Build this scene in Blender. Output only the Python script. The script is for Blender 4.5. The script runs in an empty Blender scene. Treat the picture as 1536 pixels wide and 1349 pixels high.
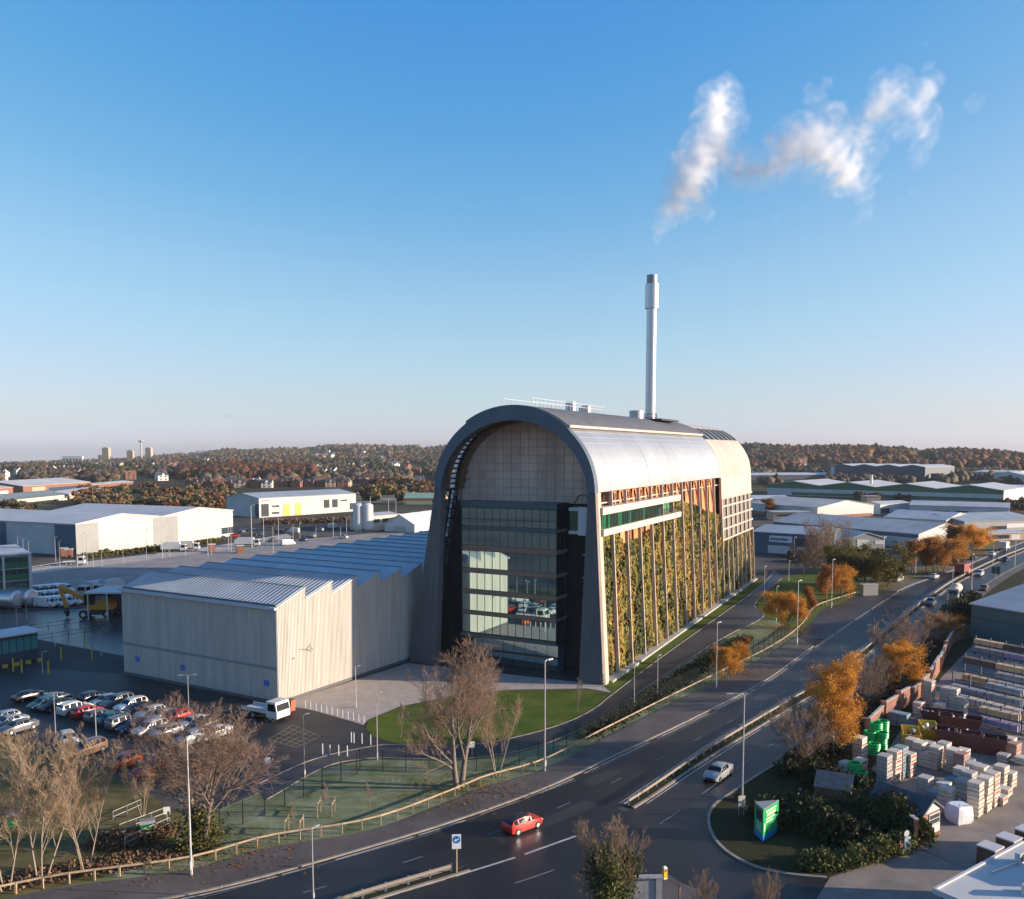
import bpy, bmesh, math, random
import numpy as np
from mathutils import Vector, Matrix
from mathutils.geometry import tessellate_polygon
R = math.radians
sc = bpy.context.scene
COL = sc.collection

# ------------------------------------------------------------------ camera
CAM_H, FPX, PITCH, HOR, CX = 35.3, 1320.0, R(5.0), 676.0, 768.0
YP = HOR + FPX*math.tan(PITCH)
cd = bpy.data.cameras.new('camera'); cam = bpy.data.objects.new('camera', cd); COL.objects.link(cam)
cam.location = (0, 0, CAM_H); cam.rotation_euler = (R(90)-PITCH, 0, 0)
cd.sensor_fit = 'HORIZONTAL'; cd.sensor_width = 36.0; cd.lens = 36.0*FPX/1536.0
cd.shift_x = 0.0; cd.shift_y = -(674.5-YP)/1536.0*1.0
cd.clip_start = 0.5; cd.clip_end = 30000
sc.camera = cam
sc.render.resolution_x = 1024; sc.render.resolution_y = 899

# ------------------------------------------------------------------ light
SUN_AZ, SUN_EL = R(94.5), R(12.5)
SDIR = Vector((math.sin(SUN_AZ)*math.cos(SUN_EL), math.cos(SUN_AZ)*math.cos(SUN_EL), math.sin(SUN_EL)))
world = bpy.data.worlds.new('World'); sc.world = world; world.use_nodes = True
wn = world.node_tree.nodes; wl = world.node_tree.links; wn.clear()
sky = wn.new('ShaderNodeTexSky'); sky.sky_type = 'NISHITA'; sky.sun_disc = False
sky.sun_elevation = SUN_EL; sky.sun_rotation = SUN_AZ; sky.altitude = 100
sky.air_density = 0.95; sky.dust_density = 1.0; sky.ozone_density = 5.0
bg = wn.new('ShaderNodeBackground'); bg.inputs['Strength'].default_value = 0.15
wo = wn.new('ShaderNodeOutputWorld')
# film response of the sky colours (one curve for the whole sky)
k1 = wn.new('ShaderNodeVectorMath'); k1.operation = 'SCALE'; k1.inputs['Scale'].default_value = .30; wl.new(sky.outputs[0], k1.inputs[0])
rc = wn.new('ShaderNodeRGBCurve'); wl.new(k1.outputs[0], rc.inputs['Color'])
for ci, pts in ((0,((0,0),(.10,.055),(.13,.08),(.184,.165),(.262,.32),(.397,.48),(.474,.555),(1,.9))),(1,((0,0),(.45,.45),(.60,.59),(.70,.66),(.85,.715),(1,.78))),(2,((0,0),(.4,.49),(.60,.70),(.70,.72),(.85,.755),(1,.81)))):
    c = rc.mapping.curves[ci]
    while len(c.points) < len(pts): c.points.new(.5,.5)
    for p_, q_ in zip(c.points, pts): p_.location = q_
rc.mapping.update()
k2 = wn.new('ShaderNodeVectorMath'); k2.operation = 'SCALE'; k2.inputs['Scale'].default_value = 1/.30; wl.new(rc.outputs[0], k2.inputs[0])
wl.new(k2.outputs[0], bg.inputs[0]); wl.new(bg.outputs[0], wo.inputs[0])
sd_ = bpy.data.lights.new('sun', 'SUN'); sun = bpy.data.objects.new('sun', sd_); COL.objects.link(sun)
sd_.energy = 5.0; sd_.angle = R(0.5); sd_.color = (1.0, 0.83, 0.65)
sun.rotation_euler = SDIR.to_track_quat('Z', 'Y').to_euler(); sun.location = (200, -20, 150)
sc.view_settings.view_transform = 'Standard'; sc.view_settings.look = 'None'
sc.view_settings.gamma = 1.0; sc.view_settings.use_curve_mapping = False
sc.view_settings.exposure = 1.0

# ------------------------------------------------------------------ pixel (of the 1536 px photograph) to ground
def ray(x, y):
    v = YP-y; c, s = math.cos(PITCH), math.sin(PITCH)
    return Vector((x-CX, FPX*c+v*s, -FPX*s+v*c))
def G(x, y, z=0.0):
    r = ray(x, y); t = (z-CAM_H)/r.z
    return Vector((r.x*t, r.y*t, z))
def hgt(bx, by, ty):
    """height of a vertical thing standing at pixel (bx,by) whose top shows at row ty"""
    b = G(bx, by); r = ray(bx, ty); return CAM_H + r.z*(b.y/r.y)
def atY(x, y, Y):
    r = ray(x, y); t = Y/r.y; return Vector((r.x*t, Y, CAM_H+r.z*t))

# ------------------------------------------------------------------ materials
def lin(r, g, b):
    f = lambda c: (c/255/12.92) if c/255 <= .04045 else ((c/255+.055)/1.055)**2.4
    return (f(r), f(g), f(b))
MATS = {}
def mat(name, col, rough=.8, metal=0., nscale=None, namt=.25, bump=0., bscale=None, spec=.5, col2=None, rnd=0., coord='Object', stretch=None, trans=0., coat=0.):
    if name in MATS: return MATS[name]
    m = bpy.data.materials.new(name); m.use_nodes = True; nt = m.node_tree; n = nt.nodes; l = nt.links
    b = n['Principled BSDF']
    b.inputs['Roughness'].default_value = rough; b.inputs['Metallic'].default_value = metal
    b.inputs['Specular IOR Level'].default_value = spec
    if coat: b.inputs['Coat Weight'].default_value = coat; b.inputs['Coat Roughness'].default_value = .08
    if trans: b.inputs['Transmission Weight'].default_value = trans
    b.inputs['Base Color'].default_value = (*col, 1)
    last = None
    if nscale or bump:
        tc = n.new('ShaderNodeTexCoord'); src = tc.outputs['Object']
        if coord == 'World':
            ge = n.new('ShaderNodeNewGeometry'); src = ge.outputs['Position']
        if stretch:
            mp = n.new('ShaderNodeMapping'); mp.inputs['Scale'].default_value = stretch; l.new(src, mp.inputs[0]); src = mp.outputs[0]
    if nscale:
        nz = n.new('ShaderNodeTexNoise'); nz.inputs['Scale'].default_value = nscale; nz.inputs['Detail'].default_value = 6; nz.inputs['Roughness'].default_value = .65
        l.new(src, nz.inputs['Vector'])
        mr = n.new('ShaderNodeMapRange'); mr.inputs[1].default_value = .3; mr.inputs[2].default_value = .7
        l.new(nz.outputs['Fac'], mr.inputs[0])
        mx = n.new('ShaderNodeMix'); mx.data_type = 'RGBA'
        c2 = col2 if col2 else tuple(c*(1-namt) for c in col)
        c1 = col if col2 else tuple(min(1, c*(1+namt)) for c in col)
        mx.inputs[6].default_value = (*c1, 1); mx.inputs[7].default_value = (*c2, 1)
        l.new(mr.outputs[0], mx.inputs[0]); last = mx.outputs[2]
    if rnd:
        oi = n.new('ShaderNodeObjectInfo'); mr2 = n.new('ShaderNodeMapRange'); mr2.inputs[3].default_value = 1-rnd; mr2.inputs[4].default_value = 1+rnd
        l.new(oi.outputs['Random'], mr2.inputs[0])
        mm = n.new('ShaderNodeVectorMath'); mm.operation = 'SCALE'
        if last: l.new(last, mm.inputs[0])
        else: mm.inputs[0].default_value = col
        l.new(mr2.outputs[0], mm.inputs['Scale']); last = mm.outputs[0]
    if last: l.new(last, b.inputs['Base Color'])
    if bump:
        nb = n.new('ShaderNodeTexNoise'); nb.inputs['Scale'].default_value = bscale or (nscale or 5)*4; nb.inputs['Detail'].default_value = 4
        l.new(src, nb.inputs['Vector'])
        bp = n.new('ShaderNodeBump'); bp.inputs['Strength'].default_value = bump; bp.inputs['Distance'].default_value = .05
        l.new(nb.outputs['Fac'], bp.inputs['Height']); l.new(bp.outputs[0], b.inputs['Normal'])
    MATS[name] = m; return m
def leafmat(name, cols, rough=.75, trans=.25):
    """foliage: colour picked per leaf from the face attribute 'var'"""
    if name in MATS: return MATS[name]
    m = bpy.data.materials.new(name); m.use_nodes = True; nt = m.node_tree; n = nt.nodes; l = nt.links
    b = n['Principled BSDF']; b.inputs['Roughness'].default_value = rough; b.inputs['Specular IOR Level'].default_value = .25
    at = n.new('ShaderNodeAttribute'); at.attribute_name = 'var'
    cr = n.new('ShaderNodeValToRGB'); el = cr.color_ramp.elements
    while len(el) < len(cols): el.new(.5)
    for i, c in enumerate(cols): el[i].position = i/(len(cols)-1); el[i].color = (*c, 1)
    oi = n.new('ShaderNodeObjectInfo'); mr2 = n.new('ShaderNodeMapRange'); mr2.inputs[3].default_value = .8; mr2.inputs[4].default_value = 1.2
    l.new(oi.outputs['Random'], mr2.inputs[0])
    mm = n.new('ShaderNodeVectorMath'); mm.operation = 'SCALE'
    l.new(at.outputs['Fac'], cr.inputs[0]); l.new(cr.outputs[0], mm.inputs[0]); l.new(mr2.outputs[0], mm.inputs['Scale'])
    l.new(mm.outputs[0], b.inputs['Base Color'])
    if trans:
        tr = n.new('ShaderNodeBsdfTranslucent'); l.new(mm.outputs[0], tr.inputs[0])
        ms = n.new('ShaderNodeMixShader'); ms.inputs[0].default_value = trans
        l.new(b.outputs[0], ms.inputs[1]); l.new(tr.outputs[0], ms.inputs[2]); l.new(ms.outputs[0], n['Material Output'].inputs[0])
    MATS[name] = m; return m
def glassmat(name, tint, refl=.35, rough=.02, alpha=.6, gtint=(.85,.95,1,1)):
    """tinted glazing: mirror reflection over a tinted see-through pane"""
    if name in MATS: return MATS[name]
    m = bpy.data.materials.new(name); m.use_nodes = True; nt = m.node_tree; n = nt.nodes; l = nt.links; n.clear()
    o = n.new('ShaderNodeOutputMaterial'); gl = n.new('ShaderNodeBsdfGlossy'); gl.inputs['Roughness'].default_value = rough; gl.inputs['Color'].default_value = gtint
    tr = n.new('ShaderNodeBsdfTransparent'); tr.inputs[0].default_value = (*tint, 1)
    df = n.new('ShaderNodeBsdfDiffuse'); df.inputs[0].default_value = (tint[0]*.25, tint[1]*.25, tint[2]*.25, 1)
    m0 = n.new('ShaderNodeMixShader'); m0.inputs[0].default_value = alpha; l.new(df.outputs[0], m0.inputs[1]); l.new(tr.outputs[0], m0.inputs[2])
    fr = n.new('ShaderNodeFresnel'); fr.inputs[0].default_value = 1.5
    ad = n.new('ShaderNodeMath'); ad.operation = 'ADD'; ad.use_clamp = True; ad.inputs[1].default_value = refl; l.new(fr.outputs[0], ad.inputs[0])
    m1 = n.new('ShaderNodeMixShader'); l.new(ad.outputs[0], m1.inputs[0]); l.new(m0.outputs[0], m1.inputs[1]); l.new(gl.outputs[0], m1.inputs[2])
    l.new(m1.outputs[0], o.inputs[0]); MATS[name] = m; return m

# ------------------------------------------------------------------ mesh builder
class MB:
    def __init__(s): s.v = []; s.f = []; s.var = None
    def add(s, vs, fs):
        k = len(s.v); s.v.extend([tuple(p) for p in vs]); s.f.extend([tuple(i+k for i in f) for f in fs]); return s
    def box(s, x0, x1, y0, y1, z0, z1):
        return s.add([(x0,y0,z0),(x1,y0,z0),(x1,y1,z0),(x0,y1,z0),(x0,y0,z1),(x1,y0,z1),(x1,y1,z1),(x0,y1,z1)],
                     [(0,3,2,1),(4,5,6,7),(0,1,5,4),(1,2,6,5),(2,3,7,6),(3,0,4,7)])
    def bar(s, p0, p1, w, h, up=(0,0,1)):
        p0 = Vector(p0); p1 = Vector(p1); d = (p1-p0); d.normalize(); up = Vector(up)
        a = d.cross(up)
        if a.length < 1e-4: a = d.cross(Vector((1,0,0)))
        a.normalize(); b = a.cross(d); a = a*w/2; b = b*h/2
        return s.add([p0-a-b,p0+a-b,p0+a+b,p0-a+b,p1-a-b,p1+a-b,p1+a+b,p1-a+b],
                     [(0,1,2,3),(4,7,6,5),(0,4,5,1),(1,5,6,2),(2,6,7,3),(3,7,4,0)])
    def tube(s, pts, rs, n=8, caps=True):
        pts = [Vector(p) for p in pts]; k0 = len(s.v)
        if not hasattr(rs, '__len__'): rs = [rs]*len(pts)
        for i, p in enumerate(pts):
            d = (pts[min(i+1,len(pts)-1)]-pts[max(i-1,0)]); d.normalize()
            a = d.cross(Vector((0,0,1)))
            if a.length < .05: a = d.cross(Vector((1,0,0)))
            a.normalize(); b = d.cross(a)
            for j in range(n):
                t = 2*math.pi*j/n; s.v.append(tuple(p+(a*math.cos(t)+b*math.sin(t))*rs[i]))
        for i in range(len(pts)-1):
            for j in range(n):
                q = k0+i*n; s.f.append((q+j, q+(j+1)%n, q+n+(j+1)%n, q+n+j))
        if caps: s.f.append(tuple(k0+j for j in range(n))[::-1]); s.f.append(tuple(k0+(len(pts)-1)*n+j for j in range(n)))
        return s
    def prism(s, poly, z0, z1, axis='z', caps=True):
        n = len(poly); k = len(s.v)
        def P(p, z): return (p[0],p[1],z) if axis == 'z' else ((p[0],z,p[1]) if axis == 'y' else (z,p[0],p[1]))
        s.v += [P(p,z0) for p in poly]+[P(p,z1) for p in poly]
        for i in range(n): s.f.append((k+i, k+(i+1)%n, k+n+(i+1)%n, k+n+i))
        if caps:
            tr = tessellate_polygon([[Vector((p[0],p[1],0)) for p in poly]])
            for t in tr: s.f.append(tuple(k+i for i in t)); s.f.append(tuple(k+n+i for i in t[::-1]))
        return s
    def loft(s, rings, caps=True, closed=True):
        k = len(s.v); n = len(rings[0])
        for r in rings: s.v += [tuple(p) for p in r]
        for i in range(len(rings)-1):
            for j in range(n if closed else n-1):
                q = k+i*n; s.f.append((q+j, q+(j+1)%n, q+n+(j+1)%n, q+n+j))
        if caps: s.f.append(tuple(k+j for j in range(n))[::-1]); s.f.append(tuple(k+(len(rings)-1)*n+j for j in range(n)))
        return s
    def mesh(s, name, m=None, smooth=False, fix=True):
        me = bpy.data.meshes.new(name); me.from_pydata(s.v, [], s.f)
        if m: me.materials.append(m)
        if fix and len(s.f) < 60000:
            b = bmesh.new(); b.from_mesh(me); bmesh.ops.recalc_face_normals(b, faces=b.faces); b.to_mesh(me); b.free()
        if smooth:
            me.polygons.foreach_set('use_smooth', [True]*len(me.polygons))
            try: me.set_sharp_from_angle(angle=R(35))
            except Exception: pass
        return me
    def build(s, name, m, parent=None, smooth=False, fix=True):
        return link(name, s.mesh(name, m, smooth, fix), parent)
def link(name, me, parent=None, loc=(0,0,0), rz=0, scale=None):
    o = bpy.data.objects.new(name, me); COL.objects.link(o); o.parent = parent; o.location = loc; o.rotation_euler = (0,0,rz)
    if scale: o.scale = scale if hasattr(scale, '__len__') else (scale,)*3
    return o
def tag(o, label=None, cat=None, group=None, kind=None):
    if label: o['label'] = label
    if cat: o['category'] = cat
    if group: o['group'] = group
    if kind: o['kind'] = kind
    return o
def thing(name, label, cat, loc=(0,0,0), rz=0, group=None, scale=None):
    o = link(name, None, None, loc, rz, scale); o.empty_display_size = .3
    return tag(o, label, cat, group)
KIDS = {}
def kids(o):
    return [c for c in COL.objects if c.parent == o]
class Proto:
    """one built thing and a cheap way to copy it with its parts and sub-parts"""
    def __init__(s, root, parts):      # parts: list of (obj, parent_index or -1)
        s.root = root; s.parts = parts; s.used = False
    def put(s, loc, rz=0, label=None, group=None, scale=None, mats=None, cat=None):
        if not s.used:
            s.used = True; r = s.root; new = [p for p, _ in s.parts]
        else:
            r = s.root.copy(); COL.objects.link(r); new = []
            for p, pi in s.parts:
                c = p.copy(); COL.objects.link(c); c.parent = r if pi < 0 else new[pi]; new.append(c)
        r.location = loc; r.rotation_euler = (0,0,rz)
        r.scale = (1,1,1) if scale is None else (scale if hasattr(scale,'__len__') else (scale,)*3)
        tag(r, label, cat, group); return r, new
def cr(pts, n=8):
    """Catmull-Rom through 2D/3D points"""
    P = [Vector(p) for p in pts]; out = []
    P = [P[0]*2-P[1]]+P+[P[-1]*2-P[-2]]
    for i in range(1, len(P)-2):
        for k in range(n):
            t = k/n; a,b,c,d = P[i-1:i+3]
            out.append(.5*((2*b)+(c-a)*t+(2*a-5*b+4*c-d)*t*t+(3*b-a-3*c+d)*t**3))
    out.append(P[-2]); return out
def gcurve(px, n=8): return cr([G(*p) for p in px], n)
def resample(pts, step):
    out = [pts[0].copy()]; acc = 0
    for a, b in zip(pts, pts[1:]):
        L = (b-a).length
        if L < 1e-6: continue
        t = step-acc
        while t <= L: out.append(a+(b-a)*(t/L)); t += step
        acc = (acc+L) % step if (acc+L) >= step else acc+L
    return out
def offset(pts, d):
    out = []
    for i, p in enumerate(pts):
        t = pts[min(i+1,len(pts)-1)]-pts[max(i-1,0)]; t.z = 0; t.normalize()
        out.append(p+Vector((t.y,-t.x,0))*d)        # +d to the right of travel
    return out
def sheet(name, poly, z, m, kind='structure', thick=0.0):
    P = [Vector((p[0],p[1],0)) for p in poly]
    tr = tessellate_polygon([P]); b = MB()
    if thick: b.prism([(p.x,p.y) for p in P], z-thick, z); o = b.build(name, m)
    else:
        b.add([(p.x,p.y,z) for p in P], tr); o = b.build(name, m)
        me = o.data
        if me.polygons and me.polygons[0].normal.z < 0: me.flip_normals()
    return tag(o, kind=kind)
def strip(name, A, B, z, m, kind='structure'):
    n = min(len(A), len(B)); b = MB()
    b.add([(p.x,p.y,z) for p in A[:n]]+[(p.x,p.y,z) for p in B[:n]], [(i,i+1,n+i+1,n+i) for i in range(n-1)])
    o = b.build(name, m)
    if o.data.polygons[0].normal.z < 0: o.data.flip_normals()
    return tag(o, kind=kind)
def ribbon(name, C, w, z0, z1, m, kind='structure', parent=None):
    """raised ribbon (kerb, painted line) of width w along curve C"""
    A = offset(C, -w/2); B = offset(C, w/2); b = MB()
    if z1-z0 < .02:
        n = len(A); b.add([(p.x,p.y,z1) for p in A]+[(p.x,p.y,z1) for p in B], [(i,n+i,n+i+1,i+1) for i in range(n-1)])
        o = b.build(name, m, parent)
        if o.data.polygons[0].normal.z < 0: o.data.flip_normals()
    else:
        b.loft([[(p.x,p.y,z0),(q.x,q.y,z0),(q.x,q.y,z1),(p.x,p.y,z1)] for p, q in zip(A, B)]); o = b.build(name, m, parent)
    return tag(o, kind=kind) if kind else o

# ------------------------------------------------------------------ palette
def asphalt(name, col, rough=.55, wet=.0):
    m = mat(name, col, rough=rough, nscale=.16, namt=.38, bump=.25, bscale=30, coord='World', spec=.4)
    return m
M_ROAD = asphalt('road_asphalt', (.015,.0142,.0145), .48)
M_ROAD2 = asphalt('worn_asphalt', (.036,.034,.035), .55)
M_PARK = asphalt('parking_asphalt', (.022,.0205,.021), .6)
M_PATH = asphalt('path_asphalt', (.085,.072,.066), .8)
M_PLAZA = mat('plaza_paving', (.34,.29,.25), .85, nscale=.5, namt=.18, coord='World', bump=.1, bscale=20)
M_YARD = mat('yard_concrete', (.19,.155,.13), .85, nscale=.3, namt=.3, coord='World', bump=.2, bscale=12)
M_GRAVEL = mat('lorry_park_gravel', (.22,.195,.18), .9, nscale=.12, namt=.3, coord='World', bump=.6, bscale=1.5)
M_WET = asphalt('wet_asphalt', (.05,.052,.056), .28)
M_GRASS = mat('lawn_grass', (.105,.13,.022), .95, nscale=.22, col2=(.045,.075,.012), coord='World', bump=.6, bscale=18, spec=.1)
M_FROST = mat('frosty_grass', (.25,.265,.17), .95, nscale=.30, col2=(.075,.10,.03), coord='World', bump=.8, bscale=14, spec=.1)
M_ROUGH = mat('rough_grass', (.20,.15,.065), .95, nscale=.30, col2=(.06,.06,.02), coord='World', bump=.9, bscale=9, spec=.1)
M_SCRUB = mat('scrub_ground', (.042,.036,.018), .95, nscale=.5, col2=(.022,.028,.010), coord='World', bump=1, bscale=6, spec=.1)
M_LINE = mat('road_paint', (.36,.335,.295), .7, nscale=1.2, namt=.3, coord='World')
M_LINEW = mat('worn_road_paint', (.17,.16,.155), .7, nscale=1.2, namt=.4, coord='World')
M_KERB = mat('kerb_concrete', (.24,.205,.17), .85, nscale=.8, namt=.25, coord='World')
M_GALV = mat('galvanised_steel', (.46,.46,.46), .45, .6, rnd=.1)
M_TIMB = mat('weathered_timber', (.34,.25,.16), .85, nscale=2, namt=.3, rnd=.15)
M_DARK = mat('black_steel', (.018,.02,.022), .5, rnd=.1)
M_WHITE = mat('white_paint', (.53,.525,.51), .45, rnd=.04)
M_CONC = mat('concrete', (.35,.33,.30), .85, nscale=.6, namt=.2)
M_RUB = mat('tyre_rubber', (.015,.015,.016), .8)
M_CHROME = mat('alloy', (.5,.5,.52), .3, .9)
M_BRICK = mat('red_brick', (.21,.095,.062), .9, nscale=1.5, namt=.3, rnd=.12)
M_GLASSD = mat('dark_glass', (.015,.02,.025), .06, spec=.8)

# ------------------------------------------------------------------ terrain: one sheet to the horizon
SKY_PX = [(-2500,688),(-400,690),(0,693),(150,689),(230,684),(300,680),(340,675),(420,673),(520,669),(600,671),(700,668),(900,668),(1120,668),(1200,671),(1290,671),(1380,677),(1430,675),(1480,677),(1536,683),(2000,684),(4000,684)]
RID_PX = [(-2500,4500),(0,4600),(300,4200),(600,3600),(900,2900),(1120,2500),(1300,2100),(1536,2000),(4000,2200)]
def interp(t, x):
    if x <= t[0][0]: return t[0][1]
    for (a,b),(c,d) in zip(t, t[1:]):
        if x <= c: return b+(d-b)*(x-a)/(c-a)
    return t[-1][1]
def sstep(a, b, x):
    t = max(0, min(1, (x-a)/(b-a))); return t*t*(3-2*t)
_rg = random.Random(4); _ph = [(_rg.uniform(.0006,.0035), _rg.uniform(.0006,.0035), _rg.uniform(0,6.3)) for _ in range(14)]
def terrain(x, y):
    d = math.hypot(x, y)
    if d < 700: return 0.0
    px = CX+FPX*x/y if y > 1 else (4000 if x > 0 else -2500)
    px = max(-2500, min(4000, px)); rd = interp(RID_PX, px); hr = CAM_H+(HOR-interp(SKY_PX, px))*rd/FPX - 8
    w = sum(math.sin(a*x+b*y+c) for a,b,c in _ph)/5.0
    t = sstep(850, rd, d)
    h = hr*t + w*7*sstep(800,1800,d)*(1-sstep(rd*.8, rd, d))*.8
    if d > rd: h = hr - (d-rd)*.012
    return h
def ground_sheet():
    m = bpy.data.materials.new('land'); m.use_nodes = True; nt = m.node_tree; n = nt.nodes; l = nt.links
    b = n['Principled BSDF']; b.inputs['Roughness'].default_value = .95; b.inputs['Specular IOR Level'].default_value = .1
    ge = n.new('ShaderNodeNewGeometry')
    vo = n.new('ShaderNodeTexVoronoi'); vo.inputs['Scale'].default_value = .006; l.new(ge.outputs['Position'], vo.inputs['Vector'])
    cr_ = n.new('ShaderNodeValToRGB'); cr_.color_ramp.interpolation = 'CONSTANT'; e = cr_.color_ramp.elements
    cols = [(.055,.062,.022),(.075,.055,.03),(.05,.038,.022),(.035,.033,.016),(.07,.07,.03),(.06,.042,.024)]
    while len(e) < len(cols): e.new(.5)
    for i, c in enumerate(cols): e[i].position = i/len(cols); e[i].color = (*c,1)
    sp = n.new('ShaderNodeSeparateColor'); l.new(vo.outputs['Color'], sp.inputs[0]); l.new(sp.outputs[0], cr_.inputs[0])
    nz = n.new('ShaderNodeTexNoise'); nz.inputs['Scale'].default_value = .05; nz.inputs['Detail'].default_value = 8; l.new(ge.outputs['Position'], nz.inputs['Vector'])
    mx = n.new('ShaderNodeMix'); mx.data_type = 'RGBA'; mx.blend_type = 'MULTIPLY'; mx.inputs[0].default_value = .8
    cr2 = n.new('ShaderNodeValToRGB'); cr2.color_ramp.elements[0].position = .3; cr2.color_ramp.elements[0].color = (.45,.45,.45,1); cr2.color_ramp.elements[1].position = .7; cr2.color_ramp.elements[1].color = (1.3,1.25,1.2,1)
    l.new(nz.outputs['Fac'], cr2.inputs[0]); l.new(cr_.outputs[0], mx.inputs[6]); l.new(cr2.outputs[0], mx.inputs[7])
    # near ground is industrial hardstanding
    nz2 = n.new('ShaderNodeTexNoise'); nz2.inputs['Scale'].default_value = .03; nz2.inputs['Detail'].default_value = 6; l.new(ge.outputs['Position'], nz2.inputs['Vector'])
    cr3 = n.new('ShaderNodeValToRGB'); q = cr3.color_ramp.elements; q[0].position = .38; q[0].color = (.045,.043,.044,1); q[1].position = .62; q[1].color = (.105,.092,.08,1)
    l.new(nz2.outputs['Fac'], cr3.inputs[0])
    ln = n.new('ShaderNodeVectorMath'); ln.operation = 'LENGTH'; l.new(ge.outputs['Position'], ln.inputs[0])
    mr = n.new('ShaderNodeMapRange'); mr.inputs[1].default_value = 430; mr.inputs[2].default_value = 620; l.new(ln.outputs['Value'], mr.inputs[0])
    m2 = n.new('ShaderNodeMix'); m2.data_type = 'RGBA'; l.new(mr.outputs[0], m2.inputs[0]); l.new(cr3.outputs[0], m2.inputs[6]); l.new(mx.outputs[2], m2.inputs[7])
    l.new(m2.outputs[2], b.inputs['Base Color'])
    bp = n.new('ShaderNodeBump'); bp.inputs['Strength'].default_value = .4; bp.inputs['Distance'].default_value = .3; l.new(nz.outputs['Fac'], bp.inputs['Height']); l.new(bp.outputs[0], b.inputs['Normal'])
    ds = [0.5,60,150,300,500,700,800,900,1000,1150,1300,1450,1600,1800,2000,2200,2400,2700,3000,3300,3600,4000,4400,4800,5300,6000,7000]
    azs = [-50+ i*100/150 for i in range(151)]+[60+i*10 for i in range(0,24)]
    V = []; n_ = len(azs)
    for d in ds:
        for a in azs:
            x, y = d*math.sin(R(a)), d*math.cos(R(a)); V.append((x,y,terrain(x,y)))
    F = []
    for i in range(len(ds)-1):
        for j in range(n_):
            F.append((i*n_+j, i*n_+(j+1)%n_, (i+1)*n_+(j+1)%n_, (i+1)*n_+j))
    b_ = MB(); b_.add(V, F); o = b_.build('ground', m, fix=False)
    if o.data.polygons[400].normal.z < 0: o.data.flip_normals()
    o.data.polygons.foreach_set('use_smooth', [True]*len(o.data.polygons))
    tag(o, kind='structure')
ground_sheet()

# ------------------------------------------------------------------ dual carriageway
# edges (world curves) from near-left to far-right
EDGE_L = gcurve([(-140,1425),(0,1395),(250,1349),(360,1325),(500,1287),(670,1236),(812,1185),(900,1145),(980,1107),(1060,1068),(1150,1020),(1240,956),(1345,888),(1400,866),(1450,848),(1520,819),(1580,800),(1680,775)],10)
MED_L = gcurve([(200,1440),(360,1400),(528,1349),(677,1305),(800,1264),(922,1216),(1060,1124),(1187,1048),(1246,1013),(1350,928),(1391,896),(1445,862),(1526,826),(1620,795),(1740,768)],10)
MED_R = gcurve([(240,1450),(400,1405),(566,1349),(705,1307),(815,1271),(936,1221),(1072,1132),(1197,1056),(1256,1020),(1358,933),(1399,900),(1452,866),(1532,829),(1626,797),(1748,769)],10)
EDGE_R = gcurve([(600,1560),(760,1500),(880,1400),(985,1310),(1060,1235),(1100,1192),(1165,1145),(1215,1105),(1300,1022),(1415,930),(1478,878),(1536,845),(1610,812),(1700,786),(1820,762)],10)
def zip_strip(name, A, B, z, m):
    A = A; B = B; n = 120
    def rs(C):
        L = [0]
        for a,b in zip(C, C[1:]): L.append(L[-1]+(b-a).length)
        out = []; k = 0
        for i in range(n):
            t = L[-1]*i/(n-1)
            while k < len(L)-2 and L[k+1] < t: k += 1
            u = (t-L[k])/max(1e-6, L[k+1]-L[k]); out.append(C[k].lerp(C[k+1], u))
        return out
    return strip(name, rs(A), rs(B), z, m)
zip_strip('carriageway', EDGE_L, MED_L, .030, M_ROAD)
zip_strip('carriageway', MED_R, EDGE_R, .034, M_ROAD)
sheet('junction', [G(*p) for p in [(640,1349),(700,1300),(800,1262),(925,1213),(945,1222),(820,1290),(700,1349)]], .040, M_ROAD)
def sub(C, p0, p1):
    """piece of curve C between the points nearest to pixels p0 and p1"""
    a, b = G(*p0), G(*p1); i = min(range(len(C)), key=lambda k: (C[k]-a).length); j = min(range(len(C)), key=lambda k: (C[k]-b).length)
    return C[min(i,j):max(i,j)+1]
def dashes(name, C, on, off, w, z, m):
    P = resample(C, .5); per = int((on+off)/.5); k = int(on/.5); b = MB()
    for i in range(0, len(P)-k, per):
        s = P[i:i+k+1:max(1,k//3)]; A = offset(s,-w/2); B = offset(s,w/2); n = len(A)
        b.add([(p.x,p.y,z) for p in A]+[(p.x,p.y,z) for p in B], [(q,n+q,n+q+1,q+1) for q in range(n-1)])
    if b.f: tag(b.build(name, m), kind='structure')
# painted edge lines, lane dashes
dashes('edge_line', offset(EDGE_L,.55), 14, 1.5, .22, .046, M_LINE)
dashes('edge_line', offset(EDGE_L,1.0), 60, 3, .10, .046, M_LINEW)
lane1 = [a for a in offset(EDGE_L, 4.4)]; dashes('lane_marking', lane1, 2.0, 7.0, .13, .046, M_LINEW)
dashes('lane_marking', offset(MED_R, 3.9), 4.0, 5.0, .13, .050, M_LINEW)
dashes('edge_line', sub(offset(MED_R,.15), (560,1349), (936,1221)), 7, .35, .26, .054, M_LINE)
dashes('edge_line', offset(sub(MED_R,(960,1205),(1740,768)), .5), 30, 1, .16, .050, M_LINE)
dashes('edge_line', offset(sub(MED_L,(930,1212),(1740,768)), -.5), 30, 1, .16, .050, M_LINE)
dashes('edge_line', offset(sub(EDGE_R,(1165,1145),(1820,762)), -.5), 30, 1, .14, .050, M_LINEW)
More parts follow.
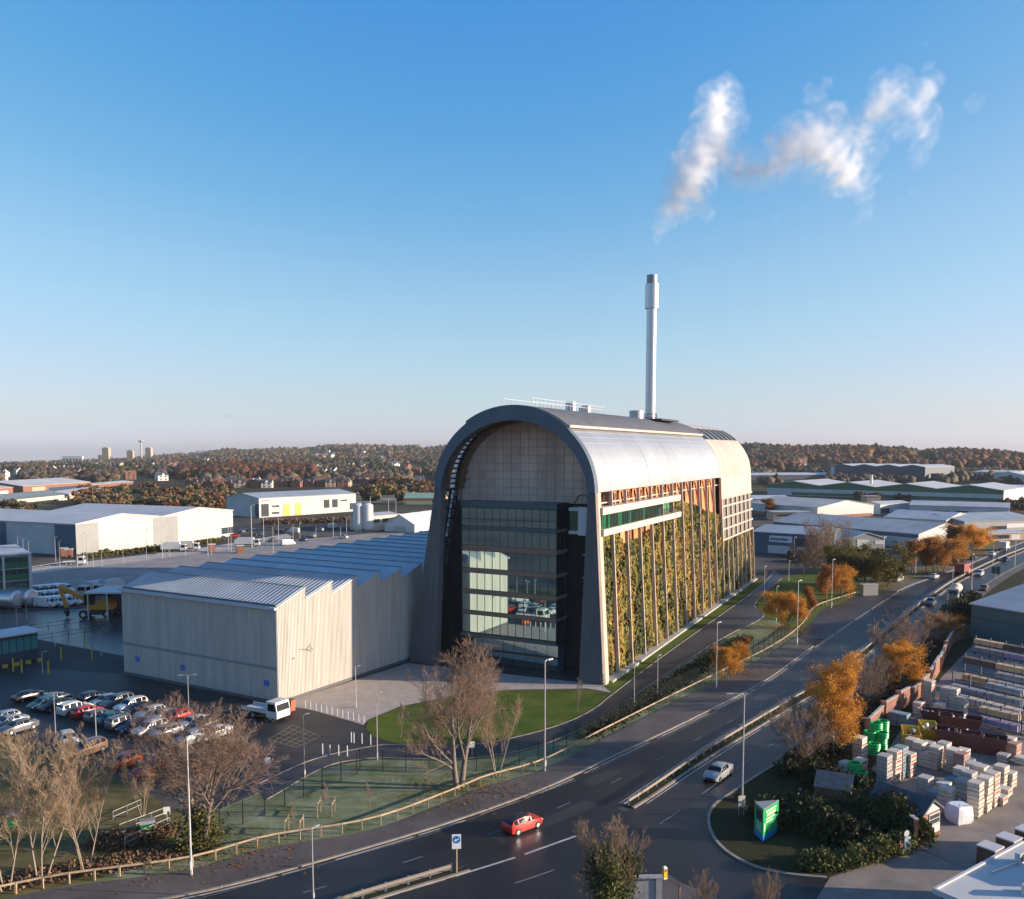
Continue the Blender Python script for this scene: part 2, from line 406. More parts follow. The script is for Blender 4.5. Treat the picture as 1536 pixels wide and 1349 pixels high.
# central reservation: two kerbs with fill between, barrier posts later
for a, b in (((200,1440),(677,1305)), ((935,1208),(1740,768))):
    cl, cr_ = sub(MED_L,a,b), sub(MED_R,a,(b[0]+20,b[1]))
    zip_strip('central_reservation', cl, cr_, .13, M_SCRUB)
    ribbon('kerb', cl, .30, 0, .15, M_KERB); ribbon('kerb', cr_, .30, 0, .15, M_KERB)
# footway beside the left carriageway, with its kerb
FOOT = sub(EDGE_L,(-140,1425),(1225,967))
PATH_O = gcurve([(-140,1385),(0,1352),(100,1332),(286,1306),(400,1274),(560,1246),(680,1202),(730,1181),(815,1156),(900,1112),(1000,1061),(1080,1021),(1150,985),(1195,955)],10)
zip_strip('footway', PATH_O, FOOT, .12, M_PATH)
ribbon('kerb', FOOT, .26, 0, .14, M_KERB)
# side junction mouth on the far left of the road
sheet('side_road', [G(*p) for p in [(1195,962),(1240,958),(1345,890),(1310,880),(1262,905),(1235,915),(1222,930),(1205,948)]], .036, M_ROAD2)
FAR_L = sub(EDGE_L,(1345,888),(1680,775)); ribbon('kerb', FAR_L, .28, 0, .14, M_KERB)
zip_strip('footway', offset(FAR_L,-2.6), offset(FAR_L,-.14), .12, M_PATH)
zip_strip('grass_verge', offset(FAR_L,-9), offset(FAR_L,-2.7), .10, M_ROUGH)
# right footway and the splitter corner with the hedge
KERB_R = gcurve([(1165,1146),(1130,1168),(1098,1190),(1074,1207),(1063,1226),(1068,1252),(1090,1278),(1130,1300),(1180,1312),(1240,1318)],10)
ribbon('kerb', KERB_R, .3, 0, .15, M_KERB)
ISLAND = [p.copy() for p in KERB_R]+[G(*p) for p in [(1268,1308),(1380,1272),(1384,1215),(1300,1150),(1215,1120),(1190,1135)]]
sheet('hedge_bank', ISLAND, .13, M_SCRUB)
FW_R = sub(EDGE_R,(1165,1145),(1820,762)); ribbon('kerb', FW_R, .28, 0, .14, M_KERB)
zip_strip('footway', offset(FW_R,.14), offset(FW_R,2.6), .12, M_PATH)
zip_strip('grass_verge', offset(FW_R,2.6), offset(FW_R,9), .09, M_SCRUB)
# side road in the bottom right corner and builders' yard
sheet('side_road', [G(*p) for p in [(985,1310),(1060,1235),(1063,1226),(1068,1252),(1090,1278),(1130,1300),(1180,1312),(1240,1318),(1260,1312),(1225,1349),(1180,1420),(900,1420)]], .038, M_ROAD)
sheet('yard', [G(*p) for p in [(1245,1317),(1380,1272),(1384,1215),(1300,1150),(1228,1112),(1310,1035),(1400,960),(1450,945),(1700,960),(1800,1450),(1150,1450),(1225,1349)]], .050, M_YARD)
sheet('footway', [G(*p) for p in [(1000,1312),(1020,1325),(1075,1349),(1060,1420),(930,1420),(965,1349)]], .12, M_PATH, thick=.12)

# ------------------------------------------------------------------ the works site
sheet('car_park', [G(*p) for p in [(-300,990),(0,1000),(187,1012),(418,1057),(470,1066),(545,1090),(560,1108),(600,1119),(700,1119),(700,1135),(560,1136),(520,1125),(400,1175),(330,1215),(250,1180),(-100,1085),(-400,1060)]], .020, M_PARK)
sheet('plaza', [G(*p) for p in [(418,1057),(612,995),(905,1028),(920,1040),(880,1033),(760,1035),(690,1042),(600,1060),(552,1080),(545,1088),(470,1066)]], .028, M_PLAZA)
sheet('lawn', [G(*p) for p in [(552,1080),(600,1062),(690,1044),(760,1037),(880,1035),(918,1041),(890,1063),(850,1083),(780,1104),(700,1117),(600,1117),(560,1106),(548,1093)]], .034, M_GRASS)
SR_L = gcurve([(380,1180),(470,1140),(560,1120),(600,1118),(700,1118),(780,1105),(850,1084),(892,1063),(920,1041),(990,988),(1060,938),(1130,888),(1152,868),(1162,855)],8)
SR_R = gcurve([(400,1200),(490,1150),(560,1138),(610,1139),(705,1138),(800,1122),(880,1090),(925,1062),(990,1018),(1060,972),(1098,950),(1145,925),(1133,905),(1172,868)],8)
zip_strip('site_road', SR_L, SR_R, .044, M_ROAD2)
ribbon('kerb', SR_L, .16, 0, .10, M_KERB); ribbon('kerb', SR_R, .16, 0, .10, M_KERB)
sheet('lawn', [G(*p) for p in [(905,1030),(1137,869),(1150,868),(1130,886),(1060,936),(990,986),(918,1040)]], .030, M_GRASS)
sheet('lawn', [G(*p) for p in [(1133,905),(1172,868),(1240,850),(1340,878),(1310,888),(1262,905),(1232,915),(1215,935),(1200,950),(1160,930),(1147,925)]], .026, M_GRASS)
VERGE_IN = gcurve([(-160,1180),(0,1150),(150,1160),(260,1215),(330,1212),(420,1175),(490,1152),(560,1140),(610,1141),(705,1140),(800,1124),(880,1092),(925,1064),(990,1020),(1060,974),(1098,952),(1150,930),(1195,945)],8)
VO = [p.copy() for p in PATH_O]
zip_strip('verge', VERGE_IN, VO, .016, M_FROST)
sheet('rough_grass', [G(*p) for p in [(-200,1100),(0,1098),(120,1140),(230,1195),(275,1225),(260,1262),(150,1318),(0,1350),(-200,1390)]], .022, M_ROUGH)
sheet('lorry_park', [G(*p) for p in [(-80,905),(50,862),(110,850),(330,822),(420,812),(560,800),(640,800),(400,860),(200,880),(60,900)]], .018, M_GRAVEL)
sheet('wet_apron', [G(*p) for p in [(-200,940),(50,918),(190,910),(190,985),(60,960),(-200,985)]], .022, M_WET)
sheet('estate_road', [G(*p) for p in [(45,862),(200,843),(330,826),(440,806),(430,801),(330,818),(195,835),(45,852)]], .026, mat('pale_concrete',(.36,.32,.28),.85,nscale=.2,namt=.15,coord='World'))
sheet('field', [G(*p) for p in [(250,742),(560,738),(640,742),(620,757),(560,755),(400,752),(250,762)]], .03, mat('dry_field',(.19,.145,.09),.95,nscale=.05,namt=.2,coord='World'))
sheet('playing_field', [G(*p) for p in [(125,723),(190,716),(202,722),(140,729)]], .05, mat('pitch_green',(.10,.15,.06),.95))

# ------------------------------------------------------------------ the arched recycling works
TH = R(25.7); FA = G(905,1028)
fac = thing('recycling_works', 'huge barrel-roofed works with planted green side wall and glazed arched front', 'industrial building', (FA.x,FA.y,0), -TH)
LEN = 122.0; SPR = 29.0; UC = -15.4; AO = 13.85; BO = 12.9      # springing height, arch centre, outer half axes
M_ARCH = mat('arch_cladding', (.075,.105,.135), .55, .2, nscale=.4, namt=.15)
M_BOARD = mat('grey_board', (.115,.12,.13), .8, nscale=.6, namt=.2, stretch=(6,6,.3))
M_SILVER = mat('silver_roof', (.46,.46,.47), .43, .8, nscale=.15, namt=.08, rnd=.07)
M_CAP = mat('roof_membrane', (.085,.088,.10), .75, nscale=.3, namt=.2)
M_POLY = mat('polycarbonate', (.47,.345,.285), .5, 0, nscale=.12, namt=.3, rnd=.07, stretch=(1.6,1,.5))
M_CREAM = mat('cream_panel', (.40,.355,.305), .7, nscale=.3, namt=.1, rnd=.06)
M_FIN = mat('larch_fin', (.50,.395,.31), .8, nscale=1.0, namt=.2, rnd=.1, stretch=(3,3,.3))
M_ORNG = mat('orange_timber', (.56,.20,.075), .8, nscale=.6, namt=.3, rnd=.15)
M_BRACE = mat('dark_timber', (.09,.045,.028), .8)
M_VOID = mat('shadowed_lining', (.02,.021,.023), .9)  # near-black colour carries the darkness inside the open front recess
M_TEAL = mat('teal_spandrel', (.035,.075,.095), .35, .3)
M_TAN = mat('tan_spandrel', (.17,.115,.085), .6)
M_FRAME = mat('window_frame_dark', (.03,.04,.045), .4, .4)
GL_FRONT = glassmat('front_glazing', (.22,.50,.54), refl=.52, alpha=.6, gtint=(.70,.94,.95,1))
GL_GREEN2 = mat('green_blind_glass',(.02,.13,.055),.15,spec=.6)
GL_GREEN = glassmat('green_glazing', (.55,.95,.70), refl=.06, alpha=.9)
GL_FROST = bpy.data.materials.new('frosted_pane'); GL_FROST.use_nodes = True
_n = GL_FROST.node_tree.nodes; _l = GL_FROST.node_tree.links; _n.clear(); _o = _n.new('ShaderNodeOutputMaterial'); _t = _n.new('ShaderNodeBsdfTranslucent'); _t.inputs[0].default_value = (.95,.95,.93,1)
_p = _n.new('ShaderNodeBsdfTransparent'); _m = _n.new('ShaderNodeMixShader'); _m.inputs[0].default_value = .55; _l.new(_t.outputs[0],_m.inputs[1]); _l.new(_p.outputs[0],_m.inputs[2]); _l.new(_m.outputs[0],_o.inputs[0])
def arc(a, off=0.0, z0=SPR):     # point of the arch profile at angle a (0 = right springing)
    return (UC+(AO+off)*math.cos(a), z0+(BO+off)*math.sin(a))
def arc_strip(mb, a0, a1, v0, v1, off=0., th=.15, n=12):
    rings = []
    for i in range(n+1):
        a = a0+(a1-a0)*i/n; p = arc(a, off); q = arc(a, off-th)
        rings.append([(p[0],v0,p[1]),(p[0],v1,p[1]),(q[0],v1,q[1]),(q[0],v0,q[1])])
    mb.loft(rings)
# front arch ring and its boarded legs
b = MB(); rings = []
for i in range(41):
    a = math.pi*i/40; w = 1.2+.75*math.sin(a); ex = .28*sstep(R(48),R(49.5),a)*(1-sstep(R(124),R(125),a))
    p = arc(a, ex); q = (UC+(AO-w)*math.cos(a), SPR+(BO-w)*math.sin(a))
    rings.append([(p[0],-.15,p[1]),(p[0],1.3,p[1]),(q[0],1.3,q[1]),(q[0],-.15,q[1])])
b.loft(rings); b.build('front_arch', M_ARCH, fac, smooth=True)
def boarded_leg(x0, x1, X0, X1):
    """tapered leg: x0..x1 at the ground, X0..X1 at the springing"""
    m = MB(); n = 13
    m.add([(x0,.06,0),(x1,.06,0),(X1,.06,SPR),(X0,.06,SPR),(x0,1.7,0),(x1,1.7,0),(X1,1.3,SPR),(X0,1.3,SPR)],
          [(0,1,2,3),(4,7,6,5),(0,4,5,1),(1,5,6,2),(2,6,7,3),(3,7,4,0)])
    leg = m.build('leg', M_BOARD, fac)
    for i in range(n):
        f0, f1 = i/n+.006, (i+1)/n-.012; d = -.05 if i % 2 else -.02
        q = MB(); L = lambda f, t: (x0+(x1-x0)*f)*(1-t)+(X0+(X1-X0)*f)*t
        q.add([(L(f0,0),d,.3),(L(f1,0),d,.3),(L(f1,1),d,SPR-.05),(L(f0,1),d,SPR-.05),(L(f0,0),.05,.3),(L(f1,0),.05,.3),(L(f1,1),.05,SPR-.05),(L(f0,1),.05,SPR-.05)],
              [(0,1,2,3),(0,4,5,1),(1,5,6,2),(2,6,7,3),(3,7,4,0)])
        q.build('board', M_BOARD, leg)
boarded_leg(0, -3.98, -1.53, -2.75); boarded_leg(-29.4, -34.4, -27.9, -29.25)
# cream edge of the right leg
b = MB(); b.add([(.02,-.1,0),(.35,.2,0),(.35,1.7,0),(.02,1.7,0),(-1.5,-.1,SPR),(-1.2,.2,SPR),(-1.2,1.4,SPR),(-1.5,1.4,SPR)],[(0,1,5,4),(1,2,6,5),(2,3,7,6),(3,0,4,7),(4,5,6,7)])
b.build('leg_edge', M_FIN, fac)
# barrel roof: silver sheets per bay (right and left), dark cap on the ridge, cream sheets at the far end
NB = 12; BAY = 7.0
for k in range(NB):
    v0, v1 = (1.3 if k == 0 else k*BAY+.03), (k+1)*BAY-.03
    b = MB(); arc_strip(b, R(0), R(49.2), v0, v1, off=0. if k not in (2,3) else -.02); b.build('roof_sheet', M_SILVER, fac, smooth=True)
    b = MB(); arc_strip(b, R(124.5), R(180), max(v0,6.5), v1); b.build('roof_sheet', M_SILVER, fac, smooth=True)
b = MB()
for i in range(9):      # horizontal lap seams on the silver sheets
    a = R(5+5*i); p = arc(a, .03); b.bar((p[0],1.4,p[1]),(p[0],84,p[1]),.03,.05)
b.build('lap_seam', M_SILVER, fac)
b = MB(); arc_strip(b, R(48.5), R(125), .2, 84, off=.45, th=.45, n=20); b.build('ridge_cap', M_CAP, fac, smooth=True)
b = MB(); p = arc(R(48.6), .42); b.bar((p[0]+.05,.2,p[1]-.05),(p[0]+.05,84,p[1]-.05),.35,.4); b.build('gutter', M_CREAM, fac)
v = 84.0; k = 0
while v < LEN-.5:
    v1 = min(v+5.4, LEN)
    b = MB(); arc_strip(b, R(0), R(44), v+.09, v1-.09, n=12); b.build('cream_sheet', M_CREAM, fac, smooth=True)
    b = MB(); arc_strip(b, R(44), R(66), v+.35, v1-.35, off=-.05, n=8); b.build('skylight', mat('skylight_dark',(.012,.013,.016),.35,spec=.15), fac, smooth=True)
    b = MB()
    arc_strip(b, R(44), R(66), v1-.34, v1+.34 if v1 < LEN else v1, off=.08, n=8); b.build('skylight_rib', M_CREAM, fac, smooth=True)
    b = MB(); arc_strip(b, R(66), R(180), v+.02, v1-.02, n=20); b.build('cream_sheet', M_CREAM, fac, smooth=True)
    b = MB(); arc_strip(b, R(0), R(44), v-.07, v+.07, off=.03, n=12); b.build('sheet_seam', mat('seam_brown',(.20,.16,.13),.7), fac)
    for q_ in (1.8,3.6):
        b = MB(); arc_strip(b, R(0), R(44), v+q_-.03, v+q_+.03, off=.015, n=12); b.build('sheet_seam', MATS['seam_brown'], fac)
    # wall panels under the springing, then the trellis bay
    xo = lambda z: -1.53*z/SPR
    b = MB(); b.add([(xo(29)+.0,v+.04,29),(xo(29),v1-.04,29),(xo(24),v1-.04,24),(xo(24),v+.04,24),(xo(29)-.2,v+.04,29),(xo(29)-.2,v1-.04,29),(xo(24)-.2,v1-.04,24),(xo(24)-.2,v+.04,24)],[(0,1,2,3),(7,6,5,4),(0,4,5,1),(1,5,6,2),(2,6,7,3),(3,7,4,0)])
    b.build('cream_panel', M_CREAM, fac)
    tre = MB()
    for z in (24,22.1,19.4,16.7,14.2): tre.bar((xo(z)+.1,v,z),(xo(z)+.1,v1,z),.25,.42)
    for q in (v+.2,): tre.bar((xo(24)+.12,q,24),(xo(14)+.12,q,14),.6,.3)
    t_ = tre.build('trellis', M_CREAM, fac)
    b = MB()
    for z0, z1 in ((14.4,16.5),(16.9,19.2),(19.6,21.9),(22.3,23.8)):
        b.add([(xo(z0)-.12,v+.6,z0),(xo(z0)-.12,v1-.3,z0),(xo(z1)-.12,v1-.3,z1),(xo(z1)-.12,v+.6,z1)],[(0,1,2,3)])
    b.build('mesh_panel', mat('mesh_panel',(.17,.14,.12),.85,nscale=3,namt=.3), t_)
    v = v1; k += 1
b = MB(); b.add([(-.0,LEN,0),(-34.4,LEN,0)]+[(arc(math.pi-math.pi*i/24,-.1)[0],LEN-.05,arc(math.pi-math.pi*i/24,-.1)[1]) for i in range(25)],[tuple(range(27))]); b.build('rear_wall', M_CREAM, fac)
# left flank: sloped wall
b = MB(); b.add([(-34.4,6.5,0),(-34.4,LEN,0),(-29.25,LEN,SPR),(-29.25,6.5,SPR),(-34,6.5,0),(-34,LEN,0),(-28.9,LEN,SPR),(-28.9,6.5,SPR)],[(0,3,2,1),(4,5,6,7),(0,4,7,3)]); b.build('flank_wall', M_BOARD, fac)
# inner lining behind the green wall
b = MB(); b.add([(-1.6,1.7,0),(-1.6,LEN,0),(-3.0,LEN,SPR),(-3.0,1.7,SPR)],[(0,1,2,3)]); b.build('inner_wall', mat('inner_wall_boards',(.085,.055,.035),.9,nscale=.5,namt=.3), fac)
# fins of the green wall
NF = 19
finx = lambda z, o=0: -1.53*z/SPR+o
FINV = [7.0*i for i in range(1,13)]+[84.2+5.4*i for i in range(1,8)]
for i, v in enumerate(FINV):
    zt = 28.9 if v < 84.5 else 14.2
    b = MB(); b.add([(finx(0,.25),v-.13,0),(finx(0,.25),v+.13,0),(finx(zt,.2),v+.13,zt),(finx(zt,.2),v-.13,zt),(finx(0,-.35),v-.13,0),(finx(0,-.35),v+.13,0),(finx(zt,-.35),v+.13,zt),(finx(zt,-.35),v-.13,zt)],
                   [(0,1,2,3),(4,7,6,5),(0,4,5,1),(1,5,6,2),(2,6,7,3),(3,7,4,0)])
    b.build('fin', M_FIN, fac)
# planting top line along the wall
def ztop(v):
    if v < 44: return interp([(0,23.0),(8,22.6),(14,19.5),(24,19.8),(36,21.6),(44,22.3)], v)
    if v < 84: return interp([(44,25.2),(55,24.0),(62,23.2),(70,21.5),(84,19.8)], v)
    return 14.0
for i in range(NB):
    v0, v1 = i*BAY, (i+1)*BAY
    b = MB(); z0 = min(ztop(v0+.5),ztop(v1-.5))-1.2
    vm = v0+BAY*.52
    b.add([(finx(z0,-1.25),v0+.25,z0),(finx(z0,-1.25),vm,z0),(finx(29,-1.15),vm,28.9),(finx(29,-1.15),v0+.25,28.9)],[(0,1,2,3)]); b.build('timber_panel', M_ORNG, fac)
    b = MB(); b.add([(finx(z0,-1.5),vm,z0),(finx(z0,-1.5),v1-.2,z0),(finx(29,-1.4),v1-.2,28.9),(finx(29,-1.4),vm,28.9)],[(0,1,2,3)]); b.build('timber_panel', M_ORNG, fac)
    b = MB(); xz = lambda z: finx(z,-1.0)
    b.bar((xz(28.6),vm+.3,28.6),(xz(z0+1),vm+.3,z0+1),.3,.35,up=(0,1,0))
    b.bar((xz(28.6),v0+1.0,28.6),(xz(z0+2.5),vm+.2,z0+2.5),.18,.25,up=(0,1,0)); b.bar((xz(28.4),v1-.6,28.4),(xz(24.4),vm+.6,24.4),.18,.25,up=(0,1,0))
    b.build('brace', M_BRACE, fac)
    b = MB(); b.box(-2.4,finx(27.2,-.55),v0+.25,v1-.25,27.15,27.35); b.build('walkway', M_CREAM, fac)
# planting panels
rng = np.random.default_rng(3)
b = MB(); 
for i in range(60):
    v0, v1 = 1.8+(LEN-2)*i/60, 1.8+(LEN-2)*(i+1)/60; z0, z1 = ztop(v0)-.1, ztop(min(v1,LEN-.1))-.1
    if i and abs(ztop(v0)-ztop(v1)) > 2: z1 = z0
    b.add([(-.85,v0,.2),(-.85,v1,.2),(finx(z1,-.85),v1,z1),(finx(z0,-.85),v0,z0)],[(0,1,2,3)])
b.build('planting_panel', mat('planting_substrate',(.03,.026,.012),.95), fac)
def cards(P, N, size, var, jit=.6, aspect=1.0, rng=rng):
    """quads at points P facing roughly N"""
    n = len(P); N = N+rng.normal(0,jit,(n,3)); N /= np.linalg.norm(N,axis=1)[:,None]
    t = rng.normal(size=(n,3)); A = np.cross(N,t); A /= np.linalg.norm(A,axis=1)[:,None]; B = np.cross(N,A)
    s = (np.asarray(size)*np.ones(n))[:,None]*.5
    V = np.stack([P-A*s-B*s*aspect, P+A*s*.9-B*s*aspect*.6, P+A*s+B*s*aspect, P-A*s*.6+B*s*aspect*.9],1).reshape(-1,3)
    return V, np.repeat(np.asarray(var),1)
def card_mesh(name, V, var, m):
    n = len(V)//4; me = bpy.data.meshes.new(name)
    me.vertices.add(n*4); me.vertices.foreach_set('co', np.ascontiguousarray(V,dtype=np.float32).ravel())
    me.loops.add(n*4); me.loops.foreach_set('vertex_index', np.arange(n*4,dtype=np.int32))
    me.polygons.add(n); me.polygons.foreach_set('loop_start', np.arange(0,n*4,4,dtype=np.int32)); me.polygons.foreach_set('loop_total', np.full(n,4,dtype=np.int32))
    me.update(); a = me.attributes.new('var','FLOAT','FACE'); a.data.foreach_set('value', np.ascontiguousarray(var,dtype=np.float32))
    me.materials.append(m); return me
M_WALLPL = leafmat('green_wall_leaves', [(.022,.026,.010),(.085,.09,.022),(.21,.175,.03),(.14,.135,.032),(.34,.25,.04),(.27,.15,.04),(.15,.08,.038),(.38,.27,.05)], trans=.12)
n = 85000; pv = rng.uniform(1.9,LEN-.2,n); zt = np.array([ztop(x) for x in pv]); zz = .2+rng.uniform(0,1,n)*(zt-.1)
zz = np.where(rng.uniform(size=n) < .06, zt+rng.uniform(-.3,.5,n), zz)
def patch(a, b, s, seed):      # smooth 2D patchiness for plant species
    r = np.random.default_rng(seed); o = np.zeros_like(a)
    for k in range(10):
        w = r.normal(0,1/s,2); o += np.sin(a*w[0]+b*w[1]*.5+r.uniform(0,6.3))
    return o/3.2
var = np.clip(.52+.24*patch(pv,zz,.9,1)+.26*patch(pv,zz,3.0,2)+rng.normal(0,.10,n),0,1)
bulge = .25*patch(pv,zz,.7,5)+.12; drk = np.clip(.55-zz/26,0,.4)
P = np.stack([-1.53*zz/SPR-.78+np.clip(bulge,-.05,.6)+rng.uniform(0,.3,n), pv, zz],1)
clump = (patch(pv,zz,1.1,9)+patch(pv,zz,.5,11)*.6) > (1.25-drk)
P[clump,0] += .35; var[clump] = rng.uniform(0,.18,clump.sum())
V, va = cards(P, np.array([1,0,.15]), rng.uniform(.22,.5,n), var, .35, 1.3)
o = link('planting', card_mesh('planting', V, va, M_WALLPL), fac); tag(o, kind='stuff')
b = MB(); b.box(-1.2,.9,1.7,LEN,0,.35); b.build('plinth', M_CONC, fac)
# glazed walkway box on the side wall
b = MB(); b.box(finx(26.2,-.9),finx(26.2,.75),.9,45.4,25.65,26.75); b.build('walkway_beam', mat('pale_beam',(.46,.41,.35),.7), fac)
b = MB(); b.box(finx(23,-.9),finx(23,.75),.9,45.4,22.45,23.45); b.build('walkway_beam', MATS['pale_beam'], fac)
b = MB(); b.box(finx(24.5,-1.2),finx(24.5,-1.1),1,45.2,23.45,25.65); b.build('walkway_back', mat('green_lining',(.045,.15,.075),.8,nscale=.6,namt=.7), fac)
nv = 34
for i in range(nv):
    v0, v1 = 1.0+32*i/nv, 1.0+32*(i+1)/nv
    b = MB(); b.box(finx(24.5,.40),finx(24.5,.44),v0+.05,v1-.05,23.47,25.63); b.build('window_pane', GL_GREEN if i not in (0,1,3,8,9,14,22) else GL_GREEN2, fac)
b = MB()
for i in range(nv+1): b.box(finx(24.5,.36),finx(24.5,.50),1.0+32*i/nv-.04,1.0+32*i/nv+.04,23.46,25.64)
for i in range(13): b.box(finx(24.5,.36),finx(24.5,.44),33+i-.03,33+i+.03,23.46,24.5)
b.box(finx(24.5,.34),finx(24.5,.48),33,45.2,24.5,24.56)
b.build('mullion', M_FRAME, fac)
b = MB(); b.box(-4.6,finx(24,.3),.85,.95,22.45,26.75); b.build('walkway_end', mat('pale_beam2',(.40,.42,.44),.7), fac)

# front recess: end wall, soffit panes on the left, lining
REC = 6.5
b = MB(); xs = 15
def arch_top(x, w=1.9):
    t = (x-UC)/(AO-w); return SPR+(BO-w)*math.sqrt(max(0,1-t*t))
cols = np.linspace(UC-(AO-1.45), UC+(AO-1.45), 17); rows = [26.9,28.0,29.3,30.6,31.9,33.2,34.5,35.8,37.1,38.4,40.6]
for i in range(16):
    for j in range(len(rows)-1):
        xa, xb = cols[i]+.025, cols[i+1]-.025; za, zb = rows[j]+.025, rows[j+1]-.025
        ta, tb = arch_top(xa,1.45), arch_top(xb,1.45)
        if max(ta,tb) < za+.1: continue
        b = MB(); a1, b1 = max(za,min(zb,ta)), max(za,min(zb,tb))
        b.add([(xa,REC,za),(xb,REC,za),(xb,REC,b1),(xa,REC,a1),(xa,REC+.1,za),(xb,REC+.1,za),(xb,REC+.1,b1),(xa,REC+.1,a1)],[(0,1,2,3),(0,4,5,1),(1,5,6,2),(2,6,7,3),(3,7,4,0)])
        b.build('end_wall_panel', M_POLY, fac)
b = MB(); b.add([(UC-(AO-.2),REC+.2,0),(UC+(AO-.2),REC+.2,0)]+[(UC+(AO-.2)*math.cos(math.pi*i/24),REC+.2,SPR+(BO-.2)*math.sin(math.pi*i/24)) for i in range(25)],[tuple(range(27))]); b.build('recess_wall', mat('recess_wall_warm',(.22,.17,.145),.8), fac)
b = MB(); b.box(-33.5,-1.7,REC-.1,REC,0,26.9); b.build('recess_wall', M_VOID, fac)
# soffit: timber ribs along the arch and panes between them
b = MB()
for v in (1.45,6.25): 
    rings = []
    for i in range(31):
        a = R(0)+R(180)*i/30; w = 1.15; p = (UC+(AO-w+.0)*math.cos(a), SPR+(BO-w)*math.sin(a)); q = (UC+(AO-w-.75)*math.cos(a), SPR+(BO-w-.75)*math.sin(a))
        rings.append([(p[0],v,p[1]),(p[0],v+.25,p[1]),(q[0],v+.25,q[1]),(q[0],v,q[1])])
    b.loft(rings)
b.build('timber_rib', mat('rib_timber',(.16,.085,.05),.8,nscale=.8,namt=.3), fac)
npn = 17
for i in range(npn):
    a0, a1 = R(112)+R(68)*i/npn+R(.5), R(112)+R(68)*(i+1)/npn-R(.5)
    b = MB(); rr = []
    for a in (a0,(a0+a1)/2,a1):
        p = (UC+(AO-.6)*math.cos(a), SPR+(BO-.6)*math.sin(a)); rr.append([(p[0],2.3,p[1]),(p[0],5.6,p[1])])
    b.loft(rr, caps=False, closed=False); b.build('soffit_pane', GL_FROST, fac)
b = MB()
for i in range(npn+1):
    a = R(112)+R(68)*i/npn; p = (UC+(AO-.75)*math.cos(a), SPR+(BO-.75)*math.sin(a)); b.bar((p[0],1.5,p[1]),(p[0],6.4,p[1]),.22,.3)
b.build('soffit_rail', M_BRACE, fac)
b = MB(); arc_strip(b, R(0), R(112), 1.3, REC+.3, off=-.3, th=.3, n=24); b.build('soffit', M_BRACE, fac, smooth=True)
b = MB(); arc_strip(b, R(112), R(180), 5.7, REC, off=-.3, th=.3, n=16); arc_strip(b, R(112), R(180), 1.3, 2.2, off=-.3, th=.3, n=16); b.build('soffit', M_BRACE, fac, smooth=True)
# left truss below the springing
b = MB()
lx = lambda z: -33.4+(33.4-28.6)*z/SPR
for v in (1.6,3.6,5.8):
    b.bar((lx(0)+.3,v,0),(lx(SPR)+.3,v,SPR),.35,.35)
z = 28.8; k = 0
while z > 1:
    for v in (1.6,3.6): b.bar((lx(z)+.3,v,z),(lx(z)+.3,v+2.1,z),.2,.25); b.bar((lx(z)+.3,v,z),(lx(z-1.6)+.3,v+2.1,z-1.6),.12,.14)
    z -= 1.6
b.build('truss', M_DARK, fac)
for j in range(8):
    z0, z1 = 28.6-1.6*j-1.4, 28.6-1.6*j
    if j > 4: continue
    b = MB(); b.add([(lx(z0)-.2,3.9,z0),(lx(z0)-.2,5.6,z0),(lx(z1)-.2,5.6,z1),(lx(z1)-.2,3.9,z1)],[(0,1,2,3)]); b.build('side_pane', GL_FROST, fac)
b = MB(); b.box(-33.2,-30,5.9,6.4,0,12); b.build('recess_dark_lining', M_VOID, fac)  # black block added to darken the recess below the side panes
# glazed office block in the arch
X0, X1, VF = -25.9, -8.6, 2.0
blk = [(23.1,26.1),(19.9,22.5),(16.1,19.05),(12.6,15.4),(9.05,11.9),(5.4,8.45)]
b = MB(); b.box(X0-.15,X1+.15,VF-.15,REC-.2,26.15,27.1); off = b.build('office_block', M_TEAL, fac)
b = MB(); b.box(X0-.1,X1+.1,VF+.2,REC-.2,26.2,26.9); b.build('office_roof', M_CAP, off)
b = MB(); b.box(X0-.2,X1+.2,VF-.25,REC-.2,4.75,5.35); b.build('office_soffit', M_TEAL, off)
NC = 12
sp = [22.5,19.05,15.4,11.9,8.45]; spt = [23.1,19.9,16.1,12.6,9.05]
for i,(z0,z1) in enumerate(zip(sp,spt)):
    b = MB(); b.box(X0,X1,VF-.03,VF+.3,z0,z1); b.build('spandrel', M_TEAL if i == 0 else M_TAN, off)
    b = MB(); b.box(X0+.1,X1-.1,VF+.3,REC-.25,z0+.1,z1-.15); b.build('floor_slab', M_CONC, off)
rr = random.Random(5); M_BLIND = mat('office_blind', (.55,.57,.52), .9); M_DESK = mat('office_interior', (.16,.20,.20), .9, nscale=.8, namt=.7)
for j,(z0,z1) in enumerate(blk):
    for i in range(NC):
        xa, xb = X0+(X1-X0)*i/NC+.04, X0+(X1-X0)*(i+1)/NC-.04
        b = MB(); b.box(xa,xb,VF,VF+.05,z0,z1); p = b.build('window_pane', GL_FRONT, off)
        if rr.random() < .22:
            b = MB(); b.box(xa+.05,xb-.05,VF+.25,VF+.3,z0+(z1-z0)*rr.choice([0,.0,.35,.5]),z1-.05); b.build('blind', M_BLIND, off)
    b = MB(); b.box(X0+.2,X1-.2,REC-.9,REC-.6,z0,z1); b.build('office_back_wall', M_DESK, off)
for x in (X0,X1):
    s = 1 if x == X1 else -1
    for j,(z0,z1) in enumerate(blk):
        for v in (VF+.2,VF+1.7): 
            b = MB(); b.box(min(x,x+.05*s),max(x,x+.05*s),v,v+1.4,z0,z1); b.build('window_pane', GL_FRONT, off)
b = MB()
for i in range(NC+1):
    x = X0+(X1-X0)*i/NC
    for z0,z1 in blk: b.box(x-.035,x+.035,VF-.05,VF+.12,z0,z1)
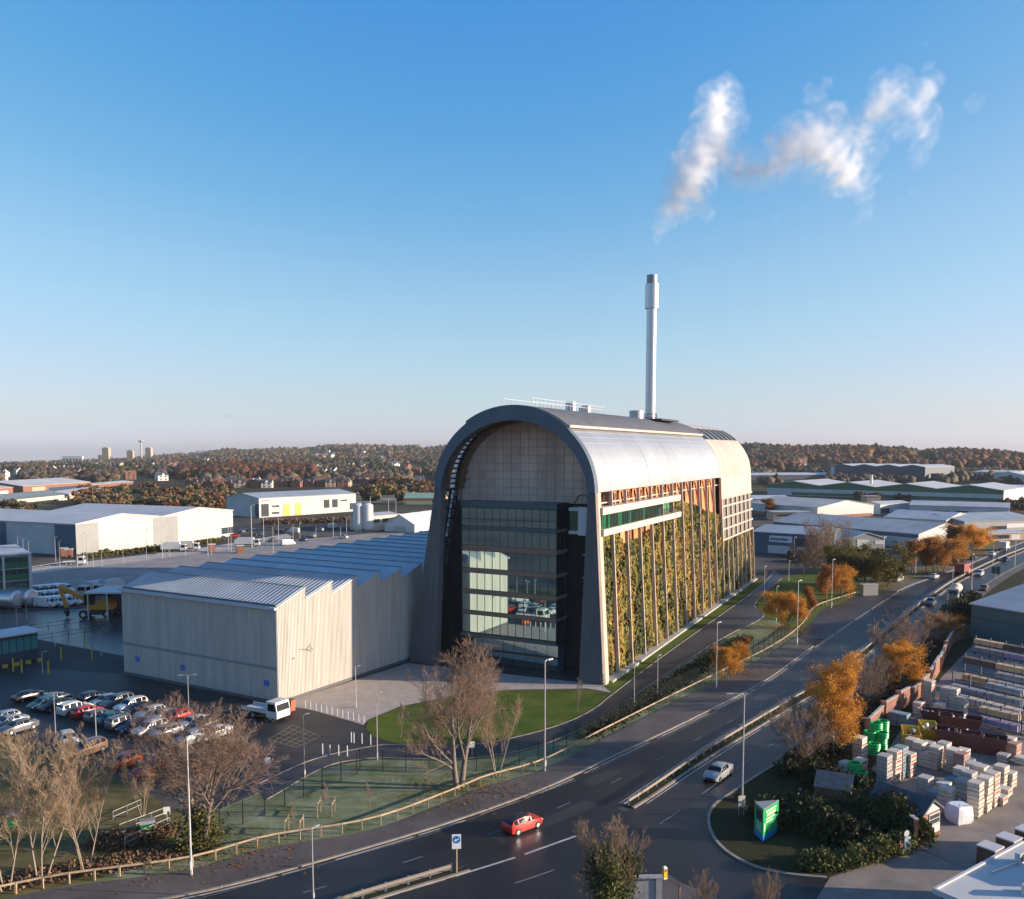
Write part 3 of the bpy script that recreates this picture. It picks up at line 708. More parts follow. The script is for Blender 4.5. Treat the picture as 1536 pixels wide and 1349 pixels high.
for z0,z1 in blk[:1]: b.box(X0,X1,VF-.3,VF-.25,z0+1.1,z0+1.15)
for z0,z1 in blk: b.box(X0,X1,VF-.02,VF+.1,z0,z0+.09); b.box(X0,X1,VF-.02,VF+.1,z1-.09,z1)
b.build('mullion', M_FRAME, off)
for i in range(8):
    xa, xb = X0+1+(X1-X0-1.4)*i/8+.04, X0+1+(X1-X0-1.4)*(i+1)/8-.04
    for z0,z1 in ((.25,2.2),(2.55,4.7)):
        b = MB(); b.box(xa,xb,VF+1.6,VF+1.66,z0,z1); b.build('lobby_pane', GL_FRONT, off)
b = MB(); b.box(X0+1,X1-.4,VF+1.55,VF+1.75,2.2,2.55); b.build('lobby_beam', M_DARK, off)
b = MB(); b.box(X0+1,X1-.4,REC-1.2,REC-.3,.05,4.7); b.build('lobby_back_wall', mat('lobby_lining',(.06,.10,.14),.8), off)
_c = Vector((UC-1.0,VF,0)); _r = Matrix.Rotation(R(-3.2),3,'Z'); off.rotation_euler = (0,0,R(-3.2)); off.location = _c-_r@_c+Vector((0,.45,0))
# link gallery and stair on the right of the office block
for _z in (26.0,22.4):
    b = MB(); b.box(-7.0,-3.2,3.0,5.5,_z,_z+.5); b.build('gallery_deck', mat('pale_beam2',(.22,.24,.26),.7), fac)
b = MB(); b.box(-6.9,-3.3,3.2,3.26,22.9,26.0); b.build('gallery_glass', GL_GREEN, fac)
b = MB()
for z in (4.5,8.2,11.8,15.4,19): b.box(-5.2,-4.4,4.4,4.6,z,z+.14)
b.build('stair_landing_edge', M_FIN, fac)
b = MB(); b.bar((-6.2,3.4,27.2),(-5.4,3.4,28.4),.15,.15); b.bar((-5.4,3.4,28.4),(-4.2,3.4,28.5),.15,.15); b.bar((-4.2,3.4,28.5),(-3.7,3.4,27.1),.15,.15); b.build('duct', M_DARK, fac)
# roof kit on the ridge
b = MB(); zr = SPR+BO+.45
for i in range(22): b.box(UC+2.5,UC+2.56,2+i*1.6,2.06+i*1.6,zr-.25,zr+1.1)
for z in (.55,1.1): b.box(UC+2.5,UC+2.56,2,35.6,zr+z-.03,zr+z+.03)
for i in range(16): b.box(UC-2.5,UC-2.44,2+i*1.6,2.06+i*1.6,zr-.25,zr+1.1)
b.box(UC-2.5,UC-2.44,2,26,zr+1.07,zr+1.13)
b.build('roof_railing', M_GALV, fac)
for x, v, w, h in ((0,22,1.4,1.5),(1.2,27,1.2,1.1),(-1,31,1.6,.9)):
    b = MB(); b.box(UC+x,UC+x+w,v,v+w,zr-.3,zr+h); b.build('roof_unit', M_WHITE, fac)
b = MB(); b.tube([(UC+2.2,56,zr-.4),(UC+2.2,56,zr+1.3)],1.5,16); b.build('roof_vent', M_GALV, fac, smooth=True)
b = MB(); b.box(UC+.5,UC+6.5,60,74,zr-.62,zr-.25); b.build('roof_hatch', M_DARK, fac)
# chimney
cw = Matrix.Rotation(-TH,4,'Z') @ Vector((UC+.2,72.5,0))
ch = thing('chimney', 'tall slender silver flue stack rising through the barrel roof', 'chimney', (FA.x+cw.x,FA.y+cw.y,0))
M_FLUE = mat('flue_steel',(.52,.52,.53),.35,.75,nscale=.2,namt=.05)
b = MB(); b.tube([(0,0,0),(0,0,70)],1.15,20); b.build('flue', M_FLUE, ch, smooth=True)
b = MB(); b.tube([(0,0,67.2),(0,0,72.6)],1.55,20); b.build('collar', M_FLUE, ch, smooth=True)
b = MB(); b.tube([(0,0,72.6),(0,0,73.2),(0,0,74.6)],[1.3,1.2,1.2],20); b.build('cap', mat('flue_dark',(.26,.26,.27),.5,.6), ch, smooth=True)
b = MB()
for i in range(12):
    a = 2*math.pi*i/12; b.tube([(1.5*math.cos(a),1.5*math.sin(a),41.6),(1.5*math.cos(a),1.5*math.sin(a),43.6)],.05,5)
for z in (42.8,43.6): b.tube([(1.5*math.cos(2*math.pi*i/16),1.5*math.sin(2*math.pi*i/16),z) for i in range(17)],.05,5)
b.build('base_cage', M_DARK, ch)

# ------------------------------------------------------------------ sawtooth hall
HA = G(418,1057); TH2 = R(30.3)
hall = thing('sawtooth_hall', 'long pale ribbed metal hall with sawtooth roof joined to the arched works', 'industrial building', (HA.x,HA.y,0), -TH2)
M_RIB = mat('ribbed_cladding', (.43,.40,.36), .65, .05, nscale=.3, namt=.17, stretch=(3,3,.25))
M_HROOF = mat('hall_roof', (.42,.435,.45), .6, .1, nscale=.2, namt=.12)
W = 33.5; PIT = 5.65; NT = 14; HL = PIT*NT
def tooth(s):       # wall top height at distance s
    k = int(s/PIT); t = s/PIT-k; return 13.7+.04*k+(2.0+.02*k)*t if k == 0 else 14.1+.04*k+(1.75)*t
def ribbed(mb, n, pos, zt, d=.07):
    """vertical trapezoid ribs; pos(i/n) gives point and outward normal"""
    for i in range(n):
        f0, f1, f2, f3 = i/n, (i+.18)/n, (i+.5)/n, (i+.68)/n; g = (i+1)/n
        L = [(f0,0),(f1,d),(f2,d),(f3,0),(g,0)]
        for (fa,da),(fb,db) in zip(L, L[1:]):
            pa, na = pos(fa); pb, nb_ = pos(fb)
            A = (pa[0]+na[0]*da, pa[1]+na[1]*da); B = (pb[0]+nb_[0]*db, pb[1]+nb_[1]*db)
            za, zb = zt(min(fa+1e-5,.99999)), zt(max(fb-1e-5,0))
            mb.add([(A[0],A[1],0.4),(B[0],B[1],.4),(B[0],B[1],zb),(A[0],A[1],za)],[(0,1,2,3)])
b = MB(); ribbed(b, 150, lambda f: ((0,f*42),(1,0)), lambda f: tooth(f*42)); b.build('side_wall', M_RIB, hall, fix=False)
b = MB(); ribbed(b, 104, lambda f: ((-W*f,0),(0,-1)), lambda f: 13.6); b.build('front_wall', M_RIB, hall, fix=False)
b = MB(); b.add([(-W,0,0),(-W,HL,0),(-W,HL,13.8),(-W,0,13.8)],[(0,1,2,3)]); b.add([(-W,HL,0),(0,HL,0),(0,HL,14),(-W,HL,14)],[(0,1,2,3)]); b.build('back_wall', M_RIB, hall)
b = MB(); b.box(-W-.05,.06,-.10,-.02,0,.45); b.box(-.02,.10,0,42,0,.45); b.build('plinth', mat('hall_plinth',(.10,.10,.10),.9), hall)
b = MB(); b.box(-W,.0,-.12,-.085,4.85,5.2); b.build('wall_joint', mat('joint_grey',(.20,.21,.22),.7), hall)
for k in range(NT):
    s0, s1 = k*PIT, (k+1)*PIT; z0, z1 = tooth(s0+.001), tooth(s1-.001)
    b = MB(); b.add([(-W-.15,s0-.02,z0+.06),(.12,s0-.02,z0+.06),(.12,s1+.05,z1+.10),(-W-.15,s1+.05,z1+.10),(-W-.15,s0,z0-.12),(.12,s0,z0-.12),(.12,s1,z1-.1),(-W-.15,s1,z1-.1)],
        [(0,1,2,3),(4,7,6,5),(0,4,5,1),(1,5,6,2),(2,6,7,3),(3,7,4,0)])
    rf = b.build('roof_slope', M_HROOF, hall)
    nz = tooth(s1+.001)
    b = MB(); b.box(-W,0,s1-.16,s1-.06,nz-.1,z1); b.build('tooth_upstand', M_HROOF, hall)
    if k < 3:
        q = MB()
        for i in range(44):
            x = -W+.4+i*(W-.6)/43; q.bar((x,s0+.1,z0+.13),(x,s1-.05,z1+.17),.07,.10)
        q.build('standing_seam', M_HROOF, rf)
    b = MB(); b.box(-W,0,s1-.18,s1+.1,z1+.105,z1+.18); b.build('ridge_flashing', mat('ridge_dark',(.16,.18,.20),.5,.3), hall)
b = MB(); b.box(-W-.2,.15,-.55,-.05,13.35,13.7); b.build('gutter', M_HROOF, hall)
b = MB(); b.box(-W+.2,-.2,.0,.5,13.86,13.98); b.build('gutter_shadow_strip', M_DARK, hall)  # black strip drawn in as the shadow line behind the gutter
for x in (-2.6,-20,-30.5):
    b = MB(); b.box(x,x+.9,-.16,-.1,2.4,3.2); b.build('wall_sign', mat('mandatory_blue',(.02,.14,.42),.5), hall)
b = MB(); b.box(.09,.13,1.0,2.0,0,.05); 
b = MB(); b.tube([(.13,3.0,6.0),(.5,3.0,6.0)],.1,6); b.build('wall_lamp', M_GALV, hall)
# dark five-pointed spray mark high on the lit wall
b = MB()
for p, q in (((4.6,6.95),(5.5,6.7)),((5.5,6.7),(6.5,7.35)),((5.5,6.7),(6.4,6.5)),((6.3,6.9),(7.0,6.5)),((5.6,6.6),(6.8,6.2)),((4.0,7.0),(4.6,6.95))):
    b.bar((.10,p[0],p[1]),(.10,q[0],q[1]),.05,.06)
b.build('wall_bracket', mat('bracket_grey',(.12,.11,.10),.8), hall)

# ------------------------------------------------------------------ sheds and warehouses
M_CLADW = mat('white_cladding', (.40,.39,.365), .6, 0, nscale=.15, namt=.06)
M_CLADG = mat('grey_cladding', (.22,.225,.22), .6, 0, nscale=.2, namt=.08)
M_CLADL = mat('light_grey_cladding', (.42,.43,.43), .6, 0, nscale=.15, namt=.1)
M_CLADB = mat('blue_cladding', (.03,.075,.13), .55, 0, nscale=.2, namt=.1)
M_CLADN = mat('navy_cladding', (.022,.045,.075), .55)
M_CLADT = mat('teal_cladding', (.045,.115,.135), .55, 0, nscale=.2, namt=.08)
M_CLADE = mat('green_cladding', (.02,.105,.05), .55)
M_ROOFW = mat('pale_roof', (.45,.44,.43), .6, .05, nscale=.08, namt=.15)
M_ROOFG = mat('grey_roof', (.34,.34,.345), .7, 0, nscale=.1, namt=.22, stretch=(1,1,1))
M_ROOFB = mat('blue_grey_roof', (.28,.31,.34), .6, 0, nscale=.1, namt=.15)
M_BUFF = mat('buff_brick', (.42,.30,.20), .9, nscale=.5, namt=.15)
M_ORD = mat('orange_door', (.72,.30,.03), .5)
M_BLUED = mat('blue_door', (.05,.17,.30), .5)
M_WIN = mat('far_window', (.035,.045,.055), .12, spec=.8)
def shed(name, label, p0, p1, top, depth, rise=1.6, ridge='x', n=1, wall=M_CLADW, roof=M_ROOFG, feats=(), cat='warehouse', group=None, oh=.35, flat=False, rooflights=0):
    A, B = G(*p0), G(*p1); L = (B-A).length; ez = hgt(p0[0],p0[1],top)
    rz = math.atan2(B.y-A.y, B.x-A.x)
    t = thing(name, label, cat, (A.x,A.y,0), rz, group)
    b = MB()
    if ridge == 'y':
        prof = [(0,0),(L,0),(L,ez)]
        for k in range(n): prof += [(L-(k+.5)*L/n, ez+rise)]+([(L-(k+1)*L/n, ez)])
        b.prism(prof, 0, depth, axis='y')
    else:
        b.prism([(0,0),(depth,0),(depth,ez),(depth/2,ez+(0 if flat else rise)),(0,ez)], 0, L, axis='x')
    b.build('wall', wall, t)
    th = .22
    def slope(P):      # P: four roof corners (x,y,z), lower-left first
        q = MB(); q.add([(x,y,z+.04) for x,y,z in P]+[(x,y,z+.04+th) for x,y,z in P],[(0,1,2,3),(4,7,6,5),(0,4,5,1),(1,5,6,2),(2,6,7,3),(3,7,4,0)])
        return q.build('roof', roof, t)
    rs = []
    if flat: rs.append(slope([(-oh,-oh,ez),(L+oh,-oh,ez),(L+oh,depth+oh,ez),(-oh,depth+oh,ez)]))
    elif ridge == 'y':
        w = L/n
        for k in range(n):
            x0 = k*w; e0 = oh if k == 0 else 0; e1 = oh if k == n-1 else 0; s = rise/(w/2)
            rs.append(slope([(x0-e0,-oh,ez-e0*s),(x0+w/2,-oh,ez+rise),(x0+w/2,depth+oh,ez+rise),(x0-e0,depth+oh,ez-e0*s)]))
            rs.append(slope([(x0+w/2,-oh,ez+rise),(x0+w+e1,-oh,ez-e1*s),(x0+w+e1,depth+oh,ez-e1*s),(x0+w/2,depth+oh,ez+rise)]))
    else:
        s = rise/(depth/2)
        rs.append(slope([(-oh,-oh,ez-oh*s),(L+oh,-oh,ez-oh*s),(L+oh,depth/2,ez+rise),(-oh,depth/2,ez+rise)]))
        rs.append(slope([(-oh,depth/2,ez+rise),(L+oh,depth/2,ez+rise),(L+oh,depth+oh,ez-oh*s),(-oh,depth+oh,ez-oh*s)]))
    if rooflights and ridge == 'x' and not flat:
        for k in range(rooflights):
            x = L*(k+.5)/rooflights; s = rise/(depth/2); y0, y1 = depth*.12, depth*.42
            q = MB(); q.add([(x-.5,y0,ez+y0*s+th+.06),(x+.5,y0,ez+y0*s+th+.06),(x+.5,y1,ez+y1*s+th+.06),(x-.5,y1,ez+y1*s+th+.06)],[(0,1,2,3)]); q.build('rooflight', M_CLADL if roof is not M_CLADL else M_CLADW, rs[0])
    for f in feats:
        side, f0, f1, z0, z1, m, nm = f; q = MB()
        z0 *= ez; z1 *= ez; d = .05 if nm in ('panel','band') else .10
        if side == 'f': q.box(f0*L,f1*L,-d,.05,max(z0,.02),z1)
        elif side == 'r': q.box(L-.05,L+d,f0*depth,f1*depth,max(z0,.02),z1)
        else: q.box(-d,.05,f0*depth,f1*depth,max(z0,.02),z1)
        q.build(nm, m, t)
    return t, L, ez
shed('warehouse','large white warehouse with two gables and grey corner panels','' or (115,834),(350,804),787,62,2.3,'y',2,M_CLADW,M_ROOFW,
     [('f',0,.12,0,1.0,M_CLADG,'panel'),('f',.44,.60,0,.99,M_CLADG,'panel'),('f',.91,.999,.12,.36,M_WIN,'window'),('f',.88,.999,.02,.12,M_CLADL,'panel'),('l',0,.16,0,.97,M_CLADB,'panel'),('l',.55,.75,0,.97,M_CLADB,'panel'),('l',.18,.53,0,.97,M_CLADL,'panel')])
shed('warehouse','white unit with orange doors beyond the lorry park','' or (389,777),(534,767),748,30,2.2,'x',1,M_CLADW,M_ROOFB,
     [('f',.23,.296,0,.62,M_ORD,'door'),('f',.347,.41,0,.66,M_ORD,'door'),('f',.02,.09,.05,.7,M_WIN,'window'),('f',.12,.19,.5,.6,M_WIN,'window'),('f',.12,.19,.15,.25,M_WIN,'window'),
      ('f',.645,.705,.3,.75,M_WIN,'window'),('f',.735,.795,.3,.75,M_WIN,'window'),('f',.83,.9,.62,.70,M_WIN,'window'),('f',.93,.999,.12,.48,M_WIN,'window'),('f',.03,.10,.85,.89,mat('sign_red',(.5,.06,.04),.6),'sign_lettering'),('l',0,.12,.0,.7,M_CLADN,'door'),('l',.3,.95,0,.98,M_CLADL,'panel')])
for i, x in enumerate((538,552)):
    p = G(x,797); h = hgt(x,797,755); s = thing('silo','tall white cylindrical silo behind the sawtooth hall','silo',(p.x,p.y,0),group='pair of white silos')
    b = MB(); b.tube([(0,0,1.2),(0,0,h-.8),(0,0,h)],[2.4,2.4,1.2],20); b.build('tank',M_WHITE,s,smooth=True)
    b = MB(); b.tube([(0,0,0),(0,0,1.25)],[2.2,2.4],14); b.build('skirt',M_GALV,s)
    b = MB(); b.tube([(1.1*math.cos(a*.5236),1.1*math.sin(a*.5236),h+.8) for a in range(13)],.06,4); b.build('top_rail',M_GALV,s)
shed('plant_building','low cream rendered building beside the white silos','' or (556,797),(600,793),775,14,.8,'x',1,mat('cream_render',(.55,.47,.36),.85),M_ROOFG,[('f',.1,.3,.55,.8,M_WIN,'window'),('f',.4,.6,.55,.8,M_WIN,'window'),('f',.7,.9,.55,.8,M_WIN,'window')],cat='building')
shed('storage_tent','white fabric-roofed storage hall behind the sawtooth hall','' or (577,797),(622,799),786,45,4.2,'y',1,M_WHITE,M_WHITE,[('f',.3,.7,0,.8,M_CLADL,'door')],cat='storage hall')
# green striped office at the left edge
t, L, ez = shed('office','four-storey office with dark green bands and ribbon windows','' or (-48,914),(49,905),838,24,.4,'x',1,M_CLADE,M_ROOFG,(),cat='office',flat=True)
for k in range(4):
    z0 = ez*(.06+.245*k)
    for i in range(9):
        b = MB(); b.box(L*i/9+.08,L*(i+1)/9-.08,-.09,.02,z0+ez*.07,z0+ez*.17); b.build('window_pane',M_WIN,t)
    b = MB(); b.box(-.05,L+.05,-.12,.05,z0+ez*.175,z0+ez*.185); b.build('band',M_CLADL,t)
b = MB(); b.box(L*.55,L*.585,-.2,.02,0,ez); b.build('pilaster',M_CLADL,t)
b = MB(); b.box(L-.5,L+.15,-.2,.3,0,ez); b.build('corner_post',M_CLADL,t)
# gatehouse
t, L, ez = shed('gatehouse','flat-roofed weighbridge office with teal windows and yellow black kerb blocks','' or (-30,1006),(58,990),962,5,.3,'x',1,M_CLADN,M_ROOFW,(),cat='gatehouse',flat=True,oh=.8)
for i in range(8):
    b = MB(); b.box(L*i/8+.1,L*(i+1)/8-.1,-.06,.02,ez*.42,ez*.88); b.build('window_pane',mat('teal_pane',(.05,.20,.21),.15),t)
for i in range(10):
    q = MB(); q.box(L*i/10,L*(i+.9)/10,-1.6,-1.2,0,.55); q.build('kerb_block', mat('safety_yellow',(.50,.34,.03),.7) if i%2 else M_DARK, t)
b = MB(); b.box(L*.86,L*.98,.02,4.9,.4,ez*.4); b.build('wall_panel',M_BUFF,t)
# canopy by the excavator
t = thing('canopy','mono-pitch steel canopy over the yard beside the sawtooth hall','canopy',G(133,931))
W_ = (G(195,926)-G(133,931)).length; b = MB(); b.box(-.5,W_,-.5,9,5.7,6.0); b.build('roof',M_ROOFW,t)
for x in (0,W_*.5,W_*.95):
    for y in (0,8.5):
        b = MB(); b.box(x-.12,x+.12,y-.12,y+.12,0,5.7); b.build('post',M_GALV,t)
b = MB(); b.box(0,W_,8.6,8.7,0,5.6); b.build('back_wall',M_CLADN,t)
# far-left depot
shed('depot','pale-roofed depot with brick gable beyond the scrub','' or (35,741),(136,733),730,55,4,'x',1,M_BRICK,M_ROOFW,[('f',.12,.3,0,.8,M_BUFF,'panel'),('f',.35,.9,.0,.6,M_CLADN,'door')],cat='depot')
shed('depot','long depot with glazed green-grey roof','' or (-60,768),(101,750),758,26,3,'x',1,mat('cream_render',(.55,.47,.36),.85),mat('green_grey_roof',(.14,.17,.15),.5),[('f',.1,.9,.0,.35,M_WIN,'window')],cat='depot',rooflights=14)
shed('depot','low pale depot annex at the end of the glazed roof','' or (100,750),(156,741),742,26,1.5,'x',1,M_BUFF,M_ROOFW,[('f',.2,.8,.2,.6,M_WIN,'window')],cat='depot')
shed('terrace_block','long low brick block with white roof by the playing field','' or (138,733),(200,727),728,20,1.0,'x',1,M_BRICK,M_ROOFW,(),cat='building')
shed('factory','brick and white factory at the far left edge','' or (-60,752),(20,745),737,40,3,'x',1,M_BRICK,M_ROOFG,[('f',.5,.9,.1,.7,M_WHITE,'door')],cat='factory')
shed('warehouse','blue-roofed low building behind the large white warehouse','' or (-60,830),(27,823),803,20,1.0,'x',1,M_CLADB,M_ROOFB,[('f',.4,.95,.0,.5,M_WHITE,'door')])
shed('house_office','green-roofed unit with orange brick gable beside the arch','' or (606,757),(668,757),748,25,3,'x',1,mat('orange_brick',(.42,.20,.09),.9),mat('green_roof',(.20,.30,.22),.7),[('f',.05,.95,.0,.5,mat('pale_green_clad',(.25,.38,.28),.7),'panel')],cat='building')

# ---- right hand estate
t, L, ez = shed('trade_unit','blue trade unit with white lettered signboard and pale lower panel','' or (1128,829),(1226,836),798,26,1.6,'x',1,M_CLADB,M_ROOFB,
     [('f',.25,.63,0.05,.42,M_CLADL,'panel'),('f',.68,.95,.05,.40,M_CLADL,'panel'),('f',.27,.62,.58,.88,mat('sign_pale',(.50,.56,.62),.6),'signboard'),('f',.66,.9,.5,.8,M_WIN,'window')])
rr = random.Random(2); x = .29
for i in range(11):
    w = rr.uniform(.012,.024); b = MB(); b.box(L*x,L*(x+w),-.13,-.1,ez*.66,ez*rr.uniform(.76,.80)); b.build('sign_stroke',M_CLADN,t); x += w+.006
shed('trade_unit','long grey trade unit with striped pale roof and lit end gable','' or (1160,801),(1377,823),783,32,3.2,'x',1,M_CLADL,mat('striped_roof',(.45,.40,.36),.8,nscale=.1,namt=.2),[('f',0,1,.72,.98,M_CLADB,'band'),('r',0,1,.0,.99,M_CLADW,'panel')],rooflights=9)
shed('trade_unit','small grey gabled unit with white roller door','' or (1273,824),(1327,823),809,16,2.2,'y',1,M_CLADG,M_ROOFW,[('f',.22,.55,0,.95,M_WHITE,'door'),('f',.72,.98,.45,.8,M_WHITE,'sign')])
shed('trade_unit','grey and brick unit with blue door','' or (1326,792),(1418,798),776,30,2.6,'x',1,M_CLADL,M_ROOFW,[('f',0,.4,0,.55,M_BRICK,'panel'),('f',.45,.62,0,.6,M_BLUED,'door'),('f',.68,.98,0,.55,M_BRICK,'panel'),('r',0,1,0,.98,M_BUFF,'panel')],rooflights=5)
shed('trade_unit','pale metal unit with brick base on the rise','' or (1226,779),(1310,774),762,48,3.2,'y',1,M_CLADL,mat('striped_roof',(.45,.40,.36),.8),[('f',0,.98,0,.28,M_BRICK,'panel'),('f',.03,.97,.3,.97,M_CLADW,'panel'),('l',0,1,0,.3,M_BRICK,'panel')])
shed('trade_unit','small white-painted unit behind a parked coach','' or (1320,772),(1366,770),757,14,1.2,'x',1,M_WHITE,M_ROOFW,[('f',.02,.3,.1,.6,M_WIN,'window')])
t, L, ez = shed('factory','very long factory with four pale roof bays and green fascia','' or (1151,742),(1505,754),727,70,3.2,'y',4,M_CLADL,M_ROOFW,[('f',0,1,.68,1.0,M_CLADE,'band'),('f',.12,1,.05,.32,M_CLADE,'band')],cat='factory')
for k in range(4):
    b = MB(); w = L/4; b.prism([(k*w+.3,ez),(k*w+w-.3,ez),(k*w+w/2,ez+2.9)],-.06,.03,axis='y'); b.build('gable_panel',M_CLADE,t)
b = MB(); b.tube([(L*.46,10,ez+2),(L*.46,10,ez+9)],1.0,10); b.build('vent_stack',M_WHITE,t)
shed('warehouse','navy distribution shed with wavy pale roof below the wooded ridge','' or (1246,720),(1387,724),699,70,2.4,'y',4,M_CLADN,M_ROOFW,[('f',.0,.04,0,.95,M_CLADL,'panel'),('f',.05,.10,0,.35,M_CLADL,'door')])
shed('warehouse','pale blue-grey shed behind the navy distribution shed','' or (1226,700),(1280,701),688,50,1.8,'x',1,M_CLADL,M_ROOFW,())
shed('warehouse','light grey twin-span shed at the foot of the ridge','' or (1457,722),(1520,724),708,50,2.0,'x',1,M_CLADL,M_ROOFW,())
shed('warehouse','pale shed with gable towards the road estate','' or (1490,727),(1580,729),712,40,3.0,'y',2,M_CLADL,M_ROOFW,())
shed('warehouse','long low shed with white roof and dark wall','' or (1449,740),(1600,744),731,40,2.0,'x',1,M_CLADN,M_ROOFW,())
shed('warehouse','small bluish shed among the ridge trees','' or (1415,706),(1442,706),699,20,1.0,'x',1,M_CLADB,M_ROOFB,())
shed('parade','row of small units with white roof and red fascia','' or (1364,774),(1513,779),758,26,1.8,'x',1,M_CLADL,M_ROOFW,[('f',.05,.2,.1,.5,M_WIN,'window'),('f',.25,.42,.1,.6,mat('sign_red',(.5,.06,.04),.6),'panel'),('f',.48,.6,.1,.6,M_CLADN,'door'),('f',.66,.8,.1,.8,M_WHITE,'door'),('f',.84,.96,.1,.5,M_WIN,'window')],rooflights=8)
shed('trade_unit','grey-roofed unit beside the roundabout','' or (1446,799),(1560,795),783,34,2.2,'x',1,M_CLADG,M_ROOFB,[('f',.35,.55,.1,.5,M_WIN,'window'),('f',.55,.8,.3,.7,M_WHITE,'panel')],rooflights=5)
shed('trade_unit','low flat-roofed unit with pale front wall near the roundabout','' or (1482,812),(1545,810),801,12,.5,'x',1,M_BUFF,M_ROOFW,[('f',.1,.5,.3,.8,M_WIN,'window'),('f',.55,.75,.1,.8,M_WHITE,'panel')],flat=True)
shed('trade_unit','pale-roofed unit right behind the arched works','' or (1120,760),(1187,760),749,30,1.6,'x',1,M_CLADL,M_ROOFW,())
shed('trade_unit','brown brick block with flat roof','' or (1160,781),(1217,781),769,12,.4,'x',1,M_BUFF,M_ROOFG,[('f',.1,.9,.55,.75,M_WIN,'window')],flat=True)
shed('warehouse','distant long white-roofed shed behind the green fascia factory','' or (1120,722),(1255,721),713,40,2.0,'x',1,M_CLADN,M_ROOFW,())
shed('trade_unit','buff block with grey roof on the estate','' or (1300,757),(1321,757),745,10,.4,'x',1,M_BUFF,M_ROOFG,(),flat=True)
# teal shed by the builders' yard
shed('builders_shed','teal metal shed with pale low-pitched roof beside the timber yard','' or (1455,957),(1850,1036),907,40,3.0,'x',1,M_CLADT,M_ROOFB,[('f',.30,.62,0,.74,M_CLADL,'door'),('f',0,1,.62,.65,M_CLADN,'band')])
# foreground flat roof in the corner
c0 = G(1412,1336,4.2); c1 = G(1536,1268,4.2); d = (c1-c0); rz = math.atan2(d.y,d.x)-R(0)
t = thing('shop_building','flat white-roofed shop with air units in the near corner','building',(c0.x,c0.y,0),rz)
b = MB(); b.box(0,12.6,-18,0,0,4.0); b.build('wall',M_CLADT,t)
b = MB(); b.box(-.25,12.8,-18.2,.25,4.0,4.2); b.build('roof',mat('membrane_white',(.44,.43,.415),.7,nscale=.4,namt=.08),t)
b = MB(); b.box(-.3,12.8,.2,.4,3.95,4.35); b.build('parapet',M_ROOFW,t); b = MB(); b.box(-.45,-.25,-18.2,.4,3.95,4.35); b.build('parapet',M_ROOFW,t)
for x, y in ((8.6,-1.4),(3.9,-4.0),(5.6,-5.2)):
    b = MB(); b.box(x,x+.9,y,y+.4,4.2,5.0); u = b.build('air_unit',M_CLADL,t)
    b = MB(); b.tube([(x+.45,y-.0,4.62),(x+.45,y-.04,4.62)],.3,12); b.build('fan',M_DARK,u)
b = MB(); b.tube([(5.5,-.8,4.28),(7.5,-1.0,4.28),(8.6,-1.2,4.35)],.06,6); b.build('pipe',M_GALV,t)
b = MB(); b.box(8.2,11.6,-5.6,-3.6,4.2,5.5); b.build('roof_box',M_ROOFW,t)
# three wheelie containers behind the roof
for k,(x,y) in enumerate(((1484,1300),(1512,1286),(1540,1274))):
    p = G(x,y); o = thing('storage_crate','tall wooden crate with pale lid behind the white flat roof','crate',(p.x,p.y,.05),rz,'crates beside the flat-roofed shop')
    b = MB(); b.box(-.75,.75,-.75,.75,0,1.7); b.build('body',mat('brown_crate',(.10,.05,.035),.8,rnd=.2),o)
    b = MB(); b.box(-.8,.8,-.8,.8,1.7,1.82); b.build('lid',M_ROOFW,o)

# ------------------------------------------------------------------ far landmarks
def far_at(px, d):
    x = (px-CX)/FPX*d; return Vector((x, d, terrain(x,d)))
p = far_at(214,3600); h = CAM_H+(HOR-661)*3600/FPX
t = thing('water_tower','slender concrete tower with flared top on the skyline','tower',(p.x,p.y,p.z-2))
b = MB(); b.tube([(0,0,0),(0,0,h-p.z-6)],[4,3.2],12); b.build('shaft',M_CONC,t)
b = MB(); b.tube([(0,0,h-p.z-6),(0,0,h-p.z-1),(0,0,h-p.z+2)],[3.4,11,11],16); b.build('tank',M_CONC,t)
for px, y0, w, d, lab in ((160,672,26,3500,'tall pale tower block on the skyline'),(152,683,18,3600,'squat pale block beside the tower block'),(196,676,22,3600,'pale block of flats left of the water tower'),(224,672,22,3500,'buff tower block right of the water tower'),(39,695,24,2500,'pink brick tower block below the skyline'),(63,692,22,2500,'second pink brick tower block below the skyline')):
    p = far_at(px,d); h = CAM_H+(HOR-y0)*d/FPX-p.z
    t = thing('tower_block',lab,'tower block',(p.x,p.y,p.z-3)); m = M_BUFF if 'pink' not in lab else mat('pink_brick',(.46,.27,.2),.9)
    b = MB(); b.box(-w/2,w/2,0,20,0,h+3); b.build('wall',m,t)
    b = MB(); b.box(-w/4,w/4,4,14,h+3,h+6); b.build('plant_room',M_CONC,t)
    for k in range(int(h/4)):
        q = MB(); q.box(-w/2+1.5,w/2-1.5,-.3,.1,5+k*4,6.8+k*4); q.build('window_row',M_WIN,t)
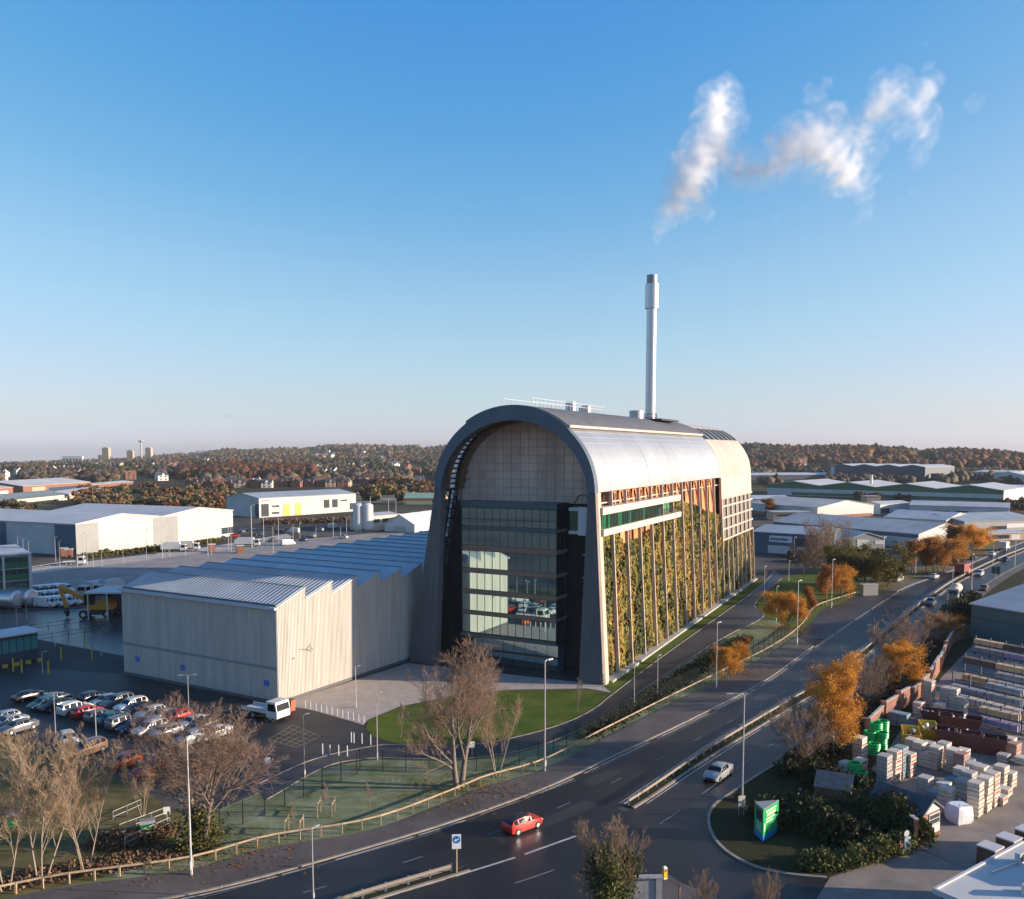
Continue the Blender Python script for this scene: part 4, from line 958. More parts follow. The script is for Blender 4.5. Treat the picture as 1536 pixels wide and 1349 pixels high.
for px0, px1, y0, d, lab in ((225,258,690,2300,'long four-storey flats on the hillside'),(295,326,677,3700,'white-roofed school near the skyline'),(492,522,695,1700,'grey flat-roofed works among the trees'),(95,125,685,3600,'pale blocks in the far town')):
    p = far_at(px0,d); w = (px1-px0)/FPX*d; h = CAM_H+(HOR-y0)*d/FPX-p.z
    t = thing('block',lab,'building',(p.x,p.y,p.z-4)); h = max(h,8)
    b = MB(); b.box(0,w,0,15,0,h+4); b.build('wall',M_BUFF if 'flats' in lab else M_WHITE,t)
    b = MB(); b.box(-.5,w+.5,-.5,15.5,h+4,h+4.6); b.build('roof',M_ROOFG if 'flats' in lab else M_ROOFW,t)
    for k in range(6):
        q = MB(); q.box(w*k/6+w/40,w*(k+1)/6-w/40,-.3,.1,h*.3+2,h*.8+2); q.build('window',M_WIN,t)
# ------------------------------------------------------------------ houses
def house(seed, wallm, roofm):
    r = random.Random(seed); t = thing('house','','house'); w, dp, e, rs = 9.5, 8, 5.2, 3.0
    b = MB(); b.prism([(0,0),(dp,0),(dp,e),(dp/2,e+rs),(0,e)],-w/2,w/2,axis='x'); parts = [(b.build('wall',wallm,t),-1)]
    b = MB()
    for s in (0,1):
        y0, y1 = (-.4,dp/2) if s == 0 else (dp+.4,dp/2); z0, z1 = e-.3, e+rs
        b.add([(-w/2-.3,y0,z0+.05),(w/2+.3,y0,z0+.05),(w/2+.3,y1,z1+.05),(-w/2-.3,y1,z1+.05),(-w/2-.3,y0,z0+.3),(w/2+.3,y0,z0+.3),(w/2+.3,y1,z1+.3),(-w/2-.3,y1,z1+.3)],[(0,1,2,3),(4,7,6,5),(0,4,5,1),(1,5,6,2),(3,7,4,0)])
    parts.append((b.build('roof',roofm,t),-1))
    b = MB(); b.box(w/2-1.6,w/2-.5,dp/2-.4,dp/2+.4,e+rs-1,e+rs+1.3); parts.append((b.build('chimney',M_BRICK,parts[1][0]),1))
    for x in (-2.8,1.6):
        for z in (.9,3.3):
            b = MB(); b.box(x,x+1.5,-.08,.05,z,z+1.3); parts.append((b.build('window',M_WIN,t),-1))
    b = MB(); b.prism([(-1.6,e-.2),(1.6,e-.2),(0,e+2.0)],-.5,2.2,axis='y'); parts.append((b.build('gable',wallm,t),-1))
    return Proto(t, parts)
M_SLATE = mat('slate_roof',(.055,.06,.07),.6,rnd=.2); M_TILE = mat('tile_roof',(.22,.085,.05),.85,rnd=.2)
HP = [house(1,M_BRICK,M_SLATE), house(2,mat('white_render',(.66,.62,.56),.85,rnd=.1),M_SLATE), house(3,M_BRICK,M_TILE), house(4,M_BUFF,M_SLATE)]
HL_ = ['red brick house with slate roof among trees','white rendered house with slate roof among trees','red brick house with orange tiled roof among trees','buff brick house with slate roof among trees']
r = random.Random(11); cnt = 0
def put_house(x, y, k, rz, s=1.0):
    w = ' in the row beyond the dry field' if y < 960 else (' on the near suburb slope' if y < 1500 else (' on the middle hillside' if y < 2400 else ' on the far hillside'))
    if x > 250: w = ' below the right ridge'
    HP[k].put((x,y,terrain(x,y)-.3),rz,HL_[k].replace(' among trees','')+w,HL_[k].replace('house','houses',1).replace(' among trees','')+w,s)
for i in range(34):           # the terrace rows beyond the field
    px = 285+i*10.5+r.uniform(-2,2); Y = 830+r.uniform(0,10)+(i%3==0)*45+ (i//12)*20
    put_house((px-CX)/FPX*Y, Y, r.choice([0,0,1,2,3,0]), r.choice([.1,.15,1.4,-.2]), 1.05)
for i in range(14):
    px = 1120+i*5+r.uniform(-2,2); Y = 1500+r.uniform(0,300); put_house((px-CX)/FPX*Y, Y, r.choice([1,1,2,3]), r.uniform(-.5,.5), 1.1)
for i in range(170):
    px = r.uniform(-20,680) if r.random() < .8 else r.uniform(1110,1250); Y = r.choice([r.uniform(1000,1500),r.uniform(1500,2600),r.uniform(2200,3300)]) if px < 900 else r.uniform(1300,1900)
    put_house((px-CX)/FPX*Y, Y, r.choice([0,1,1,2,3]), r.uniform(-1,1), 1.25)

# ------------------------------------------------------------------ vegetation
M_BARK = mat('bark_grey',(.16,.125,.10),.9,nscale=2,namt=.3); M_TWIG = mat('twig_brown',(.21,.135,.092),.9); M_TWIGP = mat('twig_pale',(.30,.21,.13),.9); M_BARKP = mat('bark_pale',(.27,.205,.15),.9,nscale=2,namt=.25)
def segs_mesh(name, S, m, n=4):
    """many tapered sticks (p0,p1,r0,r1) as one mesh"""
    S = np.asarray(S,dtype=float).reshape(-1,8); p0, p1, r0, r1 = S[:,:3], S[:,3:6], S[:,6], S[:,7]
    d = p1-p0; d /= np.maximum(np.linalg.norm(d,axis=1),1e-6)[:,None]
    up = np.where(np.abs(d[:,2:3]) > .95, np.array([[1.,0,0]]), np.array([[0,0,1.]])); a = np.cross(d,up); a /= np.linalg.norm(a,axis=1)[:,None]; b = np.cross(d,a)
    V = []
    for P_, r in ((p0,r0),(p1,r1)):
        for j in range(n):
            t = 2*math.pi*j/n; V.append(P_+(a*math.cos(t)+b*math.sin(t))*r[:,None])
    V = np.stack(V,1); k = len(S); base = (np.arange(k)*2*n)[:,None]
    F = []
    for j in range(n): F.append(np.concatenate([base+j, base+(j+1)%n, base+n+(j+1)%n, base+n+j],1))
    F = np.stack(F,1).reshape(-1,4)
    me = bpy.data.meshes.new(name); nv = k*2*n; nf = len(F)
    me.vertices.add(nv); me.vertices.foreach_set('co', np.ascontiguousarray(V.reshape(-1,3),dtype=np.float32).ravel())
    me.loops.add(nf*4); me.loops.foreach_set('vertex_index', F.ravel().astype(np.int32))
    me.polygons.add(nf); me.polygons.foreach_set('loop_start', np.arange(0,nf*4,4,dtype=np.int32)); me.polygons.foreach_set('loop_total', np.full(nf,4,dtype=np.int32))
    me.polygons.foreach_set('use_smooth', np.ones(nf,dtype=bool)); me.update(); me.materials.append(m); return me
def grow(seed, H, stems=1, spread=.5, kids=(8,7,6,5), up=.35, trunk_r=.22, bare=.22, lens=(.45,.42,.45,.5), lean=.1, tf=.84):
    r = random.Random(seed); thick = []; thin = []; tips = []
    def rv(s): return Vector((r.gauss(0,s),r.gauss(0,s),r.gauss(0,s)))
    def branch(p, d, L, rad, lv):
        n = 4 if lv < 2 else 3; pts = [p.copy()]
        for i in range(n):
            d = (d+rv(.10 if lv else .04)+Vector((0,0,up*.12*(lv>0)))).normalized(); p = p+d*L/n; pts.append(p.copy())
        out = thick if lv < 3 else thin
        for i in range(n):
            a, b = rad*(1-.75*i/n), rad*(1-.75*(i+1)/n)
            out.append((*pts[i],*pts[i+1],max(a,.012),max(b,.0085)))
        tips.append((pts[-1], lv))
        if lv < len(kids):
            for c in range(kids[lv]):
                t = (bare if lv == 0 else .2)+(1-(bare if lv == 0 else .2))*(c+r.random()*.8)/kids[lv]; t = min(t,.99); i = min(int(t*n),n-1); q = pts[i].lerp(pts[i+1],t*n-i)
                ax = d.cross(rv(1)).normalized(); ang = spread*r.uniform(.7,1.35)
                nd = (d*math.cos(ang)+ax*math.sin(ang)+Vector((0,0,up*(.5 if lv < 2 else .25)))).normalized()
                branch(q, nd, L*lens[lv]*r.uniform(.75,1.2)*(1.15-.45*t), rad*(1-.75*t)*.55, lv+1)
    for s in range(stems):
        a = 2*math.pi*s/stems+r.random(); off = Vector((math.cos(a),math.sin(a),0))*(0 if stems == 1 else .35)
        d0 = Vector((math.cos(a)*lean*(stems > 1)*2, math.sin(a)*lean*(stems > 1)*2, 1)).normalized()
        branch(off, d0, H*tf*r.uniform(.93,1.07), trunk_r, 0)
    return thick, thin, tips
def tree_proto(name, seed, H, bark=M_BARK, twig=M_TWIG, leaf=None, nleaf=0, lsize=.3, lspread=.6, **kw):
    th, tn, tips = grow(seed, H, **kw); t = thing(name,'','tree')
    parts = [(link('trunk',segs_mesh('trunk',th,bark,6),t),-1)]
    if nleaf:
        rg = np.random.default_rng(seed); T = np.array([tuple(p) for p,lv in tips if lv >= 2]); P = T[rg.integers(0,len(T),nleaf)]+rg.normal(0,lspread,(nleaf,3))
        P[:,2] = np.maximum(P[:,2],.4)
        ph = rg.normal(0,.8,(6,3)); cl = np.sin(P@ph.T).sum(1)/4
        V, va = cards(P, rg.normal(0,1,(nleaf,3))+np.array([0,0,.3]), rg.uniform(.6,1.2,nleaf)*lsize, np.clip(.5+cl*.28+rg.normal(0,.16,nleaf),0,1), .6, 1., rg)
        tw = link('twigs',segs_mesh('twigs',tn,twig,3),t); parts.append((tw,-1))
        parts.append((link('crown',card_mesh('crown',V,va,leaf),t),-1))
    else:
        parts.append((link('crown',segs_mesh('crown',tn,twig,3),t),-1))
    return Proto(t, parts)
M_GOLD = leafmat('golden_leaves',[(.16,.065,.02),(.38,.15,.022),(.55,.24,.03),(.70,.38,.06),(.50,.20,.03)],trans=.35)
M_RUST = leafmat('rust_leaves',[(.13,.055,.025),(.26,.11,.035),(.36,.15,.04),(.28,.14,.05)],trans=.3)
M_IVY = leafmat('ivy_leaves',[(.025,.032,.010),(.06,.07,.018),(.12,.12,.035),(.17,.15,.05)],trans=.15)
M_OLIVE = leafmat('olive_leaves',[(.03,.032,.010),(.08,.075,.018),(.15,.125,.025),(.20,.15,.035)],trans=.2)
M_HEDGE = leafmat('hedge_leaves',[(.012,.014,.006),(.03,.034,.012),(.06,.06,.02)],trans=.1)
M_BRUSH = leafmat('brush_twigs',[(.06,.035,.02),(.12,.07,.04),(.17,.10,.055),(.22,.15,.09)],trans=.1)
def plant(proto, bx, by, ty, label, base_h, group=None, rz=None, sx=1.0, cat='tree', seed=0):
    """stand a tree on pixel (bx,by) so that its top reaches row ty"""
    h = hgt(bx,by,ty); s = h/base_h; p = G(bx,by); rz = rz if rz is not None else random.Random(bx*7+by).uniform(0,6.3)
    return proto.put((p.x,p.y,.0),rz,label,group,(s*sx,s*sx,s),cat=cat)
# big bare trees in the foreground verge
PA = tree_proto('bare_tree',21,14,stems=2,spread=.72,kids=(11,9,7,6),up=.30,trunk_r=.30,bare=.22,lens=(.62,.55,.5,.55),lean=.08,tf=.70)
plant(PA,688,1182,956,'bare ash tree on the verge in front of the glazed offices',15.5,sx=1.05,rz=.6)
PB = tree_proto('bare_tree',5,14,stems=2,spread=.74,kids=(11,9,7,6),up=.28,trunk_r=.30,bare=.26,lens=(.62,.55,.5,.55),lean=.10,tf=.70)
plant(PB,300,1275,1030,'ivy-based bare tree on the verge beside the car park entrance',15.5,sx=1.1,rz=2.1)
PC = tree_proto('bare_birch',8,12,bark=M_BARKP,twig=M_TWIGP,stems=3,spread=.50,kids=(10,7,6,4),up=.45,trunk_r=.085,bare=.25,lens=(.42,.46,.46,.5),lean=.13,tf=.82)
plant(PC,62,1322,1108,'multi-stemmed pale bare birch on the rough grass at the rail fence',13,sx=1.15,rz=.4)
plant(PC,128,1312,1118,'pale bare birch standing beside the multi-stemmed birch',13,sx=.95,rz=2.4)
plant(PC,8,1335,1120,'pale bare birch at the end of the rail fence',13,sx=1.0,rz=4.0)
plant(PC,215,1225,1130,'short bare birch beside the green bin',13,sx=.9,rz=5.0)
plant(PC,30,1175,1095,'small bare birch on the bank by the car park',13,sx=1.1,rz=1.0,group=None)
plant(PC,105,1180,1090,'slim bare birch on the bank behind the red cars',13,sx=1.2,rz=3.0)
plant(PC,745,1165,1040,'smaller bare tree right of the verge ash',13,sx=1.0,rz=1.7)
# right-hand roadside trees
PD = tree_proto('bare_thicket',31,9,stems=5,spread=.6,kids=(8,7,6,4),up=.45,trunk_r=.10,bare=.1,lens=(.55,.5,.46,.5),lean=.2)
for i,(x,y,ty,l,s) in enumerate(((1198,1148,1050,'bare shrubby tree in front of the golden birch',1.25),(1292,1062,985,'bare tree between the two golden trees',1.2),(1325,1040,985,'bare bush beneath the golden maple',1.1),(1368,985,925,'wide bare bush along the road beyond the golden maple',1.5),(1345,1000,940,'bare bush on the roadside bank',1.5),(1398,965,915,'bare bush by the yard wall corner',1.4),(1225,1128,1060,'low bare bush under the golden birch',1.2))):
    plant(PD,x,y,ty,l,10,sx=s,rz=i*1.3)
PG = tree_proto('golden_birch',12,12,leaf=M_GOLD,nleaf=30000,lsize=.15,lspread=.34,bark=M_BARKP,stems=2,spread=.7,kids=(12,7,5,3),up=.35,trunk_r=.14,bare=.10,lens=(.52,.46,.45,.5),lean=.10)
plant(PG,1252,1135,1012,'tall golden birch on the corner bank by the green coils',11.5,sx=.95,rz=.3)
PM = tree_proto('golden_maple',17,8,leaf=M_GOLD,nleaf=17000,lsize=.17,lspread=.36,stems=2,spread=.75,kids=(9,7,5,3),up=.22,trunk_r=.14,bare=.12,lens=(.6,.45,.45,.5),lean=.12)
plant(PM,1352,1036,968,'wide golden maple over the brick yard wall',9,sx=1.1,rz=1.0)
plant(PM,1412,962,924,'small yellow tree by the teal shed',9,sx=1.3,rz=2.0)
PR = tree_proto('rust_tree',19,7,leaf=M_RUST,nleaf=9000,lsize=.17,lspread=.32,stems=1,spread=.6,kids=(9,6,4,3),up=.45,trunk_r=.11,bare=.22,lens=(.42,.45,.45,.5))
for x,y,ty,l,s,pr in ((1178,942,892,'golden young tree on the lawn beyond the site road',1.2,PM),(1214,930,888,'rust young tree at the site road fence',1.0,PR),(1240,908,856,'rust tree beside the side junction',1.2,PR),(1262,900,852,'golden tree beside the steel cabinet',1.1,PM),(1090,1018,975,'left of three small golden trees on the verge slope',1.0,PM),(1104,1008,968,'middle of three small golden trees on the verge slope',.9,PM),(1118,998,962,'right of three small golden trees on the verge slope',.8,PR),
     (1368,862,818,'rust tree behind the side road',1.5,PR),(1390,860,814,'second rust tree behind the side road',1.4,PR),(1412,858,808,'golden tree by the parked white van',1.3,PM),(1400,862,826,'low rust bush between roadside trees',1.6,PR),(1448,832,790,'tall golden tree beside the direction sign',1.3,PM),(1462,828,792,'golden tree right of the direction sign',1.2,PM),(1432,838,796,'rust tree left of the direction sign',1.4,PR),(1142,826,800,'rust bush at the end of the arched works',1.3,PR),(1152,774,752,'rust tree behind the brown brick block',2.0,PR)):
    plant(pr,x,y,ty,l,9 if pr is PM else 7,sx=s)
PO = tree_proto('willow_bush',23,9,leaf=M_OLIVE,nleaf=22000,lsize=.22,lspread=.42,stems=5,spread=.6,kids=(8,6,5,3),up=.4,trunk_r=.12,bare=.1,lens=(.5,.5,.45,.5),lean=.3)
plant(PO,1300,884,820,'big rounded olive-green willow beside the side road',9.5,sx=1.35,rz=.5)
plant(PO,1330,880,838,'smaller olive willow joined to the big one',9.5,sx=1.1,rz=2.5)
plant(PD,1225,862,778,'tall bare tree in front of the blue trade unit',10,sx=.9,rz=.7)
plant(PD,1250,858,785,'second bare tree in front of the long grey unit',10,sx=.9,rz=2.7)
plant(PD,1205,862,815,'bare bush at the trade unit fence',10,sx=1.4,rz=1.1)
# ivy tree at the bottom edge
PI = tree_proto('ivy_tree',41,7,leaf=M_IVY,nleaf=9000,lsize=.17,lspread=.42,stems=3,spread=.55,kids=(8,6,4,3),up=.5,trunk_r=.12,bare=.1,lens=(.36,.45,.45,.5),lean=.1)
plant(PI,912,1420,1278,'ivy-covered tree by the stone gate pier at the road edge',7.0,sx=.85,rz=.2)
plant(PD,905,1400,1232,'bare branches rising out of the ivy tree',10,sx=.8,rz=1.1)
plant(PD,1150,1385,1315,'bare shrub top at the bottom of the side road',10,sx=.7,rz=3.0); plant(PD,1060,1385,1318,'bare shrub beside the pale path corner',10,sx=.8,rz=4.0)
# ivy round the foot of the bare tree
def leaf_mass(name, label, cat, P, m, size, seed=0, loc=(0,0,0), jit=.8, kind=None, group=None):
    rg = np.random.default_rng(seed); n = len(P); ph = rg.normal(0,1.2,(6,3)); cl = np.sin(P@ph.T).sum(1)/4
    V, va = cards(P, rg.normal(0,1,(n,3))+np.array([0,0,.5]), rg.uniform(.6,1.3,n)*size, np.clip(.45+cl*.28+rg.normal(0,.18,n),0,1), jit, 1., rg)
    o = link(name, card_mesh(name,V,va,m), None, loc); return tag(o,label,cat,group,kind)
rg = np.random.default_rng(8)
n = 2600; P = rg.normal(0,1,(n,3))*np.array([.9,.8,1.5])+np.array([0,0,1.2]); P[:,2] = np.abs(P[:,2]); p = G(300,1275)
leaf_mass('ivy_bush','yellowing ivy bush round the foot of the bare verge tree','bush',P,M_OLIVE,.2,3,(p.x,p.y,0))
# hedge and bushes on the corner island: filled along pixel outline
def hedge(name, label, px, h, m, n, size, seed, w=1.6):
    C = gcurve(px,6); C = resample(C,.25); rg = np.random.default_rng(seed); idx = rg.integers(0,len(C),n); B = np.array([tuple(C[i]) for i in idx])
    o = B[0].copy(); a = rg.uniform(-1,1,n); zz = rg.uniform(0,1,n)**.7; top = h*(.8+.2*np.sin(B[:,0]*1.7+B[:,1]*.9)+.12*np.sin(B[:,0]*4.1))
    P = B-o+np.stack([a*w*.6+rg.normal(0,.12,n), rg.uniform(-1,1,n)*w*.6+rg.normal(0,.12,n), zz*top*np.sqrt(np.clip(1.15-a*a,.1,1))],1)
    return leaf_mass(name,label,'hedge',P,m,size,seed,(o[0],o[1],.13))
hedge('hedge','clipped dark hedge along the side of the corner island',[(1210,1305),(1260,1302),(1310,1288),(1360,1272)],1.6,M_IVY,7000,.2,1,1.5)
hedge('hedge','tall dark evergreen hedge behind the wooden kiosk',[(1285,1232),(1320,1240),(1350,1250),(1370,1262)],4.0,M_IVY,13000,.24,2,2.6)
hedge('hedge','overgrown dark shrubs in the middle of the island',[(1165,1235),(1210,1235),(1250,1250),(1300,1262)],2.2,M_HEDGE,14000,.28,3,4.0)
hedge('hedge','ivy heap covering the old shed roof edge',[(1225,1180),(1262,1190),(1300,1205)],3.0,M_HEDGE,7000,.26,4,2.2)
hedge('hedge','dark scrub beneath the golden birch',[(1180,1165),(1215,1140),(1250,1125)],1.8,M_HEDGE,6000,.24,5,2.2)
hedge('hedge','roadside scrub along the foot of the yard wall',[(1262,1105),(1300,1062),(1345,1012),(1395,965)],1.8,M_BRUSH,9000,.24,6,2.4)
hedge('hedge','dark scrub below the teal shed wall',[(1425,935),(1446,930),(1460,915)],4.5,M_HEDGE,6000,.35,7,3.5)
hedge('hedge','dark planting strip between the site road and the mesh fence',[(880,1108),(930,1078),(1000,1035),(1060,995),(1120,960)],1.0,M_HEDGE,9000,.24,8,2.6)
hedge('hedge','tangled brown undergrowth along the verge rail fence',[(20,1325),(120,1308),(220,1290),(280,1278)],.45,M_BRUSH,3500,.2,9,2.4)
hedge('hedge','dry brown undergrowth below the birch stems',[(150,1268),(200,1262),(250,1250)],.7,M_BRUSH,3000,.2,10,2.5)
hedge('hedge','rough hedge in front of the large white warehouse',[(120,838),(180,832),(260,822),(330,812)],1.6,M_OLIVE,5000,.5,11,3.0)
hedge('hedge','scrub line beside the white unit with orange doors',[(400,787),(450,785),(500,783),(540,781)],2.2,M_BRUSH,4000,.7,12,5.0)
# young trees on the lawns: slim feathery saplings with stakes
PS = tree_proto('sapling',51,4.2,bark=M_BARK,twig=M_TWIG,stems=1,spread=.45,kids=(12,5,3),up=.6,trunk_r=.035,bare=.3,lens=(.3,.45,.5))
for x,y,ty,l in ((601,1108,1045,'bare sapling on the lawn left of the glazed offices'),(822,1020,988,'bare sapling by the office door'),(868,1046,1012,'bare sapling beside the right arch leg'),(866,1068,1014,'taller bare sapling on the lawn near the site road'),(904,1040,1008,'bare sapling at the lawn corner'),(556,1215,1165,'sapling on the verge by the mesh fence'),(489,1222,1165,'staked sapling on the frosty verge'),(441,1248,1195,'staked sapling beside the low timber guard'),(1150,870,848,'bare sapling beyond the works')):
    plant(PS,x,y,ty,l,4.6,sx=1.3)
# ------------------------------------------------------------------ distant woods, scrub and bushes
def bush_proto(name, seed, n, size, m, w=4.0, h=3.6):
    rg = np.random.default_rng(seed); t = thing(name,'','bush')
    cs = rg.normal(0,.42,(9,3))*np.array([w,w,h*.35])+np.array([0,0,h*.5]); rs = rg.uniform(.3,.5,9)*w*.75
    k = rg.integers(0,9,n); d = rg.normal(size=(n,3)); d /= np.linalg.norm(d,axis=1)[:,None]; rad = rs[k]*rg.uniform(.55,1.03,n)
    P = cs[k]+d*rad[:,None]*np.array([1,1,.85]); P[:,2] = np.clip(P[:,2],.1,None)
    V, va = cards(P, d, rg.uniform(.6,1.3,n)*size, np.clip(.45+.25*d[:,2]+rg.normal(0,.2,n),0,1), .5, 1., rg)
    S = []
    for i in range(9): S.append((0,0,0,*cs[i],.14,.05))
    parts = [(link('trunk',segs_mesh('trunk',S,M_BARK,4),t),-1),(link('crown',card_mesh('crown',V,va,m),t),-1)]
    return Proto(t, parts)
M_WOODR = leafmat('rust_wood',[(.06,.028,.014),(.13,.055,.024),(.19,.085,.034),(.15,.08,.04)],trans=.15)
M_WOODB = leafmat('brown_wood',[(.032,.024,.014),(.07,.050,.028),(.10,.072,.042),(.12,.09,.055)],trans=.1)
M_WOODG = leafmat('dark_green_wood',[(.012,.017,.009),(.03,.036,.015),(.055,.058,.024),(.075,.07,.03)],trans=.1)
M_WOODO = leafmat('ochre_wood',[(.07,.05,.02),(.14,.10,.04),(.20,.145,.06),(.17,.11,.055)],trans=.15)
BP = [bush_proto('bush',1,650,.85,M_WOODB), bush_proto('bush',2,650,.85,M_WOODR), bush_proto('bush',3,650,.8,M_WOODG), bush_proto('bush',4,650,.85,M_WOODO)]
BL = ['brown leafless bush','rust coloured bush','dark green bush','ochre bush']
r = random.Random(77)
def scatter(px0, px1, y0, y1, n, weights, where, s0=.9, s1=1.6, h=1.0):
    for i in range(n):
        px, py = r.uniform(px0,px1), r.uniform(y0,y1); p = G(px,py); k = r.choices(range(4),weights)[0]; s = r.uniform(s0,s1)
        BP[k].put((p.x,p.y,terrain(p.x,p.y)-.2), r.uniform(0,6.3), BL[k]+' '+where, BL[k].replace('bush','bushes')+' '+where, (s,s,s*r.uniform(.8,1.2)*h))
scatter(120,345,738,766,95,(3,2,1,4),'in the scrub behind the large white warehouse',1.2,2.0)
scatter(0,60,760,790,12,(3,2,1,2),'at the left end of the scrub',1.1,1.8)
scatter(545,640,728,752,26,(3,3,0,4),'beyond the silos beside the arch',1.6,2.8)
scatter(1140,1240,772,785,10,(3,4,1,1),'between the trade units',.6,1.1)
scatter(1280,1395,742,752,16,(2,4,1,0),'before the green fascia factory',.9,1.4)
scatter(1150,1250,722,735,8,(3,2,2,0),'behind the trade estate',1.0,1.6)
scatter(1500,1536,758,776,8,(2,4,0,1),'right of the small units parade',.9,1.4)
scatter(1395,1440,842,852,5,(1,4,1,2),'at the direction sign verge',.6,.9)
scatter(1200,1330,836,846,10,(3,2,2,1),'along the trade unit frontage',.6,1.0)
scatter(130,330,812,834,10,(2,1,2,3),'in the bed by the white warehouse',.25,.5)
# far woods: thousands of crowns that read as one mass per belt
def icos():
    b = bmesh.new(); bmesh.ops.create_icosphere(b, subdivisions=1, radius=1); V = np.array([v.co[:] for v in b.verts]); F = np.array([[v.index for v in f.verts] for f in b.faces]); b.free(); return V, F
IV, IF = icos()
def wood(name, label, pts, m, smin, smax, seed):
    rg = np.random.default_rng(seed); n = len(pts); P = np.array(pts); s = rg.uniform(smin,smax,n)
    nv = len(IV); V = IV[None]*(1+rg.normal(0,.20,(n,nv,1))); V = V*np.stack([s,s,s*rg.uniform(.8,1.2,n)],1)[:,None,:]+P[:,None,:]+np.array([0,0,1])*(s*.55)[:,None,None]
    F = (IF[None]+(np.arange(n)*nv)[:,None,None]).reshape(-1,3); nf = len(F)
    me = bpy.data.meshes.new(name); me.vertices.add(n*nv); me.vertices.foreach_set('co',np.ascontiguousarray(V.reshape(-1,3),dtype=np.float32).ravel())
    me.loops.add(nf*3); me.loops.foreach_set('vertex_index',F.ravel().astype(np.int32)); me.polygons.add(nf)
    me.polygons.foreach_set('loop_start',np.arange(0,nf*3,3,dtype=np.int32)); me.polygons.foreach_set('loop_total',np.full(nf,3,dtype=np.int32)); me.update()
    a = me.attributes.new('var','FLOAT','FACE'); a.data.foreach_set('value',np.clip(np.repeat(rg.uniform(.1,.9,n),len(IF))+rg.normal(0,.15,nf),0,1).astype(np.float32)); me.materials.append(m)
    tag(link(name,me),label,'woodland',kind='stuff')
def belt(n, px0, px1, d0, d1, cond=None, seed=0):
    q = random.Random(seed); out = []
    while len(out) < n:
        px = q.uniform(px0,px1); d = d0*(d1/d0)**q.random(); x = (px-CX)/FPX*d
        if cond and not cond(px,d,q): continue
        out.append((x,d,terrain(x,d)))
    return out
nzz = lambda px,d: math.sin(px*.031+d*.004)+math.sin(px*.013-d*.0071+2)+math.sin(px*.071+d*.0023+1)
wood('far_wood','rust brown beech wood beyond the terrace houses',belt(1500,270,470,1050,1330,seed=1),M_WOODR,5,9,1)
wood('far_wood','brown trees scattered over the suburb on the left',belt(4200,-150,700,950,2600,lambda p,d,q: nzz(p,d) > -.3,seed=2),M_WOODB,3.5,7,2)
wood('far_wood','dark evergreen clumps over the suburb on the left',belt(2600,-150,700,1200,3600,lambda p,d,q: nzz(p+90,d+300) > .5,seed=3),M_WOODG,4,8,3)
wood('far_wood','brown woods along the left skyline ridge',belt(4200,-250,760,2400,4700,lambda p,d,q: nzz(p+50,d*.6) > -.7,seed=4),M_WOODB,6,11,4)
wood('far_wood','rust wood along the middle of the left hillside',belt(900,200,720,1700,2600,lambda p,d,q: nzz(p+10,d+900) > .7,seed=5),M_WOODR,4,8,5)
wood('far_wood','rust brown wood covering the right ridge',belt(3800,1085,1750,1300,2150,lambda p,d,q: nzz(p+200,d) > -1.2,seed=6),M_WOODR,5,9,6)
wood('far_wood','dark woods along the right skyline ridge',belt(2600,1085,1750,1500,2300,lambda p,d,q: nzz(p+20,d*1.3) > .1,seed=7),M_WOODG,5,9,7)
wood('far_wood','brown trees at the foot of the right ridge',belt(1500,1085,1700,900,1350,lambda p,d,q: nzz(p+120,d*2) > .2,seed=8),M_WOODB,3,6,8)

